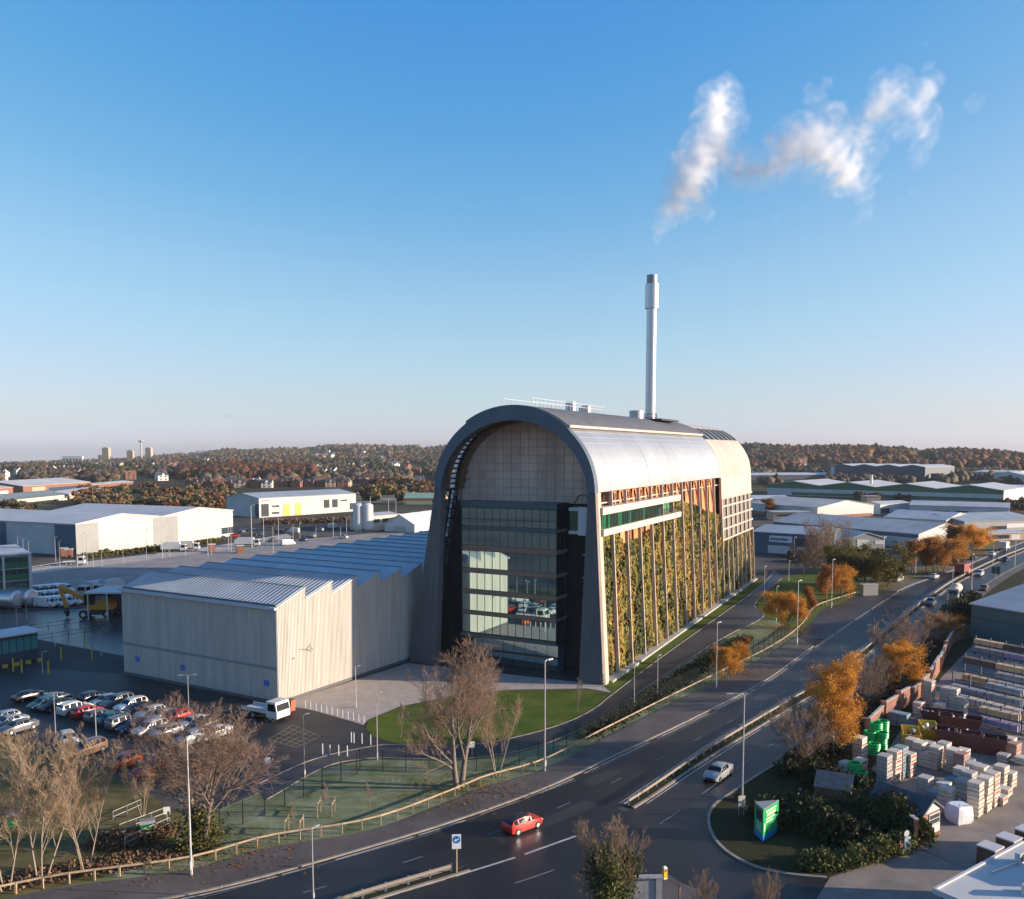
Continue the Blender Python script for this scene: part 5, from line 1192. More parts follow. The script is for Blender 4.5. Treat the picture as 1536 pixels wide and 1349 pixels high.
# ------------------------------------------------------------------ vehicles
M_CARGL = mat('car_glass',(.008,.010,.012),.08,spec=.45)
M_HEAD = mat('headlamp_glass',(.7,.7,.7),.1,.4); M_TAIL = mat('tail_lamp',(.35,.01,.01),.2)
def paint(name, c): return mat('paint_'+name, c, .32, .15, coat=.35)
def body_rings(kind):
    """stations: x, bottom z, sill half width, belt z, belt half width, roof z, roof half width"""
    if kind == 'hatch': return 4.0,[(-2.0,.45,.70,.62,.72,.70,.62),(-1.93,.30,.80,.90,.82,1.02,.70),(-1.6,.22,.85,.98,.86,1.36,.58),(-1.1,.20,.86,.98,.87,1.46,.60),(-.2,.20,.86,.96,.87,1.48,.60),(.45,.20,.86,.95,.87,1.40,.60),(1.1,.20,.86,.93,.86,.97,.72),(1.7,.22,.84,.84,.83,.88,.66),(1.95,.32,.72,.66,.74,.72,.60),(2.0,.42,.64,.58,.66,.62,.56)]
    if kind == 'saloon': return 4.6,[(-2.3,.45,.70,.66,.74,.74,.64),(-2.2,.30,.82,.90,.84,.98,.74),(-1.75,.22,.87,.97,.88,1.04,.74),(-1.0,.20,.88,.97,.89,1.38,.58),(-.2,.20,.88,.96,.89,1.44,.60),(.5,.20,.88,.95,.89,1.36,.60),(1.25,.20,.88,.93,.88,.97,.74),(1.95,.22,.86,.84,.84,.88,.68),(2.22,.32,.74,.66,.76,.72,.60),(2.3,.42,.66,.58,.68,.62,.56)]
    if kind == 'suv': return 4.5,[(-2.25,.50,.74,.80,.78,.90,.70),(-2.2,.34,.84,1.06,.86,1.25,.72),(-1.95,.28,.88,1.10,.90,1.60,.64),(-1.2,.26,.90,1.10,.91,1.68,.66),(-.2,.26,.90,1.08,.91,1.70,.66),(.45,.26,.90,1.07,.91,1.60,.65),(1.1,.26,.90,1.05,.90,1.10,.76),(1.8,.28,.88,.98,.88,1.03,.72),(2.18,.36,.78,.78,.80,.84,.66),(2.25,.48,.70,.68,.72,.74,.62)]
    return 5.4,[(-2.7,.45,.92,1.3,.93,2.10,.82),(-2.66,.35,.95,1.35,.96,2.25,.86),(-2.0,.30,.96,1.35,.97,2.32,.87),(0,.30,.96,1.35,.97,2.34,.87),(.9,.30,.96,1.33,.97,2.28,.85),(1.35,.30,.96,1.28,.97,1.95,.80),(1.9,.30,.95,1.22,.95,1.28,.82),(2.45,.34,.90,1.02,.90,1.08,.74),(2.68,.45,.82,.80,.82,.86,.68)]
def ring(s):
    x, zb, wb, zs, ws, zr, wr = s; zm = zb+(zs-zb)*.5
    return [(x,-wb,zb),(x,-ws*1.0,zm),(x,-ws*.985,zs),(x,-wr-.03,zr-.05),(x,-wr*.8,zr),(x,0,zr+.02),(x,wr*.8,zr),(x,wr+.03,zr-.05),(x,ws*.985,zs),(x,ws,zm),(x,wb,zb)]
def car_proto(kind, pname, roof=None):
    L, st = body_rings(kind); name = {'hatch':'hatchback','saloon':'saloon_car','suv':'sports_utility_car','van':'van'}[kind]
    t = thing(name,'','car'); rg = [ring(s) for s in st]
    b = MB(); b.loft(rg); body = b.build('body',paint(*pname),t,smooth=True); parts = [(body,-1)]
    # glass: faces between belt and roof on the cabin stations, lifted a few mm
    cab = [i for i, s in enumerate(st) if s[5]-s[3] > .3]; i0, i1 = cab[0], cab[-1]
    def pt(i, j, o): p = Vector(rg[i][j]); return p
    def quad(a, bb, c, d, nrm, o=.012, sh=.10):
        cc = (a+bb+c+d)/4; return [tuple(q.lerp(cc,sh)+nrm*o) for q in (a,bb,c,d)]
    for sgn,(ja,jb) in ((-1,(2,3)),(1,(8,7))):
        b = MB()
        for i in range(i0, i1):
            if kind == 'van' and i < i1-1: continue
            b.add(quad(pt(i,ja,0),pt(i+1,ja,0),pt(i+1,jb,0),pt(i,jb,0),Vector((0,sgn,.3)).normalized(),.014,.12),[(0,1,2,3)])
        if kind != 'van':
            b.add([tuple(pt(i1,ja,0)+Vector((.05,sgn*.012,.03))),tuple(pt(i1+1,ja,0)+Vector((-.12,sgn*.012,.02))),tuple(pt(i1,jb,0)+Vector((.05,sgn*.012,-.06)))],[(0,1,2)])
        parts.append((b.build('side_window',M_CARGL,t),-1))
    for i, nm, dr in ((i1,'windscreen',1),(i0-1,'rear_window',-1)):
        if kind == 'van' and dr < 0: continue
        b = MB(); a, c = rg[i], rg[i+1]
        if dr > 0: lo, hi = c, a
        else: lo, hi = a, c
        P = [Vector(lo[3]),Vector(lo[7]),Vector(hi[7]),Vector(hi[3])]
        nr = (P[1]-P[0]).cross(P[3]-P[0]).normalized(); nr = nr if nr.x*dr > 0 else -nr
        A_ = [Vector(lo[j]).lerp(Vector(hi[j]),.10)+nr*.02 for j in (3,4,5,6,7)]; B_ = [Vector(lo[j]).lerp(Vector(hi[j]),.92)+nr*.02 for j in (3,4,5,6,7)]
        b.add([tuple(q) for q in A_+B_],[(k,k+1,k+6,k+5) for k in range(4)]); parts.append((b.build(nm,M_CARGL,t),-1))
    if roof:
        b = MB()
        for i in range(i0,i1): b.add([tuple(Vector(rg[i][j])+Vector((0,0,.012))) for j in (3,4,5,6,7)]+[tuple(Vector(rg[i+1][j])+Vector((0,0,.012))) for j in (3,4,5,6,7)],[(0,1,6,5),(1,2,7,6),(2,3,8,7),(3,4,9,8)])
        parts.append((b.build('roof_panel',roof,t),-1))
    wr = .32 if kind in ('hatch','saloon') else .36; wx = L*.31
    for x in (-wx,wx):
        for s in (-1,1):
            y = s*(st[3][2]-.06); b = MB(); b.tube([(x,y-.10*s,wr),(x,y+.10*s,wr)],wr,16); w = b.build('wheel',M_RUB,t); k = len(parts); parts.append((w,-1))
            b = MB(); b.tube([(x,y+.08*s,wr),(x,y+.112*s,wr)],wr*.62,10); parts.append((b.build('rim',M_CHROME,w),k))
    for s in (-1,1):
        f = st[-2]; b = MB(); b.box(f[0]-.14,f[0]+.07,min(s*.42,s*.70),max(s*.42,s*.70),f[3]-.13,f[3]+.02); parts.append((b.build('headlight',M_HEAD,t),-1))
        q = st[1]; b = MB(); b.box(q[0]-.05,q[0]+.05,min(s*.56,s*.80),max(s*.56,s*.80),q[3]-.18,q[3]+.02); parts.append((b.build('tail_light',M_TAIL,t),-1))
    f = st[-1]; b = MB(); b.box(f[0]-.05,f[0]+.012,-.45,.45,.36,.58); parts.append((b.build('grille',M_DARK,t),-1))
    return Proto(t, parts)
COLS = {'white':(.52,.52,.51),'silver':(.28,.29,.305),'black':(.012,.012,.014),'grey':(.10,.105,.115),'blue':(.02,.045,.12),'red':(.42,.018,.015),'teal':(.02,.09,.11),'navy':(.012,.02,.05),'brown':(.16,.085,.05),'orange':(.5,.09,.02)}
CP = {}
def put_car(kind, col, px, py, heading, label, z=.03, group=None):
    k = (kind,col)
    if k not in CP: CP[k] = car_proto(kind,(col,COLS[col]))
    p = G(px,py); return CP[k].put((p.x,p.y,z),heading,label,group)
# the car park: two rows, each car square to the row
a, c = G(67,1056), G(224,1094); rowd = (c-a).normalized(); hd = math.atan2(rowd.x,-rowd.y)+math.pi
ROW1 = [('hatch','teal',66,1058,'dark teal hatchback at the end of the front parking row'),('saloon','black',85,1060,'black saloon second in the front parking row'),('suv','white',113,1066,'white sports utility car beside the red hatchback'),('hatch','red',131,1070,'bright red hatchback in the front parking row'),('hatch','grey',151,1076,'grey hatchback right of the red hatchback'),('saloon','teal',169,1080,'teal saloon in the front parking row'),('suv','grey',186,1087,'dark grey sports utility car in the front parking row'),('saloon','navy',203,1092,'navy saloon beside the white utility car'),('suv','white',225,1097,'white sports utility car in front of the bare tree'),('hatch','silver',250,1101,'silver hatchback behind the bare tree branches'),('suv','silver',287,1112,'silver utility car at the end of the front row'),('saloon','white',322,1102,'white saloon alone at the end of the rows')]
ROW2 = [('saloon','black',44,1046,'black saloon alone on the pale island'),('hatch','grey',84,1050,'grey hatchback behind the black saloon'),('hatch','navy',140,1048,'navy hatchback in the back parking row'),('saloon','silver',160,1053,'silver saloon in the back parking row'),('suv','grey',176,1056,'grey utility car in the back parking row'),('suv','white',196,1062,'white utility car in the back parking row'),('saloon','black',210,1066,'black saloon in the back parking row'),('hatch','white',226,1072,'white hatchback in the back parking row'),('saloon','silver',244,1076,'silver saloon behind the bare tree'),('hatch','red',266,1078,'maroon-red hatchback half hidden by branches'),('saloon','white',290,1086,'white saloon at the end of the back row'),('hatch','black',308,1090,'black hatchback at the end of the back row')]
rr = random.Random(9)
for k, cpx, x, y, l in ROW1+ROW2: put_car(k, cpx, x, y+4, hd+rr.choice([0,0,math.pi])+rr.uniform(-.04,.04), l)
for k, cpx, x, y, h, l in (('hatch','white',103,1116,hd+1.2,'white hatchback driving along the parking aisle'),('suv','brown',131,1132,hd+.1,'bronze utility car nearest the bank'),('hatch','orange',186,1150,hd+.1,'orange-red hatchback by the bank'),('hatch','red',222,1162,hd+.15,'red hatchback with black roof by the bank'),('saloon','silver',14,1090,hd,'silver saloon parked on the left island'),('saloon','grey',28,1097,hd,'grey saloon parked on the left island'),('hatch','silver',5,1084,hd,'silver hatchback parked on the left island')):
    put_car(k, cpx, x, y, h, l)
def tang(px, py, C):
    p = G(px,py); i = min(range(len(C)), key=lambda k: (C[k]-p).length); i = max(1,min(i,len(C)-2)); d = C[i+1]-C[i-1]; return math.atan2(d.y,d.x)
CP[('hatch','redb')] = car_proto('hatch',('red',COLS['red']),M_DARK); p = G(783,1244); CP[('hatch','redb')].put((p.x,p.y,.034),tang(783,1244,EDGE_L),'red hatchback with black roof driving on the dual carriageway',scale=1.0)
put_car('saloon','silver',1077,1166,tang(1077,1166,MED_R)+math.pi,'silver-blue saloon driving on the far carriageway',.038)
for k,c_,x,y,C,f,l in (('saloon','white',1401,868,EDGE_L,0,'white saloon leaving the side junction'),('suv','grey',1396,908,MED_R,1,'dark grey utility car ahead of the cement lorry'),('suv','white',1469,864,MED_R,1,'white utility car following the cement lorry'),('saloon','white',1488,834,EDGE_L,0,'white saloon far up the dual carriageway'),('saloon','black',1460,840,EDGE_L,0,'black saloon far up the dual carriageway'),('van','white',1346,872,EDGE_L,0,'white van waiting at the side junction'),('hatch','navy',1508,842,MED_R,1,'navy hatchback beside the teal shed roof'),('hatch','brown',1476,886,MED_R,1,'brown hatchback half hidden by the teal shed roof')):
    put_car(k,c_,x,y,tang(x,y,C)+(math.pi if f else 0),l,.036)
# lorries
def wheels(t, xs, y, r=.5, w=.3):
    for x in xs:
        for s in (-1,1):
            b = MB(); b.tube([(x,s*y-w/2,r),(x,s*y+w/2,r)],r,14); o = b.build('wheel',M_RUB,t); b = MB(); b.tube([(x,s*(y+w/2-.02),r),(x,s*(y+w/2+.02),r)],r*.5,10); b.build('rim',M_GALV,o)
def cab(t, x0, x1, m, h=2.7, w=1.22):
    b = MB(); b.prism([(x0,.6),(x1,.6),(x1+.02,1.5),(x1-.25,h),(x0,h)],-w,w,axis='y'); c = b.build('cab',m,t)
    b = MB(); b.add([(x1+.04,-w+.12,1.55),(x1+.04,w-.12,1.55),(x1-.21,w-.14,h-.2),(x1-.21,-w+.14,h-.2)],[(0,1,2,3)]); b.build('windscreen',M_CARGL,c)
    for s in (-1,1): b = MB(); b.add([(x0+.3,s*(w+.01),1.5),(x1-.2,s*(w+.01),1.5),(x1-.35,s*(w+.01),h-.25),(x0+.3,s*(w+.01),h-.25)],[(0,1,2,3)]); b.build('side_window',M_CARGL,c)
    for s in (-1,1): b = MB(); b.box(x1-.02,x1+.05,min(s*.7,s*1.1),max(s*.7,s*1.1),.8,1.05); b.build('headlight',M_HEAD,c)
def box_lorry(px, py, rz, label, cabm, bodym, L=7.5, kind='box', h=3.3, name='lorry', group=None, z=.03):
    p = G(px,py); t = thing(name,label,'lorry',(p.x,p.y,z),rz,group)
    cab(t,L/2-1.9,L/2,cabm); b = MB(); b.box(-L/2,L/2-1.95,-.45,.45,.55,.95); b.build('chassis',M_DARK,t); wheels(t,(-L/2+1.0,-L/2+2.2,L/2-1.2),1.0)
    if kind == 'box': b = MB(); b.box(-L/2,L/2-2.05,-1.25,1.25,1.0,h); b.build('body',bodym,t)
    elif kind == 'refuse':
        b = MB(); b.prism([(-L/2-.4,1.0),(L/2-2.1,1.0),(L/2-2.1,h),(-L/2+.6,h),(-L/2-.4,h-.9)],-1.25,1.25,axis='y'); b.build('body',bodym,t); b = MB(); b.box(-L/2-.6,-L/2+.3,-1.1,1.1,.8,1.5); b.build('hopper',M_DARK,t)
    elif kind == 'tank':
        b = MB(); b.tube([(-L/2,0,2.0),(-L/2+.5,0,2.2),(L/2-3.2,0,2.45),(L/2-2.2,0,2.2)],[.6,1.15,1.25,.6],16); b.build('drum',bodym,t,smooth=True)
        b = MB(); b.bar((-L/2-.3,0,1.1),(-L/2-.2,0,3.3),.5,.4); b.build('chute',M_GALV,t)
    elif kind == 'flat':
        b = MB(); b.box(-L/2,L/2-2.0,-1.1,1.1,1.0,1.15); b.build('bed',mat('pale_bed',(.5,.48,.46),.7),t)
        for y in (-1.1,1.06):
            b = MB(); b.box(-L/2,L/2-2.0,y,y+.04,1.15,1.5); b.build('side_board',M_CLADL,t)
        b = MB(); b.box(L/2-2.05,L/2-1.98,-1.1,1.1,1.15,2.5); b.build('headboard',M_DARK,t)
    return t
box_lorry(1432,898,tang(1432,898,MED_R)+math.pi,'cement mixer lorry with cream drum on the dual carriageway',M_CLADG,mat('cream_drum',(.55,.45,.34),.5),8,'tank',name='cement_lorry')
box_lorry(1444,862,tang(1444,862,EDGE_L),'red lorry with white box heading away on the dual carriageway',mat('sign_red',(.5,.06,.04),.6),mat('lorry_red',(.20,.03,.03),.5),7,'box')
box_lorry(1506,826,tang(1506,826,EDGE_L),'white box lorry far up the dual carriageway',M_WHITE,M_WHITE,7,'box')
d = G(418,1057)-G(187,1012); box_lorry(398,1077,math.atan2(d.y,d.x),'white flatbed lorry parked at the corner of the sawtooth hall',M_WHITE,M_WHITE,6.6,'flat',name='flatbed_lorry')
box_lorry(262,828,.15,'white refuse lorry behind the sawtooth hall by the warehouse',M_WHITE,M_CLADL,8,'refuse',name='refuse_lorry'); box_lorry(284,826,.15,'second white refuse lorry nose to tail by the warehouse',M_WHITE,M_CLADW,7,'refuse',name='refuse_lorry')
box_lorry(372,820,.1,'long white refuse lorry by the lamp standards',M_WHITE,M_CLADL,8.5,'refuse',name='refuse_lorry')
box_lorry(112,848,.2,'white pickup lorry on the concrete estate road',M_WHITE,M_WHITE,6,'flat',name='pickup_lorry')
for i,(x,y) in enumerate(((141,892),(162,890))): box_lorry(x,y,-1.9,'white refuse lorry parked nose-on in the yard behind the excavator',M_WHITE,M_CLADL,8,'refuse',name='refuse_lorry',group='refuse lorries behind the excavator')
k = 0
for row in range(3):
    for i in range(4):
        x, y = 56+i*13+row*7, 893+row*9-i*1.2; put_car('van','white',x,y,-.2,'white van in the packed yard beside the green office',.03,'white vans packed beside the green office'); k += 1
for x,y,kd,cc in ((432,818,'van','white'),(408,812,'saloon','grey'),(455,812,'hatch','blue'),(440,800,'van','white'),(375,796,'saloon','silver'),(362,800,'suv','grey'),(388,803,'hatch','navy'),(480,797,'suv','silver'),(500,793,'van','white'),(515,808,'hatch','white'),(352,806,'hatch','red'),(420,800,'saloon','black'),(470,806,'saloon','silver'),(550,776,'van','white'),(566,774,'saloon','silver'),(620,772,'saloon','white'),(640,773,'van','orange')):
    put_car(kd,cc,x,y,rr.uniform(0,3),'%s %s in the far car park behind the sawtooth hall'%(cc,{'van':'van','saloon':'saloon','suv':'utility car','hatch':'hatchback'}[kd]),.03,'vehicles in the far car park')
for x,y,kd,cc in ((1385,808,'hatch','silver'),(1396,810,'saloon','grey'),(1340,812,'saloon','black'),(1352,814,'hatch','white'),(1366,812,'hatch','blue')):
    put_car(kd,cc,x,y,rr.uniform(0,3),'%s %s parked in front of the trade units'%(cc,'saloon' if kd=='saloon' else 'hatchback'),.03,'cars by the trade units')
b = box_lorry(1355,773,.05,'white coach parked by the white-painted unit',M_WHITE,M_WHITE,10,'box',name='coach')
# excavator
p = G(148,926); t = thing('excavator','orange wheeled material handler with folded boom in the yard','excavator',(p.x,p.y,.03),math.pi+.1); s_ = 1.5
M_CAT = mat('plant_orange',(.45,.19,.02),.5)
b = MB(); b.box(-2.2*s_,2.2*s_,-1.1*s_,1.1*s_,.5*s_,1.1*s_); b.build('undercarriage',M_DARK,t); wheels(t,(-1.6*s_,1.6*s_),1.2*s_,.6*s_,.5)
b = MB(); b.prism([(-2.2*s_,1.2*s_),(1.2*s_,1.2*s_),(1.2*s_,1.9*s_),(.2*s_,2.0*s_),(-.6*s_,2.7*s_),(-1.4*s_,2.6*s_),(-2.2*s_,2.0*s_)],-1.1*s_,1.1*s_,axis='y'); b.build('body',M_CAT,t)
b = MB(); b.box(.3*s_,1.5*s_,.2*s_,1.1*s_,1.9*s_,3.4*s_); b.build('cab',M_CARGL,t); b = MB(); b.box(.25*s_,1.55*s_,.15*s_,1.15*s_,3.4*s_,3.5*s_); b.build('cab_roof',M_CAT,t)
b = MB(); b.bar((.8*s_,-.3*s_,2.0*s_),(5.2*s_,-.3*s_,4.4*s_),.5*s_,.6*s_); b.build('boom',M_CAT,t); b = MB(); b.bar((5.2*s_,-.3*s_,4.5*s_),(4.4*s_,-.3*s_,1.4*s_),.4*s_,.45*s_); b.build('arm',M_CAT,t)
b = MB(); b.tube([(4.4*s_,-.3*s_,1.5*s_),(4.4*s_,-.3*s_,.9*s_),(4.3*s_,-.3*s_,.2)],[.3,.7,.25],8); b.build('grab',M_DARK,t)
for x,y in ((10,905),(32,902)):
    p = G(x,y+8); t = thing('storage_tank','silver horizontal tank beside the green office','tank',(p.x,p.y,.02),-.3,'pair of silver tanks by the green office'); b = MB(); b.tube([(-3.4,0,2.2),(-3,0,2.2),(3,0,2.2),(3.4,0,2.2)],[1.5,2.0,2.0,1.5],18); b.build('vessel',M_FLUE,t,smooth=True)
    for x_ in (-2,2): b = MB(); b.box(x_-.2,x_+.2,-1.2,1.2,0,.9); b.build('saddle',M_DARK,t)

# ------------------------------------------------------------------ lamp columns
def lamp_proto(arm, h=10.0):
    t = thing('street_lamp','','street lamp'); b = MB(); b.tube([(0,0,0),(0,0,1.4),(0,0,1.41),(0,0,h)],[.11,.11,.085,.05],8); parts = [(b.build('column',M_GALV,t),-1)]
    if arm == 2: ends = (-.9,.9)
    elif arm == 1: ends = (1.1,)
    else: ends = (.45,)
    for e in ends:
        b = MB(); b.tube([(0,0,h-.05),(e*.5,0,h+.06),(e,0,h+.08)],[.04,.035,.03],6); parts.append((b.build('arm',M_GALV,t),-1))
        k = 1 if e > 0 else -1; b = MB(); b.box(min(e-.1*k,e+.5*k),max(e-.1*k,e+.5*k),-.13,.13,h+.02,h+.12); parts.append((b.build('lantern',M_GALV,t),-1))
    b = MB(); b.box(-.09,.09,-.125,-.09,.5,1.1); parts.append((b.build('access_door',M_CLADL,t),-1))
    return Proto(t, parts)
LP = {k: lamp_proto(k) for k in (0,1,2)}
def lamp(k, bx, by, ty, rz, label, group=None):
    h = hgt(bx,by,ty); p = G(bx,by); s = h/10.0; LP[k].put((p.x,p.y,0),rz,label,group,(max(.8,s),max(.8,s),s))
for k,bx,by,ty,rz,l in ((0,287,1314,1105,.6,'pale street lamp on the footway beside the ivy-footed tree'),(0,470,1352,1243,1.0,'street lamp at the footway edge below the staked saplings'),(1,1113,1203,1042,math.pi,'tall street lamp with arm on the corner of the hedge island'),(0,817,1158,992,.8,'street lamp on the footway in front of the office lawn'),(0,1074,1034,935,.8,'street lamp on the footway beyond the office lawn'),(0,986,1044,984,.8,'short lamp beside the site road kerb'),(0,951,1064,1000,.8,'short lamp on the verge side of the site road'),(0,566,1140,1040,.5,'car park lamp at the lawn corner'),(0,457,1166,1073,.9,'car park lamp carrying a small sign by the gate'),(2,284,1092,1013,.2,'twin-headed lamp in the car park near the hall'),(2,84,1116,1040,.2,'twin-headed lamp in the car park aisle'),(0,145,1122,1052,.2,'single lamp at the parking row end'),(0,534,1062,1000,.5,'lamp standing against the lit hall wall'),(1,1310,996,938,math.pi,'street lamp with arm on the far carriageway by the thicket'),
     (0,1195,968,872,.8,'street lamp at the bend of the rail fence'),(0,1247,912,840,.8,'street lamp beside the rust tree at the junction'),(0,1164,934,880,.8,'lamp on the island lawn beyond the site road'),(0,1146,902,850,.8,'lamp at the far end of the site road'),(0,1183,872,842,.8,'lamp on the lawn behind the site road'),(0,1324,872,806,.8,'street lamp in front of the willow bush'),(0,1373,863,808,.8,'street lamp before the rust trees'),(1,1428,890,850,math.pi,'street lamp beside the cement lorry'),(0,1457,888,832,.8,'street lamp near the teal shed roof'),(1,1420,930,885,math.pi,'street lamp behind the yellow tree'),(1,1489,856,818,math.pi,'street lamp in the central strip far up the road'),(0,1522,850,804,.8,'street lamp near the roundabout'),(0,1478,818,784,.8,'street lamp at the roundabout approach'),(0,1191,838,806,.5,'lamp in front of the blue trade unit')):
    lamp(k,bx,by,ty,rz,l)
for x,y,ty in ((28,846,806),(36,848,808),(44,850,812),(84,848,806),(90,850,812),(116,850,818),(126,846,800),(131,848,804),(140,850,812),(153,850,818),(185,846,822),(220,840,812),(244,838,790),(255,836,806),(278,834,800),(312,834,790),(317,832,808),(343,826,780),(347,828,790),(378,822,758),(396,818,774),(418,814,772),(410,830,790),(450,810,782),(440,815,786),(474,808,790),(500,806,776),(511,804,790),(520,800,777),(556,790,745),(583,780,748),(594,776,748),(100,880,862),(40,930,905),(64,1010,978),(152,985,945),(26,945,912),(83,970,955)):
    lamp(0,x,y,ty,.3,'thin lamp standard in the yards behind the sawtooth hall','lamp standards in the yards behind the hall')
# ------------------------------------------------------------------ timber rail fence along the footway
def post_rail(name, label, C, step, h, m, rails=(.95,), pw=.13, cat='fence', drop=False, posts=True, railm=None, rw=.09, rh=.16):
    P = resample(C, step); o = P[0]; t = thing(name,label,cat,(o.x,o.y,0)); q = MB(); q.box(-pw/2,pw/2,-pw/2,pw/2,0,h); me = q.mesh('post',m)
    for i, p in enumerate(P): link('post',me,t,(p.x-o.x,p.y-o.y,.0),random.Random(i).uniform(-.1,.1))
    for i in range(len(P)-1):
        a, b_ = P[i]-o, P[i+1]-o
        for z in rails: q = MB(); q.bar((a.x,a.y,z*h),(b_.x,b_.y,z*h),rw,rh); q.build('rail',railm or m,t)
    return t
RAILC = gcurve([(-60,1360),(0,1347),(100,1327),(286,1301),(400,1269),(560,1241),(680,1197),(730,1176),(815,1151),(900,1107),(1000,1056),(1080,1016),(1140,986),(1180,962),(1205,940),(1220,918),(1240,908),(1275,897),(1312,884)],10)
post_rail('rail_fence','low weathered timber knee-rail fence along the footway',RAILC,1.9,1.0,M_TIMB)
# green mesh fence behind the verge
M_MESH = bpy.data.materials.new('mesh_wire'); M_MESH.use_nodes = True
_n = M_MESH.node_tree.nodes; _l = M_MESH.node_tree.links; _b = _n['Principled BSDF']; _b.inputs['Base Color'].default_value = (.02,.03,.028,1); _b.inputs['Roughness'].default_value = .6
MESHC = gcurve([(330,1252),(400,1222),(470,1190),(530,1165),(540,1155)],6)
MESHC2 = gcurve([(540,1155),(620,1158),(700,1158),(760,1150),(820,1136),(900,1098),(1000,1046),(1080,1006),(1150,972),(1185,950)],8)
def mesh_fence(label, C, h=2.3):
    P = resample(C,2.6); o = P[0]; t = thing('mesh_fence',label,'fence',(o.x,o.y,0)); q = MB(); q.box(-.04,.04,-.04,.04,0,h+.1); me = q.mesh('post',M_DARK)
    for p in P: link('post',me,t,(p.x-o.x,p.y-o.y,0))
    for a, b_ in zip(P,P[1:]):
        a = a-o; b_ = b_-o; q = MB(); n = 22
        for i in range(1,n): c = a.lerp(b_,i/n); q.add([(c.x-.006,c.y,.08),(c.x+.006,c.y,.08),(c.x+.006,c.y,h),(c.x-.006,c.y,h)],[(0,1,2,3)])
        for i in range(12): z = .1+h*.95*i/11; q.add([(a.x,a.y,z-.006),(b_.x,b_.y,z-.006),(b_.x,b_.y,z+.006),(a.x,a.y,z+.006)],[(0,1,2,3)])
        o_ = q.build('mesh_panel',M_MESH,t,fix=False); o_['kind'] = 'stuff'
mesh_fence('dark green mesh security fence beside the frosty verge',MESHC); mesh_fence('dark green mesh security fence following the site road',MESHC2)
# site road bollards and plaza posts
for i in range(12):
    x, y = 458+i*8.0, 1062+i*2.1; p = G(x,y); o = thing('bollard','slim white post in the row across the plaza edge','bollard',(p.x,p.y,.03),0,'white plaza posts'); b = MB(); b.tube([(0,0,0),(0,0,1.0)],.06,6); b.build('shaft',M_WHITE,o); b = MB(); b.tube([(0,0,1.0),(0,0,1.06)],[.07,.03],6); b.build('cap',M_GALV,o)
for x,y in ((484,1132),(495,1134),(508,1134),(521,1135),(527,1114),(531,1115),(543,1116),(556,1118)):
    p = G(x,y); o = thing('bollard','short white bollard at the car park gate','bollard',(p.x,p.y,.03),0,'white gate bollards'); b = MB(); b.tube([(0,0,0),(0,0,1.25)],.07,6); b.build('shaft',M_WHITE,o); b = MB(); b.tube([(0,0,1.25),(0,0,1.31)],[.08,.03],6); b.build('cap',M_GALV,o)
# yellow hatched box marked on the car park
b = MB(); A_, B_, C_, D_ = G(402,1110), G(440,1088), G(480,1105), G(445,1122)
def L4(u, v): return A_.lerp(B_,u).lerp(D_.lerp(C_,u),v)
for k in range(6):
    p0, p1 = L4(0,k/5), L4(1,k/5); b.bar((p0.x,p0.y,.036),(p1.x,p1.y,.036),.10,.006); p0, p1 = L4(k/5,0), L4(k/5,1); b.bar((p0.x,p0.y,.036),(p1.x,p1.y,.036),.10,.006)
tag(b.build('hatched_box_marking',mat('faded_yellow_paint',(.24,.19,.11),.8)),kind='structure')
for k in range(5):
    p0, p1 = G(150+k*24,1116+k*5), G(158+k*24,1118+k*5); b = MB(); b.bar((p0.x,p0.y,.032),(p1.x,p1.y,.032),.35,.006); tag(b.build('road_arrow_dash',M_LINE),kind='structure')
# low timber guards round staked saplings
for x,y,l in ((441,1250,'square timber sapling guard lower on the verge'),(489,1223,'square timber sapling guard by the mesh fence')):
    p = G(x,y); o = thing('tree_guard',l,'tree guard',(p.x,p.y,.02))
    for dx in (-.7,.7):
        for dy in (-.7,.7): b = MB(); b.box(dx-.05,dx+.05,dy-.05,dy+.05,0,1.5); b.build('stake',M_TIMB,o)
    for s in (-.7,.7): b = MB(); b.bar((-.7,s,1.35),(.7,s,1.35),.05,.10); b.build('rail',M_TIMB,o); b = MB(); b.bar((s,-.7,1.25),(s,.7,1.25),.05,.10); b.build('rail',M_TIMB,o)
# crash barrier on the central reservation
def barrier(label, C, side=0):
    P = resample(C,2.0); o = P[0]; t = thing('crash_barrier',label,'barrier',(o.x,o.y,0)); q = MB(); q.box(-.06,.06,-.06,.06,0,.75); me = q.mesh('post',M_GALV)
    for p in P[:300]: link('post',me,t,(p.x-o.x,p.y-o.y,.13))
    A = [p-o for p in P]; b = MB(); ofs = offset(P,.09)
    rings = [[(p.x-o.x,p.y-o.y,.52),(p.x-o.x,p.y-o.y,.82),(q_.x-o.x,q_.y-o.y,.78),(q_.x-o.x,q_.y-o.y,.56)] for p,q_ in zip(P,ofs)]
    b.loft(rings); b.build('rail',mat('weathered_rail',(.26,.215,.17),.6,.3),t)
    return t
mid = [a.lerp(b_,.5) for a,b_ in zip(MED_L,MED_R)]
barrier('steel crash barrier in the central strip beyond the junction gap',sub(mid,(935,1208),(1740,768)))
barrier('steel crash barrier in the central strip before the junction gap',sub(mid,(200,1440),(670,1308)))
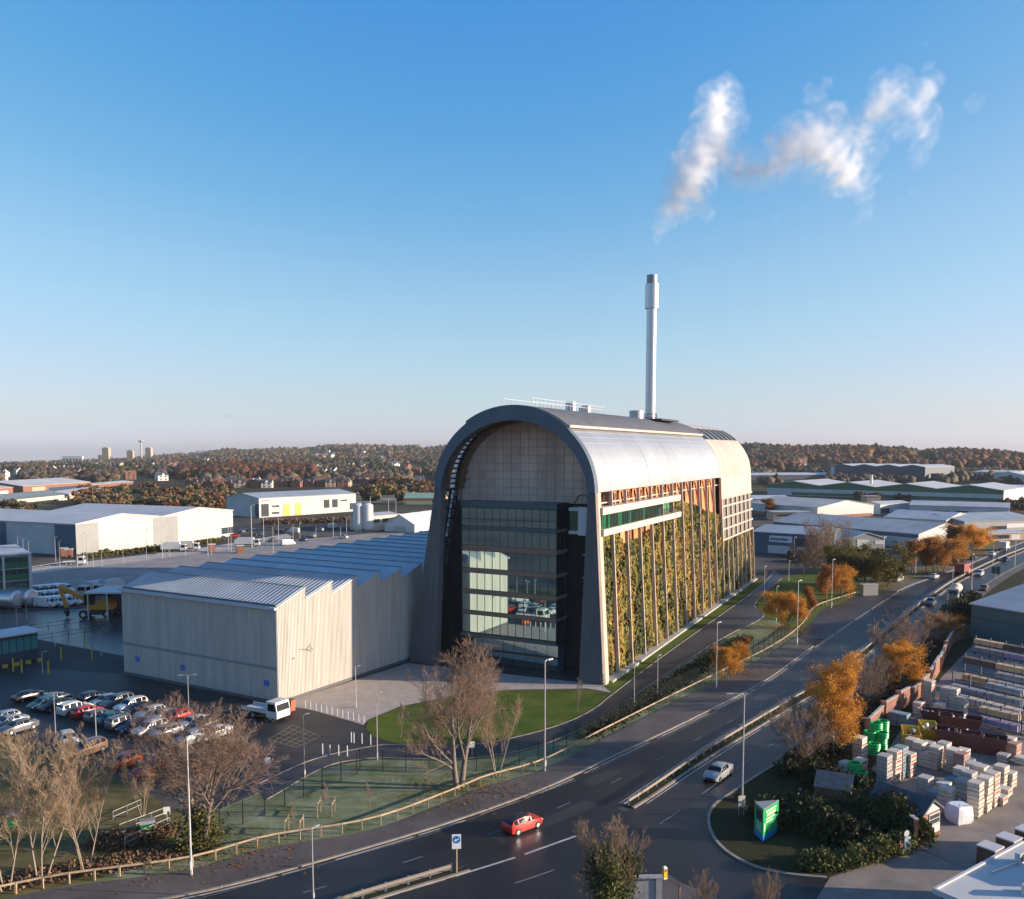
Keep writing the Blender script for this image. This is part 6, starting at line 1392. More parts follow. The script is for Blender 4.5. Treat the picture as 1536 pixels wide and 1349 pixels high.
# ------------------------------------------------------------------ signs
def disc(b, x, z, r, y, n=20): b.add([(x,y,z)]+[(x+r*math.cos(2*math.pi*i/n),y,z+r*math.sin(2*math.pi*i/n)) for i in range(n)],[(0,i+1,(i+1)%n+1) for i in range(n)])
M_SBLUE = mat('sign_blue',(.01,.17,.50),.4); M_SWHITE = mat('sign_white',(.8,.8,.78),.4)
h = hgt(685,1311,1252); p = G(685,1311); t = thing('keep_left_sign','blue round arrow sign on white board on the central strip nose','road sign',(p.x,p.y,.13),.12)
b = MB(); b.tube([(0,0,0),(0,0,h-.3)],.06,8); b.build('post',M_TIMB,t); b = MB(); b.box(-.38,.38,-.06,-.02,h-1.35,h-.1); pl = b.build('board',M_SWHITE,t)
b = MB(); disc(b,0,h-.55,.33,-.066); b.build('disc',M_SBLUE,pl); b = MB(); y = -.07; z = h-.55
b.add([(-.22,y,z-.10),(.0,y,z-.16),(-.02,y,z-.07),(.22,y,z+.03),(.20,y,z+.11),(-.04,y,z+.01),(-.06,y,z+.10)],[(0,1,2,5,6),(2,3,4,5)]); b.build('arrow',M_SWHITE,pl)
h = hgt(1436,852,815); p = G(1428,850); t = thing('direction_sign','large green and blue direction sign by the golden trees','road sign',(p.x,p.y,.1),-.35)
for x in (-1.6,1.6): b = MB(); b.tube([(x,.1,0),(x,.1,h)],.09,6); b.build('post',M_GALV,t)
b = MB(); b.box(-2.2,2.2,-.05,.05,h*.33,h); pl = b.build('board',mat('sign_green',(.0,.16,.11),.4),t); b = MB(); b.box(-2.1,2.1,-.08,-.06,h*.62,h*.97); b.build('blue_panel',M_SBLUE,pl)
for z,x0,x1 in ((.52,-1.2,1.4),(.44,-1.0,.9),(.78,-.8,1.0)): b = MB(); b.box(x0,x1,-.11,-.09,h*z,h*(z+.035)); b.build('text_line',M_SWHITE,pl)
for x,y,ty,l in ((1420,922,908,'back of a dark road sign by the thicket'),(1493,858,845,'back of a dark road sign near the teal shed')):
    p = G(x,y+12); h = 3.6; t = thing('road_sign',l,'road sign',(p.x,p.y,.1),-.5); b = MB(); b.tube([(0,0,0),(0,0,h)],.07,6); b.build('post',M_GALV,t); b = MB(); b.box(-1.0,1.0,-.05,.05,h-2.0,h); b.build('board',mat('sign_back',(.03,.07,.065),.7),t)
for x,y,l in ((708,1137,'small white sign on the lamp by the lawn'),(402,1162,'white notice sign by the car park exit'),(251,1240,'small white notice by the green bin')):
    p = G(x,y); t = thing('notice_sign',l,'sign',(p.x,p.y,.02),.2); b = MB(); b.tube([(0,0,0),(0,0,1.9)],.04,6); b.build('post',M_GALV,t); b = MB(); b.box(-.3,.3,-.05,-.02,1.2,1.9); b.build('board',M_SWHITE,t)
p = G(755+553,882); t = thing('street_name_sign','small blue sign at the side junction','sign',(p.x,p.y,.1)); b = MB(); b.tube([(0,0,0),(0,0,1.4)],.06,6); b.build('post',M_GALV,t); b = MB(); b.box(-.9,.9,-.05,.0,.7,1.5); b.build('board',M_SBLUE,t)
# illuminated-style yellow bollard and stone gate pier by the ivy tree
p = G(997,1320); t = thing('traffic_bollard','square yellow traffic bollard with white cap and ring symbol','bollard',(p.x,p.y,.12),.35)
b = MB(); b.box(-.16,.16,-.16,.16,0,.95); b.build('body',mat('bollard_yellow',(.75,.42,.02),.5),t); b = MB(); b.add([(-.17,-.17,.95),(.17,-.17,.95),(.17,.17,.95),(-.17,.17,.95),(-.06,-.06,1.06),(.06,-.06,1.06),(.06,.06,1.06),(-.06,.06,1.06)],[(0,1,5,4),(1,2,6,5),(2,3,7,6),(3,0,4,7),(4,5,6,7)]); b.build('cap',M_SWHITE,t)
b = MB(); disc(b,0,.72,.11,-.166,14); b.build('symbol',M_SBLUE,t); b = MB(); b.box(-.165,.165,-.165,.165,0,.1); b.build('foot',M_SWHITE,t)
p = G(960,1400); t = thing('stone_gateway','pale stone wall panel and pier beside the ivy tree','wall',(p.x-.8,p.y,.0),.05)
M_STONE = mat('pale_stone',(.30,.30,.31),.9,nscale=1.2,namt=.2)
hh = hgt(960,1400,1318); b = MB(); b.box(-.2,1.9,-.15,.15,0,hh-.1); b.build('wall_panel',M_STONE,t); b = MB(); b.box(1.9,2.35,-.22,.22,0,hh+.05); b.build('pier',M_STONE,t); b = MB(); b.box(-.25,2.4,-.26,.26,hh+.05,hh+.15); b.build('coping',M_STONE,t)
p = G(1018,1385); t = thing('timber_post','short dark timber post by the gateway','post',(p.x,p.y,0)); hh = hgt(1018,1385,1330); b = MB(); b.tube([(0,0,0),(0,0,hh)],[.1,.09],8); b.build('shaft',M_TIMB,t); b = MB(); b.tube([(0,0,hh),(0,0,hh+.06)],[.11,.06],8); b.build('cap',M_OLIVE if False else M_DARK,t)
# green bins, red cabinet, steps
for x,y,l in ((222,1252,'green wheeled bin on the steps beside the bank'),(22,1240,'green bin with grey lid at the left edge of the bank')):
    p = G(x,y); t = thing('waste_bin',l,'bin',(p.x,p.y,.02),.4); b = MB(); b.add([(-.55,-.5,.15),(.55,-.5,.15),(.55,.5,.15),(-.55,.5,.15),(-.65,-.55,1.2),(.65,-.55,1.2),(.65,.55,1.2),(-.65,.55,1.2)],[(0,3,2,1),(4,5,6,7),(0,1,5,4),(1,2,6,5),(2,3,7,6),(3,0,4,7)]); b.build('body',mat('bin_green',(.02,.15,.06),.5),t)
    b = MB(); b.prism([(-.6,1.2),(.6,1.2),(.4,1.4),(-.5,1.45)],-.66,.66,axis='x'); b.build('lid',M_CLADG,t)
    for s in (-1,1):
        for u in (-1,1): b = MB(); b.tube([(s*.5,u*.4-.04,.1),(s*.5,u*.4+.04,.1)],.1,8); b.build('wheel',M_RUB,t)
for a_, c_, l in (((180,1255),(272,1220),'galvanised handrail along the bank steps'),((188,1275),(275,1235),'lower galvanised handrail beside the bins'),((170,1235),(222,1212),'upper galvanised handrail at the bank top')):
    post_rail('handrail',l,[G(*a_),G(*c_)],1.6,1.15,M_GALV,(.55,1.0),.06,'handrail',rw=.05,rh=.05)
p = G(435,1066); t = thing('equipment_cabinet','orange-red cabinet at the foot of the lit hall corner','cabinet',(p.x,p.y,.03),-.5); b = MB(); b.box(-.6,.6,-.4,.4,0,1.5); b.build('body',mat('cabinet_red',(.50,.09,.03),.5),t); b = MB(); b.box(-.63,.63,-.43,.43,1.5,1.56); b.build('top',M_DARK,t); b = MB(); b.box(-.5,.5,-.42,-.4,.2,1.35); b.build('door',mat('cabinet_red2',(.42,.07,.03),.5),t)
p = G(1303,893); t = thing('steel_cabinet','grey steel equipment cabinet by the side junction','cabinet',(p.x,p.y,.05),.2); b = MB(); b.box(-2,2,-.8,.8,0,2.6); b.build('body',M_CLADG,t); b = MB(); b.box(-2.1,2.1,-.9,.9,2.6,2.72); b.build('top',M_CONC,t)
# palisade fence and wall round the left yard
for a_, c_, l in (((48,862),(112,852),'grey palisade fence by the green office'),((-30,960),(185,930),'dark yard railing beside the wet apron'),((0,975),(185,945),'second dark yard railing beside the wet apron')):
    post_rail('yard_fence',l,[G(*a_),G(*c_)],3.0,1.6 if 'dark' in l else 2.4,M_GALV if 'palisade' in l else M_DARK,(.5,.95),.08,'fence',rw=.06,rh=.06)
for x,y in ((73,1012),(127,972),(138,990),(20,1008),(33,1010),(92,990)):
    p = G(x,y); t = thing('safety_post','yellow steel safety post by the weighbridge','bollard',(p.x,p.y,.02),0,'yellow weighbridge posts'); b = MB(); b.tube([(0,0,0),(0,0,2.2)],.12,8); b.build('shaft',mat('safety_yellow',(.50,.34,.03),.7),t); b = MB(); b.tube([(0,0,2.2),(0,0,2.28)],[.13,.05],8); b.build('cap',M_DARK,t)
for x,y in ((360,830),(318,828),(97,834),(104,836)):
    p = G(x,y); t = thing('brick_kiosk','small brick booth with pale roof in the lorry park','kiosk',(p.x,p.y,.02),.4,'brick booths in the lorry park'); b = MB(); b.box(-1.1,1.1,-1.1,1.1,0,2.6); b.build('wall',M_BRICK,t); b = MB(); b.box(-1.3,1.3,-1.3,1.3,2.6,2.8); b.build('roof',M_ROOFW,t)
# overhead wire and birds
a_, c_ = G(1062,1275), G(1175,1140); b = MB()
p0 = atY(1052,1312,88); p1 = atY(1165,1150,95); t = thing('overhead_cable','thin sagging cable crossing above the corner island','cable',tuple(p0))
b.tube([tuple((p0.lerp(p1,k/12)-p0)+Vector((0,0,-.25*math.sin(math.pi*k/12)))) for k in range(13)],.03,4); b.build('wire',M_CLADL,t)
for i,(x,y) in enumerate(((339,624),(343,626),(347,623))):
    q = atY(x,y,260); t = thing('gull','tiny dark gull gliding in the sky','bird',tuple(q),i*.4,'three gulls in the sky'); b = MB(); b.tube([(-.22,0,0),(0,0,.02),(.25,0,0)],[.02,.07,.03],6); b.build('body',M_CLADG,t)
    for s in (-1,1): b = MB(); b.add([(-.08,0,.02),(.12,0,.02),(.04,s*.35,.14),(-.04,s*.7,.06),(-.10,s*.35,.14)],[(0,1,2,4),(2,3,4)]); b.build('wing',M_CLADG,t)

# ------------------------------------------------------------------ builders' yard
wall_px = [(1300,1106),(1324,1082),(1346,1068),(1364,1058),(1380,1046),(1393,1034),(1408,1008),(1418,985),(1428,966),(1446,957)]
o = G(*wall_px[0]); t = thing('yard_wall','stepped red brick wall with piers round the builders yard','wall',(o.x,o.y,0))
for i,(a_,c_) in enumerate(zip(wall_px,wall_px[1:])):
    a, c = G(*a_)-o, G(*c_)-o; hh = 2.1+.25*(i%3); b = MB(); b.bar((a.x,a.y,hh/2),(c.x,c.y,hh/2),.3,hh); b.build('wall_panel',M_BRICK,t)
    b = MB(); b.box(a.x-.3,a.x+.3,a.y-.3,a.y+.3,0,hh+.35); b.build('pier',M_BRICK,t)
    b = MB(); b.bar((a.x,a.y,hh+.06),(c.x,c.y,hh+.06),.38,.1); b.build('coping',M_CONC,t)
PKM = [mat('pack_grey',(.36,.335,.31),.8,nscale=2,namt=.2,rnd=.2), mat('pack_cream',(.50,.43,.35),.8,nscale=2,namt=.2,rnd=.15), mat('pack_red',(.36,.20,.16),.8,nscale=2,namt=.3,rnd=.2), mat('pack_teal',(.16,.21,.24),.8,nscale=2,namt=.2,rnd=.2)]
M_RED = mat('print_red',(.36,.04,.03),.6)
def pack_proto(m, red):
    t = thing('block_pack','','pallet pack'); parts = []
    b = MB(); b.box(-.58,.58,-.5,.5,.12,.84); body = b.build('blocks',m,t); parts.append((body,-1))
    b = MB(); b.box(-.60,.60,-.52,.52,.44,.47); parts.append((b.build('strap',M_RED if red else M_DARK,body),0))
    if red:
        b = MB(); b.box(-.45,.45,-.508,-.503,.52,.70); parts.append((b.build('print_panel',M_RED,body),0))
        b = MB(); b.box(.583,.588,-.38,.38,.52,.70); parts.append((b.build('print_panel',M_RED,body),0))
    b = MB()
    for x in (-.5,0,.5): b.box(x-.06,x+.06,-.5,.5,0,.12)
    parts.append((b.build('pallet',M_TIMB,t),-1))
    return Proto(t, parts)
PK = [pack_proto(PKM[0],False),pack_proto(PKM[1],False),pack_proto(PKM[1],True),pack_proto(PKM[2],False),pack_proto(PKM[3],False)]
PN = ['grey','cream','cream red-printed','reddish','teal-wrapped']
CL = {'behind the corner hedge':[(1269,1166,2),(1290,1162,2),(1289,1138,3)],
 'in the row left of the yellow skips':[(1326,1180,4),(1340,1172,4),(1350,1166,4),(1362,1164,3)],
 'in the row below the yellow skips':[(1367,1141,3),(1379,1146,3),(1389,1150,2),(1402,1153,3),(1415,1147,3),(1408,1140,2),(1374,1132,2),(1392,1135,2)],
 'in the middle of the yard':[(1429,1158,3),(1441,1164,3),(1444,1146,2),(1456,1160,1),(1432,1146,2),(1452,1150,1)],
 'near the white bulk bag':[(1387,1202,3),(1400,1212,2),(1418,1219,3),(1429,1192,2),(1443,1207,3),(1462,1224,4),(1475,1216,4),(1486,1208,4),(1470,1184,3),(1458,1180,3),(1482,1176,2),(1402,1196,1),(1415,1198,2),(1440,1188,3),(1452,1194,3)],
 'at the right end of the front row':[(1500,1184,3),(1512,1181,2),(1506,1194,1),(1500,1206,1)],
 'near the dark red skips':[(1505,1142,1),(1520,1136,2),(1531,1146,1),(1515,1128,2)],
 'against the brick yard wall':[(1393,1057,4),(1418,1068,4),(1430,1070,4),(1442,1073,3),(1422,1058,3),(1342,1087,2),(1356,1090,2),(1378,1072,2),(1384,1082,2),(1408,1074,2)]}
rr = random.Random(31); base = math.atan2((G(1486,1208)-G(1462,1224)).y,(G(1486,1208)-G(1462,1224)).x)
for where, L in CL.items():
    for x,y,n in L:
        p = G(x,y); k = rr.choices(range(5),(4,4,3,1.2,1.4))[0]
        for j in range(n):
            PK[k].put((p.x+rr.uniform(-.05,.05),p.y+rr.uniform(-.05,.05),.052+j*.85),base+rr.uniform(-.06,.06),'%s block pack %s, %s'%(PN[k],where,'top of its stack' if j == n-1 else 'under other packs'),'%s block packs %s, %s'%(PN[k],where,'stack tops' if j == n-1 else 'lower packs'),(1.12,1.12,1.0))
# bulk bag
p = G(1438,1233); t = thing('bulk_bag','lumpy white bulk bag standing before the block packs','bulk bag',(p.x,p.y,.05),.3); rgs = []
for z,w in ((0,.75),(.3,.86),(.8,.88),(1.3,.84),(1.6,.80),(1.7,.72)): rgs.append([(w*c*(1+.05*math.sin(z*5+i*2)),w*s*(1+.05*math.cos(z*4+i)),z+.06*math.sin(i*1.7)) for i,(c,s) in enumerate(((-1,-1),(-.4,-1.06),(.4,-1.02),(1,-1),(1.05,-.3),(1.02,.4),(1,1),(.3,1.05),(-.4,1.02),(-1,1),(-1.05,.3),(-1.02,-.4)))])
b = MB(); b.loft(rgs); b.build('sack',mat('bag_white',(.72,.71,.72),.8,nscale=2,namt=.1,bump=.6,bscale=3),t,smooth=True)
for x in (-.6,.6):
    for y in (-.6,.6): b = MB(); b.tube([(x,y,1.6),(x*.9,y*.9,2.0),(x*.7,y*.95,1.65)],.035,5); b.build('loop',M_WHITE,t)
# kiosk
t, L, ez = shed('wooden_kiosk','small kiosk with white boarded front, slate roof and window','' or (1381,1264),(1409,1251),1224,5.0,1.0,'y',1,M_BRICK,M_SLATE,[('f',.02,.98,.16,.46,M_WHITE,'panel'),('f',.36,.92,.5,.92,M_WHITE,'window_frame'),('f',.02,.3,.5,.95,mat('kiosk_boards',(.34,.15,.08),.8),'panel'),('f',0,1,0,.1,M_BRICK,'plinth')],cat='kiosk',oh=.25)
for x0,x1 in ((.39,.63),(.66,.89)):
    for z0,z1 in ((.54,.70),(.73,.88)): b = MB(); b.box(x0*L,x1*L,-.13,-.10,z0*ez,z1*ez); b.build('window_pane',M_WIN,t)
b = MB(); b.prism([(.1,ez),(L-.1,ez),(L/2,ez+.92)],-.08,.02,axis='y'); b.build('gable_board',M_WHITE,t)
for x,y,l in ((1372,1272,'square brick gate post left of the kiosk'),(1367,1268,'dark steel gate post left of the kiosk')):
    p = G(x,y); o = thing('gate_post',l,'post',(p.x,p.y,.05)); b = MB(); b.box(-.16,.16,-.16,.16,0,2.6); b.build('shaft',M_BRICK if 'brick' in l else M_DARK,o); b = MB(); b.box(-.2,.2,-.2,.2,2.6,2.7); b.build('cap',M_CONC,o)
p = G(1360,1281); o = thing('lean_sign','pale blue board with round disc leaning at the yard gate','sign',(p.x,p.y,.05),.4); b = MB(); b.box(-.35,.35,-.05,.0,.1,1.5); b.build('board',mat('pale_blue_board',(.30,.40,.48),.6),o); b = MB(); disc(b,-.15,1.85,.3,-.06); b.build('disc',M_CLADL,o); b = MB(); b.box(-.9,-.5,-.05,.0,.1,1.3); b.build('frame',M_BRICK,o); b = MB(); b.box(-.95,.4,-.3,.3,0,.1); b.build('foot',M_DARK,o)
# totem sign
C0, L0, R0 = G(1144,1265), G(1131,1252), G(1167,1249); o = thing('totem_sign','green three-sided shop totem sign on the corner island','sign',(C0.x,C0.y,.13))
M_SGN = mat('totem_green',(.015,.30,.11),.4); M_SGND = mat('totem_dark_green',(.01,.12,.05),.4)
pl = [(0,0),((R0-C0).x,(R0-C0).y),((L0-C0).x,(L0-C0).y)]; hh = hgt(1144,1265,1216)-.1
b = MB(); b.prism(pl,.45,hh); b.build('panel_body',M_SGN,o); b = MB(); b.prism([(x*1.0-.0,y) for x,y in pl],0,.45); b.build('base',M_SBLUE,o); b = MB(); b.prism(pl,hh,hh+.06); b.build('top',M_CLADG,o)
def face(a, c, items):
    a = Vector((*a,0)); c = Vector((*c,0)); d = c-a; n = Vector((d.y,-d.x,0)).normalized(); n = n if n.y < 0 else -n
    for f0,f1,z0,z1,m,nm in items:
        q0, q1 = a+d*f0+n*.03, a+d*f1+n*.03; b = MB(); b.add([(q0.x,q0.y,z0*hh),(q1.x,q1.y,z0*hh),(q1.x,q1.y,z1*hh),(q0.x,q0.y,z1*hh)],[(0,1,2,3)]); b.build(nm,m,o)
M_LG = mat('lettering_pale_green',(.50,.72,.40),.5)
face(pl[0],pl[1],[(.15,.82,.86,.92,M_LG,'lettering_line'),(.22,.78,.72,.82,M_LG,'lettering_line'),(.15,.85,.62,.67,M_LG,'lettering_line'),(.15,.6,.53,.58,M_LG,'lettering_line'),(.06,.12,.3,.55,M_LG,'stripe')])
face(pl[2],pl[0],[(.25,.85,.58,.92,M_DARK,'picture_panel')]+[(.3,.85,.50-.06*i,.52-.06*i,M_SWHITE,'lettering_line') for i in range(5)])
p = G(1112,1226); o = thing('notice_board','small cream traffic notice on two legs beside the tall lamp','sign',(p.x,p.y,.13),.2); b = MB(); b.box(-.35,.35,-.04,.04,.9,2.0); b.build('board',mat('cream_board',(.55,.48,.38),.7),o)
for x in (-.25,.25): b = MB(); b.tube([(x,.05,0),(x,.05,1.9)],.035,6); b.build('leg',M_GALV,o)
# skips
def skip(px, py, rz, label, m, L=3.6, W=1.8, H=1.35, name='skip'):
    p = G(px,py); o = thing(name,label,'skip',(p.x,p.y,.05),rz); b = MB(); b.add([(-L*.33,-W/2,0),(L*.33,-W/2,0),(L*.33,W/2,0),(-L*.33,W/2,0),(-L/2,-W/2,H),(L/2,-W/2,H),(L/2,W/2,H),(-L/2,W/2,H),(-L/2+.1,-W/2+.1,H),(L/2-.1,-W/2+.1,H),(L/2-.1,W/2-.1,H),(-L/2+.1,W/2-.1,H),(-L*.4,-W/2+.1,.5),(L*.4,-W/2+.1,.5),(L*.4,W/2-.1,.5),(-L*.4,W/2-.1,.5)],[(0,3,2,1),(0,1,5,4),(1,2,6,5),(2,3,7,6),(3,0,4,7),(4,5,9,8),(5,6,10,9),(6,7,11,10),(7,4,8,11),(8,9,13,12),(9,10,14,13),(10,11,15,14),(11,8,12,15),(12,13,14,15)]); b.build('hopper',m,o)
    for s in (-1,1):
        for x in (-L*.3,L*.3): b = MB(); b.tube([(x,s*(W/2),.9),(x,s*(W/2+.14),.9)],.07,6); b.build('lug',M_DARK,o)
    rq = random.Random(px)
    for k in range(7): b = MB(); x,y = rq.uniform(-L*.3,L*.3),rq.uniform(-W*.3,W*.3); b.bar((x,y,.5),(x+rq.uniform(-.6,.6),y+rq.uniform(-.4,.4),H+rq.uniform(-.3,.2)),.3,.1); b.build('rubbish',rq.choice([M_WHITE,M_TIMB,M_DARK,M_CLADB]),o)
M_YEL = mat('skip_yellow',(.58,.36,.02),.5,nscale=1.5,namt=.2)
skip(1366,1114,base+.5,'yellow skip with grey rubbish beside the green coils',M_YEL,4.2,2.0,1.5); skip(1394,1106,base+.6,'yellow skip half in the shade by the dark stacks',M_YEL,4.2,2.0,1.5)
M_MAR = mat('container_maroon',(.085,.022,.018),.6)
for x,y,l in ((1436,1120,'long maroon waste container behind the block packs'),(1474,1128,'second maroon waste container by the timber racks'),(1412,1090,'low maroon container in the shade of the racks'),(1440,1098,'maroon container with pale boards on top')): skip(x,y,base+1.9,l,M_MAR,5.0,2.2,2.0,'waste_container')
# green pipe coils
M_COIL = mat('coil_green',(.0,.36,.07),.35)
def coil_proto():
    t = thing('pipe_coil','','pipe coil'); b = MB(); parts = []
    for k,(r_,zz) in enumerate(((.62,.12),(.62,.34),(.62,.56))):
        b = MB(); n = 18; b.tube([(r_*math.cos(2*math.pi*i/n),r_*math.sin(2*math.pi*i/n),zz) for i in range(n+1)],.14,7,False); parts.append((b.build('turn',M_COIL,t,smooth=True),-1))
    return Proto(t, parts)
CO = coil_proto(); rr = random.Random(8)
for x,y,n,w in ((1303,1122,3,'by the golden birch'),(1314,1118,4,'by the golden birch'),(1322,1124,3,'by the golden birch'),(1310,1132,2,'by the golden birch'),(1322,1114,4,'by the golden birch'),(1282,1172,3,'behind the corner hedge'),(1291,1176,2,'behind the corner hedge')):
    p = G(x,y)
    for j in range(n): CO.put((p.x+rr.uniform(-.1,.1),p.y+rr.uniform(-.1,.1),.05+j*.68),rr.uniform(0,3),'bright green plastic pipe coil stacked '+w,'green pipe coils '+w)
# timber racks and bundles
rk = random.Random(12); M_TP = [mat('sawn_timber',(.50,.35,.20),.8,nscale=2,namt=.15,rnd=.15),mat('wrapped_timber',(.50,.47,.46),.7,rnd=.15),mat('grey_boards',(.25,.27,.30),.8,rnd=.2),mat('mauve_wrap',(.26,.22,.34),.7,rnd=.15),mat('dark_boards',(.10,.075,.06),.8,rnd=.2)]
TN = ['sawn timber','white-wrapped timber','grey board','mauve-wrapped timber','dark board']
def bundle_proto(m):
    t = thing('timber_bundle','','timber'); parts = []
    for k in range(3):
        for j in range(2): b = MB(); b.box(-2.4,2.4,-.55+k*.37,-.55+k*.37+.35,.02+j*.3,.30+j*.3); parts.append((b.build('plank',m,t),-1))
    for x in (-1.4,1.4): b = MB(); b.box(x-.03,x+.03,-.57,.57,.0,.63); parts.append((b.build('strap',M_DARK,t),-1))
    return Proto(t, parts)
TB = [bundle_proto(m) for m in M_TP]
RACKS = [((1462,992),(1560,1012),3,'beside the teal shed'),((1446,1022),(1560,1048),3,'in the second rack row'),((1428,1052),(1560,1086),3,'in the third rack row'),((1470,1088),(1570,1112),2,'in the front rack row')]
for ri,(a_,c_,nl,w) in enumerate(RACKS):
    a, c = G(*a_), G(*c_); d = (c-a); L = d.length; u = d.normalized(); rz = math.atan2(u.y,u.x)
    t = thing('timber_rack','steel cantilever rack loaded with timber '+w,'rack',(a.x,a.y,.05),rz)
    for k in range(int(L/2.5)+1):
        b = MB(); b.box(k*2.5-.08,k*2.5+.08,-.1,.1,0,1.35*nl+.3); b.build('upright',mat('rack_blue',(.02,.04,.08),.5),t)
    for lv in range(nl):
        b = MB(); b.box(-.2,L,-.75,-.65,lv*1.35+.25,lv*1.35+.37); b.build('beam',MATS['rack_blue'],t)
        b = MB(); b.box(-.2,L,.65,.75,lv*1.35+.25,lv*1.35+.37); b.build('beam',MATS['rack_blue'],t)
        x = 2.4
        while x < L-1:
            k = rk.choices(range(5),(4,3,3,1.5,2) if lv == nl-1 else (1,2,4,2,4))[0]
            if rk.random() < .88:
                q = a+u*x; TB[k].put((q.x,q.y,.05+lv*1.35+.38),rz+rk.uniform(-.03,.03),'%s bundle on the timber rack %s'%(TN[k],w),'%s bundles %s'%(TN[k],w),(1,1.1,1.25))
            x += 5.0
# drain slot, tyre-dark patches
a_, c_ = G(1381,1275), G(1465,1310); b = MB(); b.bar((a_.x,a_.y,.056),(c_.x,c_.y,.056),.16,.004); tag(b.build('drain_channel',M_DARK),kind='structure')
# old corrugated lean-to roof showing through the hedge
p = G(1250,1206); t = thing('lean_to','old corrugated lean-to roof poking out of the hedge','shed',(p.x,p.y,.1),-.45); b = MB()
for i in range(18): b.box(-1.8+i*.2,-1.8+i*.2+.12,-1.2,1.0,2.1,2.16) if False else b.add([(-1.8+i*.2,-1.3,1.9),(-1.68+i*.2,-1.3,1.9),(-1.68+i*.2,1.2,2.8),(-1.8+i*.2,1.2,2.8)],[(0,1,2,3)])
b.add([(-1.8,-1.3,1.87),(1.8,-1.3,1.87),(1.8,1.2,2.77),(-1.8,1.2,2.77)],[(0,1,2,3)]); b.build('roof',mat('lean_to_sheet',(.07,.085,.095),.8,nscale=2,namt=.4),t)
b = MB(); b.box(-1.7,1.7,-1.1,1.1,0,1.85); b.build('wall',M_BRICK,t)
# road repairs, gully covers and leaf litter
rq = random.Random(3)
for k,(x,y,C,of,L) in enumerate(((560,1275,EDGE_L,3.2,9),(690,1240,EDGE_L,6.0,14),(860,1172,EDGE_L,2.6,12),(980,1118,EDGE_L,6.2,8),(1090,1062,EDGE_L,3.0,16),(1010,1200,MED_R,5.2,10),(1120,1120,MED_R,2.2,12),(1220,1060,MED_R,5.5,14),(1170,1018,EDGE_L,5.5,14))):
    c0 = sub(offset(C,of),(x,y),(x+120,y-60)); P = resample(c0,1.0)[:L+1]
    if len(P) > 2: strip('road_patch',offset(P,-.9),offset(P,.9),.0425+.0002*k,asphalt('patch_asphalt_%d'%(k%3),[(.013,.013,.015),(.035,.032,.031),(.027,.025,.026)][k%3],.5))
for k in range(14):
    P = resample(offset(EDGE_L,.42),13.0)
    if k < len(P): p = P[k]; b = MB(); b.box(p.x-.25,p.x+.25,p.y-.22,p.y+.22,.047,.055); tag(b.build('gully_cover',M_DARK),kind='structure')
n = 5200; cx = np.array([[*G(1250,1140)[:2],4.5],[*G(1352,1045)[:2],4.0],[*G(300,1280)[:2],5.0],[*G(688,1185)[:2],4.5],[*G(1180,945)[:2],3.5],[*G(1104,1010)[:2],4.0]]); k = rng.integers(0,6,n)
P = np.stack([cx[k,0]+rng.normal(0,1,n)*cx[k,2],cx[k,1]+rng.normal(0,1,n)*cx[k,2]*.6,np.full(n,.17)+rng.uniform(0,.02,n)],1)
V, va = cards(P,np.array([0,0,1.]),rng.uniform(.10,.22,n),rng.uniform(0,1,n),.15,1.,rng); tag(link('leaf_litter',card_mesh('leaf_litter',V,va,M_RUST)),'fallen rust leaves scattered under the trees','leaves',kind='stuff')
# ------------------------------------------------------------------ steam plume from the stack
PUFF = [(974,402,1.5),(977,390,2),(982,374,3),(986,358,6),(992,340,10),(1001,320,15),(1014,303,20),(1027,284,24),(1040,264,26),(1051,242,26),(1063,222,26),(1071,200,25),(1077,180,24),(1079,160,23),(1081,141,18),(1060,150,13),(1098,158,13),(1106,185,14),(1090,235,22),(1110,250,20),(1130,262,16),(1150,254,19),(1170,238,22),(1190,220,26),(1215,215,27),(1236,225,27),(1255,240,25),(1270,256,23),(1285,268,19),(1295,292,12),(1300,318,9),(1290,332,6),(1240,190,23),(1224,152,12),(1240,126,8),(1213,135,7),(1290,200,19),(1311,172,19),(1331,150,22),(1346,130,18),(1371,150,21),(1385,180,19),(1386,210,15),(1380,238,11),(1401,124,11),(1392,102,8),(1350,192,14),(1318,220,11),(1460,155,10),(1470,150,7),(1389,68,4),(1318,118,10),(1040,300,12),(1060,318,9),(1163,330,4),(1370,290,5),(1105,248,22),(1125,255,21),(1145,256,21),(1162,248,22),(1120,240,16),(1140,266,14),(1270,215,18),(1200,185,12),(1180,260,14),(1215,250,16),(1360,170,16),(1335,175,14),(1300,235,14)]
rg = random.Random(6); bm = bmesh.new(); YC = FA.y+cw.y
def puff(x, y, r_, dy):
    sc_ = YC/FPX; p = atY(x,y,YC+dy)
    m = Matrix.Translation(p) @ Matrix.Scale(r_*sc_*1.72,4); g = bmesh.ops.create_icosphere(bm,subdivisions=2,radius=1,matrix=m)
    ph = [rg.uniform(0,6.3) for _ in range(3)]
    for v in g['verts']:
        d = (v.co-p); f = 1+.22*math.sin(d.x*1.4+ph[0])*math.sin(d.z*1.6+ph[1])+.12*math.sin(d.y*2.2+ph[2]); v.co = p+d*f
for x,y,r_ in PUFF:
    puff(x,y,r_,rg.uniform(-.4,.4)*r_*.15)
    for k in range(5 if r_ > 9 else 2):
        a = rg.uniform(0,6.3); q = rg.uniform(.6,1.05)*r_; puff(x+q*math.cos(a),y+q*math.sin(a),r_*rg.uniform(.25,.5),rg.uniform(-1,1)*r_*.1)
me = bpy.data.meshes.new('steam_plume'); bm.to_mesh(me); bm.free(); pl_ = link('steam_plume',me)
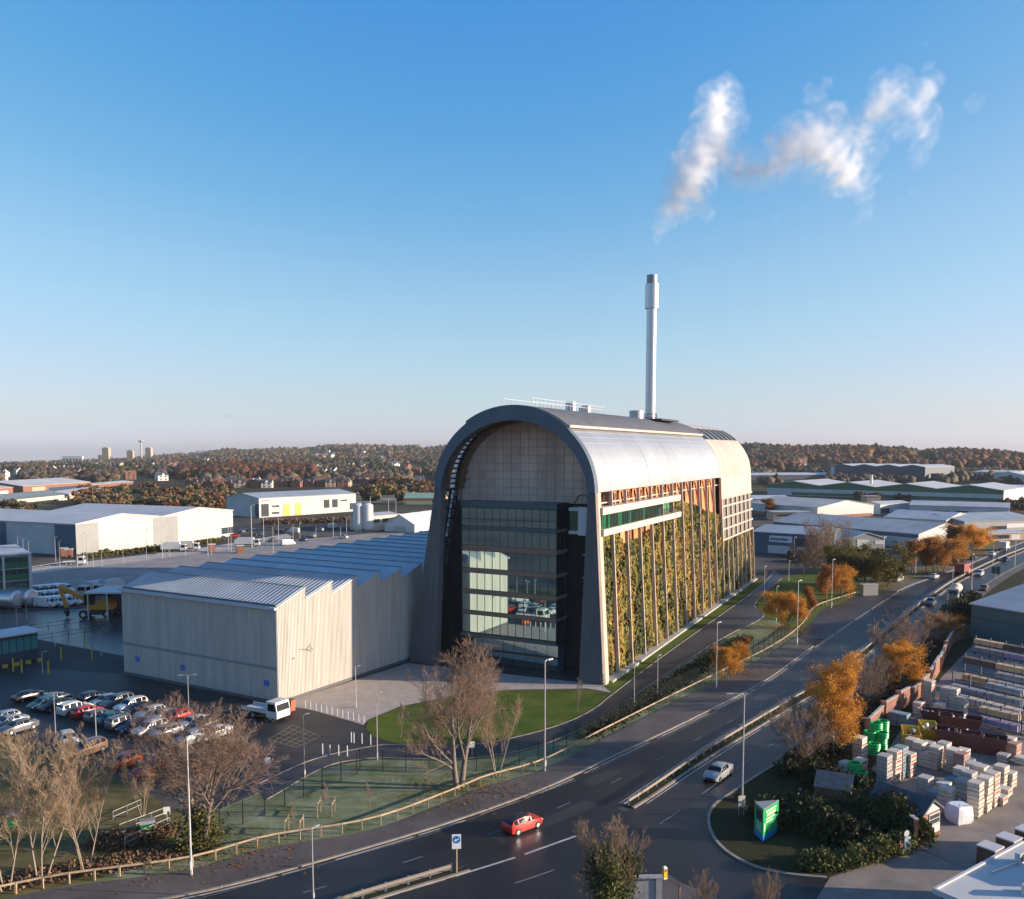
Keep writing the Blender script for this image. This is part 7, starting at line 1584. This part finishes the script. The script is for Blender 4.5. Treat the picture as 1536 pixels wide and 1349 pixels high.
tag(pl_,'white steam plume drifting away from the flue stack','steam plume',kind='stuff')
M_ST = bpy.data.materials.new('steam'); M_ST.use_nodes = True; nt = M_ST.node_tree; n = nt.nodes; l = nt.links; n.clear()
mo = n.new('ShaderNodeOutputMaterial'); pv_ = n.new('ShaderNodeVolumePrincipled'); pv_.inputs['Color'].default_value = (1,1,1,1); pv_.inputs['Anisotropy'].default_value = 0
at = n.new('ShaderNodeAttribute'); at.attribute_name = 'density'; ge = n.new('ShaderNodeTexCoord')
nz = n.new('ShaderNodeTexNoise'); nz.inputs['Scale'].default_value = .22; nz.inputs['Detail'].default_value = 7; nz.inputs['Roughness'].default_value = .68; l.new(ge.outputs['Object'],nz.inputs['Vector'])
mr = n.new('ShaderNodeMapRange'); mr.inputs[1].default_value = .14; mr.inputs[2].default_value = .58; mr.inputs[3].default_value = 0.0; mr.inputs[4].default_value = 1.0; l.new(nz.outputs['Fac'],mr.inputs[0])
sx = n.new('ShaderNodeSeparateXYZ'); l.new(ge.outputs['Object'],sx.inputs[0]); fx = n.new('ShaderNodeMapRange')
xs0 = atY(985,300,YC).x; xs1 = atY(1400,300,YC).x; fx.inputs[1].default_value = xs0; fx.inputs[2].default_value = xs1; fx.inputs[3].default_value = 1.0; fx.inputs[4].default_value = .4; l.new(sx.outputs[0],fx.inputs[0])
m1 = n.new('ShaderNodeMath'); m1.operation = 'MULTIPLY'; l.new(at.outputs['Fac'],m1.inputs[0]); l.new(mr.outputs[0],m1.inputs[1])
m2 = n.new('ShaderNodeMath'); m2.operation = 'MULTIPLY'; l.new(m1.outputs[0],m2.inputs[0]); l.new(fx.outputs[0],m2.inputs[1])
m3 = n.new('ShaderNodeMath'); m3.operation = 'MULTIPLY'; m3.inputs[1].default_value = .8; l.new(m2.outputs[0],m3.inputs[0]); l.new(m3.outputs[0],pv_.inputs['Density']); l.new(pv_.outputs[0],mo.inputs['Volume'])
me.materials.append(M_ST)
gn = bpy.data.node_groups.new('steam_volume','GeometryNodeTree'); gn.interface.new_socket('Geometry',in_out='INPUT',socket_type='NodeSocketGeometry'); gn.interface.new_socket('Geometry',in_out='OUTPUT',socket_type='NodeSocketGeometry')
gi = gn.nodes.new('NodeGroupInput'); go = gn.nodes.new('NodeGroupOutput'); mv = gn.nodes.new('GeometryNodeMeshToVolume'); sm = gn.nodes.new('GeometryNodeSetMaterial'); sm.inputs['Material'].default_value = M_ST
mv.resolution_mode = 'VOXEL_SIZE'; mv.inputs['Voxel Size'].default_value = .35; mv.inputs['Density'].default_value = 1.0; mv.inputs['Interior Band Width'].default_value = 1.8
gn.links.new(gi.outputs[0],mv.inputs['Mesh']); gn.links.new(mv.outputs[0],sm.inputs[0]); gn.links.new(sm.outputs[0],go.inputs[0])
md = pl_.modifiers.new('steam','NODES'); md.node_group = gn
sc.cycles.volume_bounces = 14; sc.cycles.max_bounces = 18; sc.cycles.transparent_max_bounces = 12

# ------------------------------------------------------------------ thin winter haze
b = MB(); b.box(-7300,7300,-7300,7300,-160,150); hz = b.build('haze',None); M_HZ = bpy.data.materials.new('haze_air'); M_HZ.use_nodes = True; n = M_HZ.node_tree.nodes; n.clear()
mo = n.new('ShaderNodeOutputMaterial'); vv = n.new('ShaderNodeVolumePrincipled'); vv.inputs['Color'].default_value = (.92,.96,1,1); vv.inputs['Density'].default_value = 3.8e-5; vv.inputs['Anisotropy'].default_value = .0
M_HZ.node_tree.links.new(vv.outputs[0],mo.inputs['Volume']); hz.data.materials.append(M_HZ); tag(hz,kind='stuff'); hz['label'] = 'thin pale winter haze over the whole place'
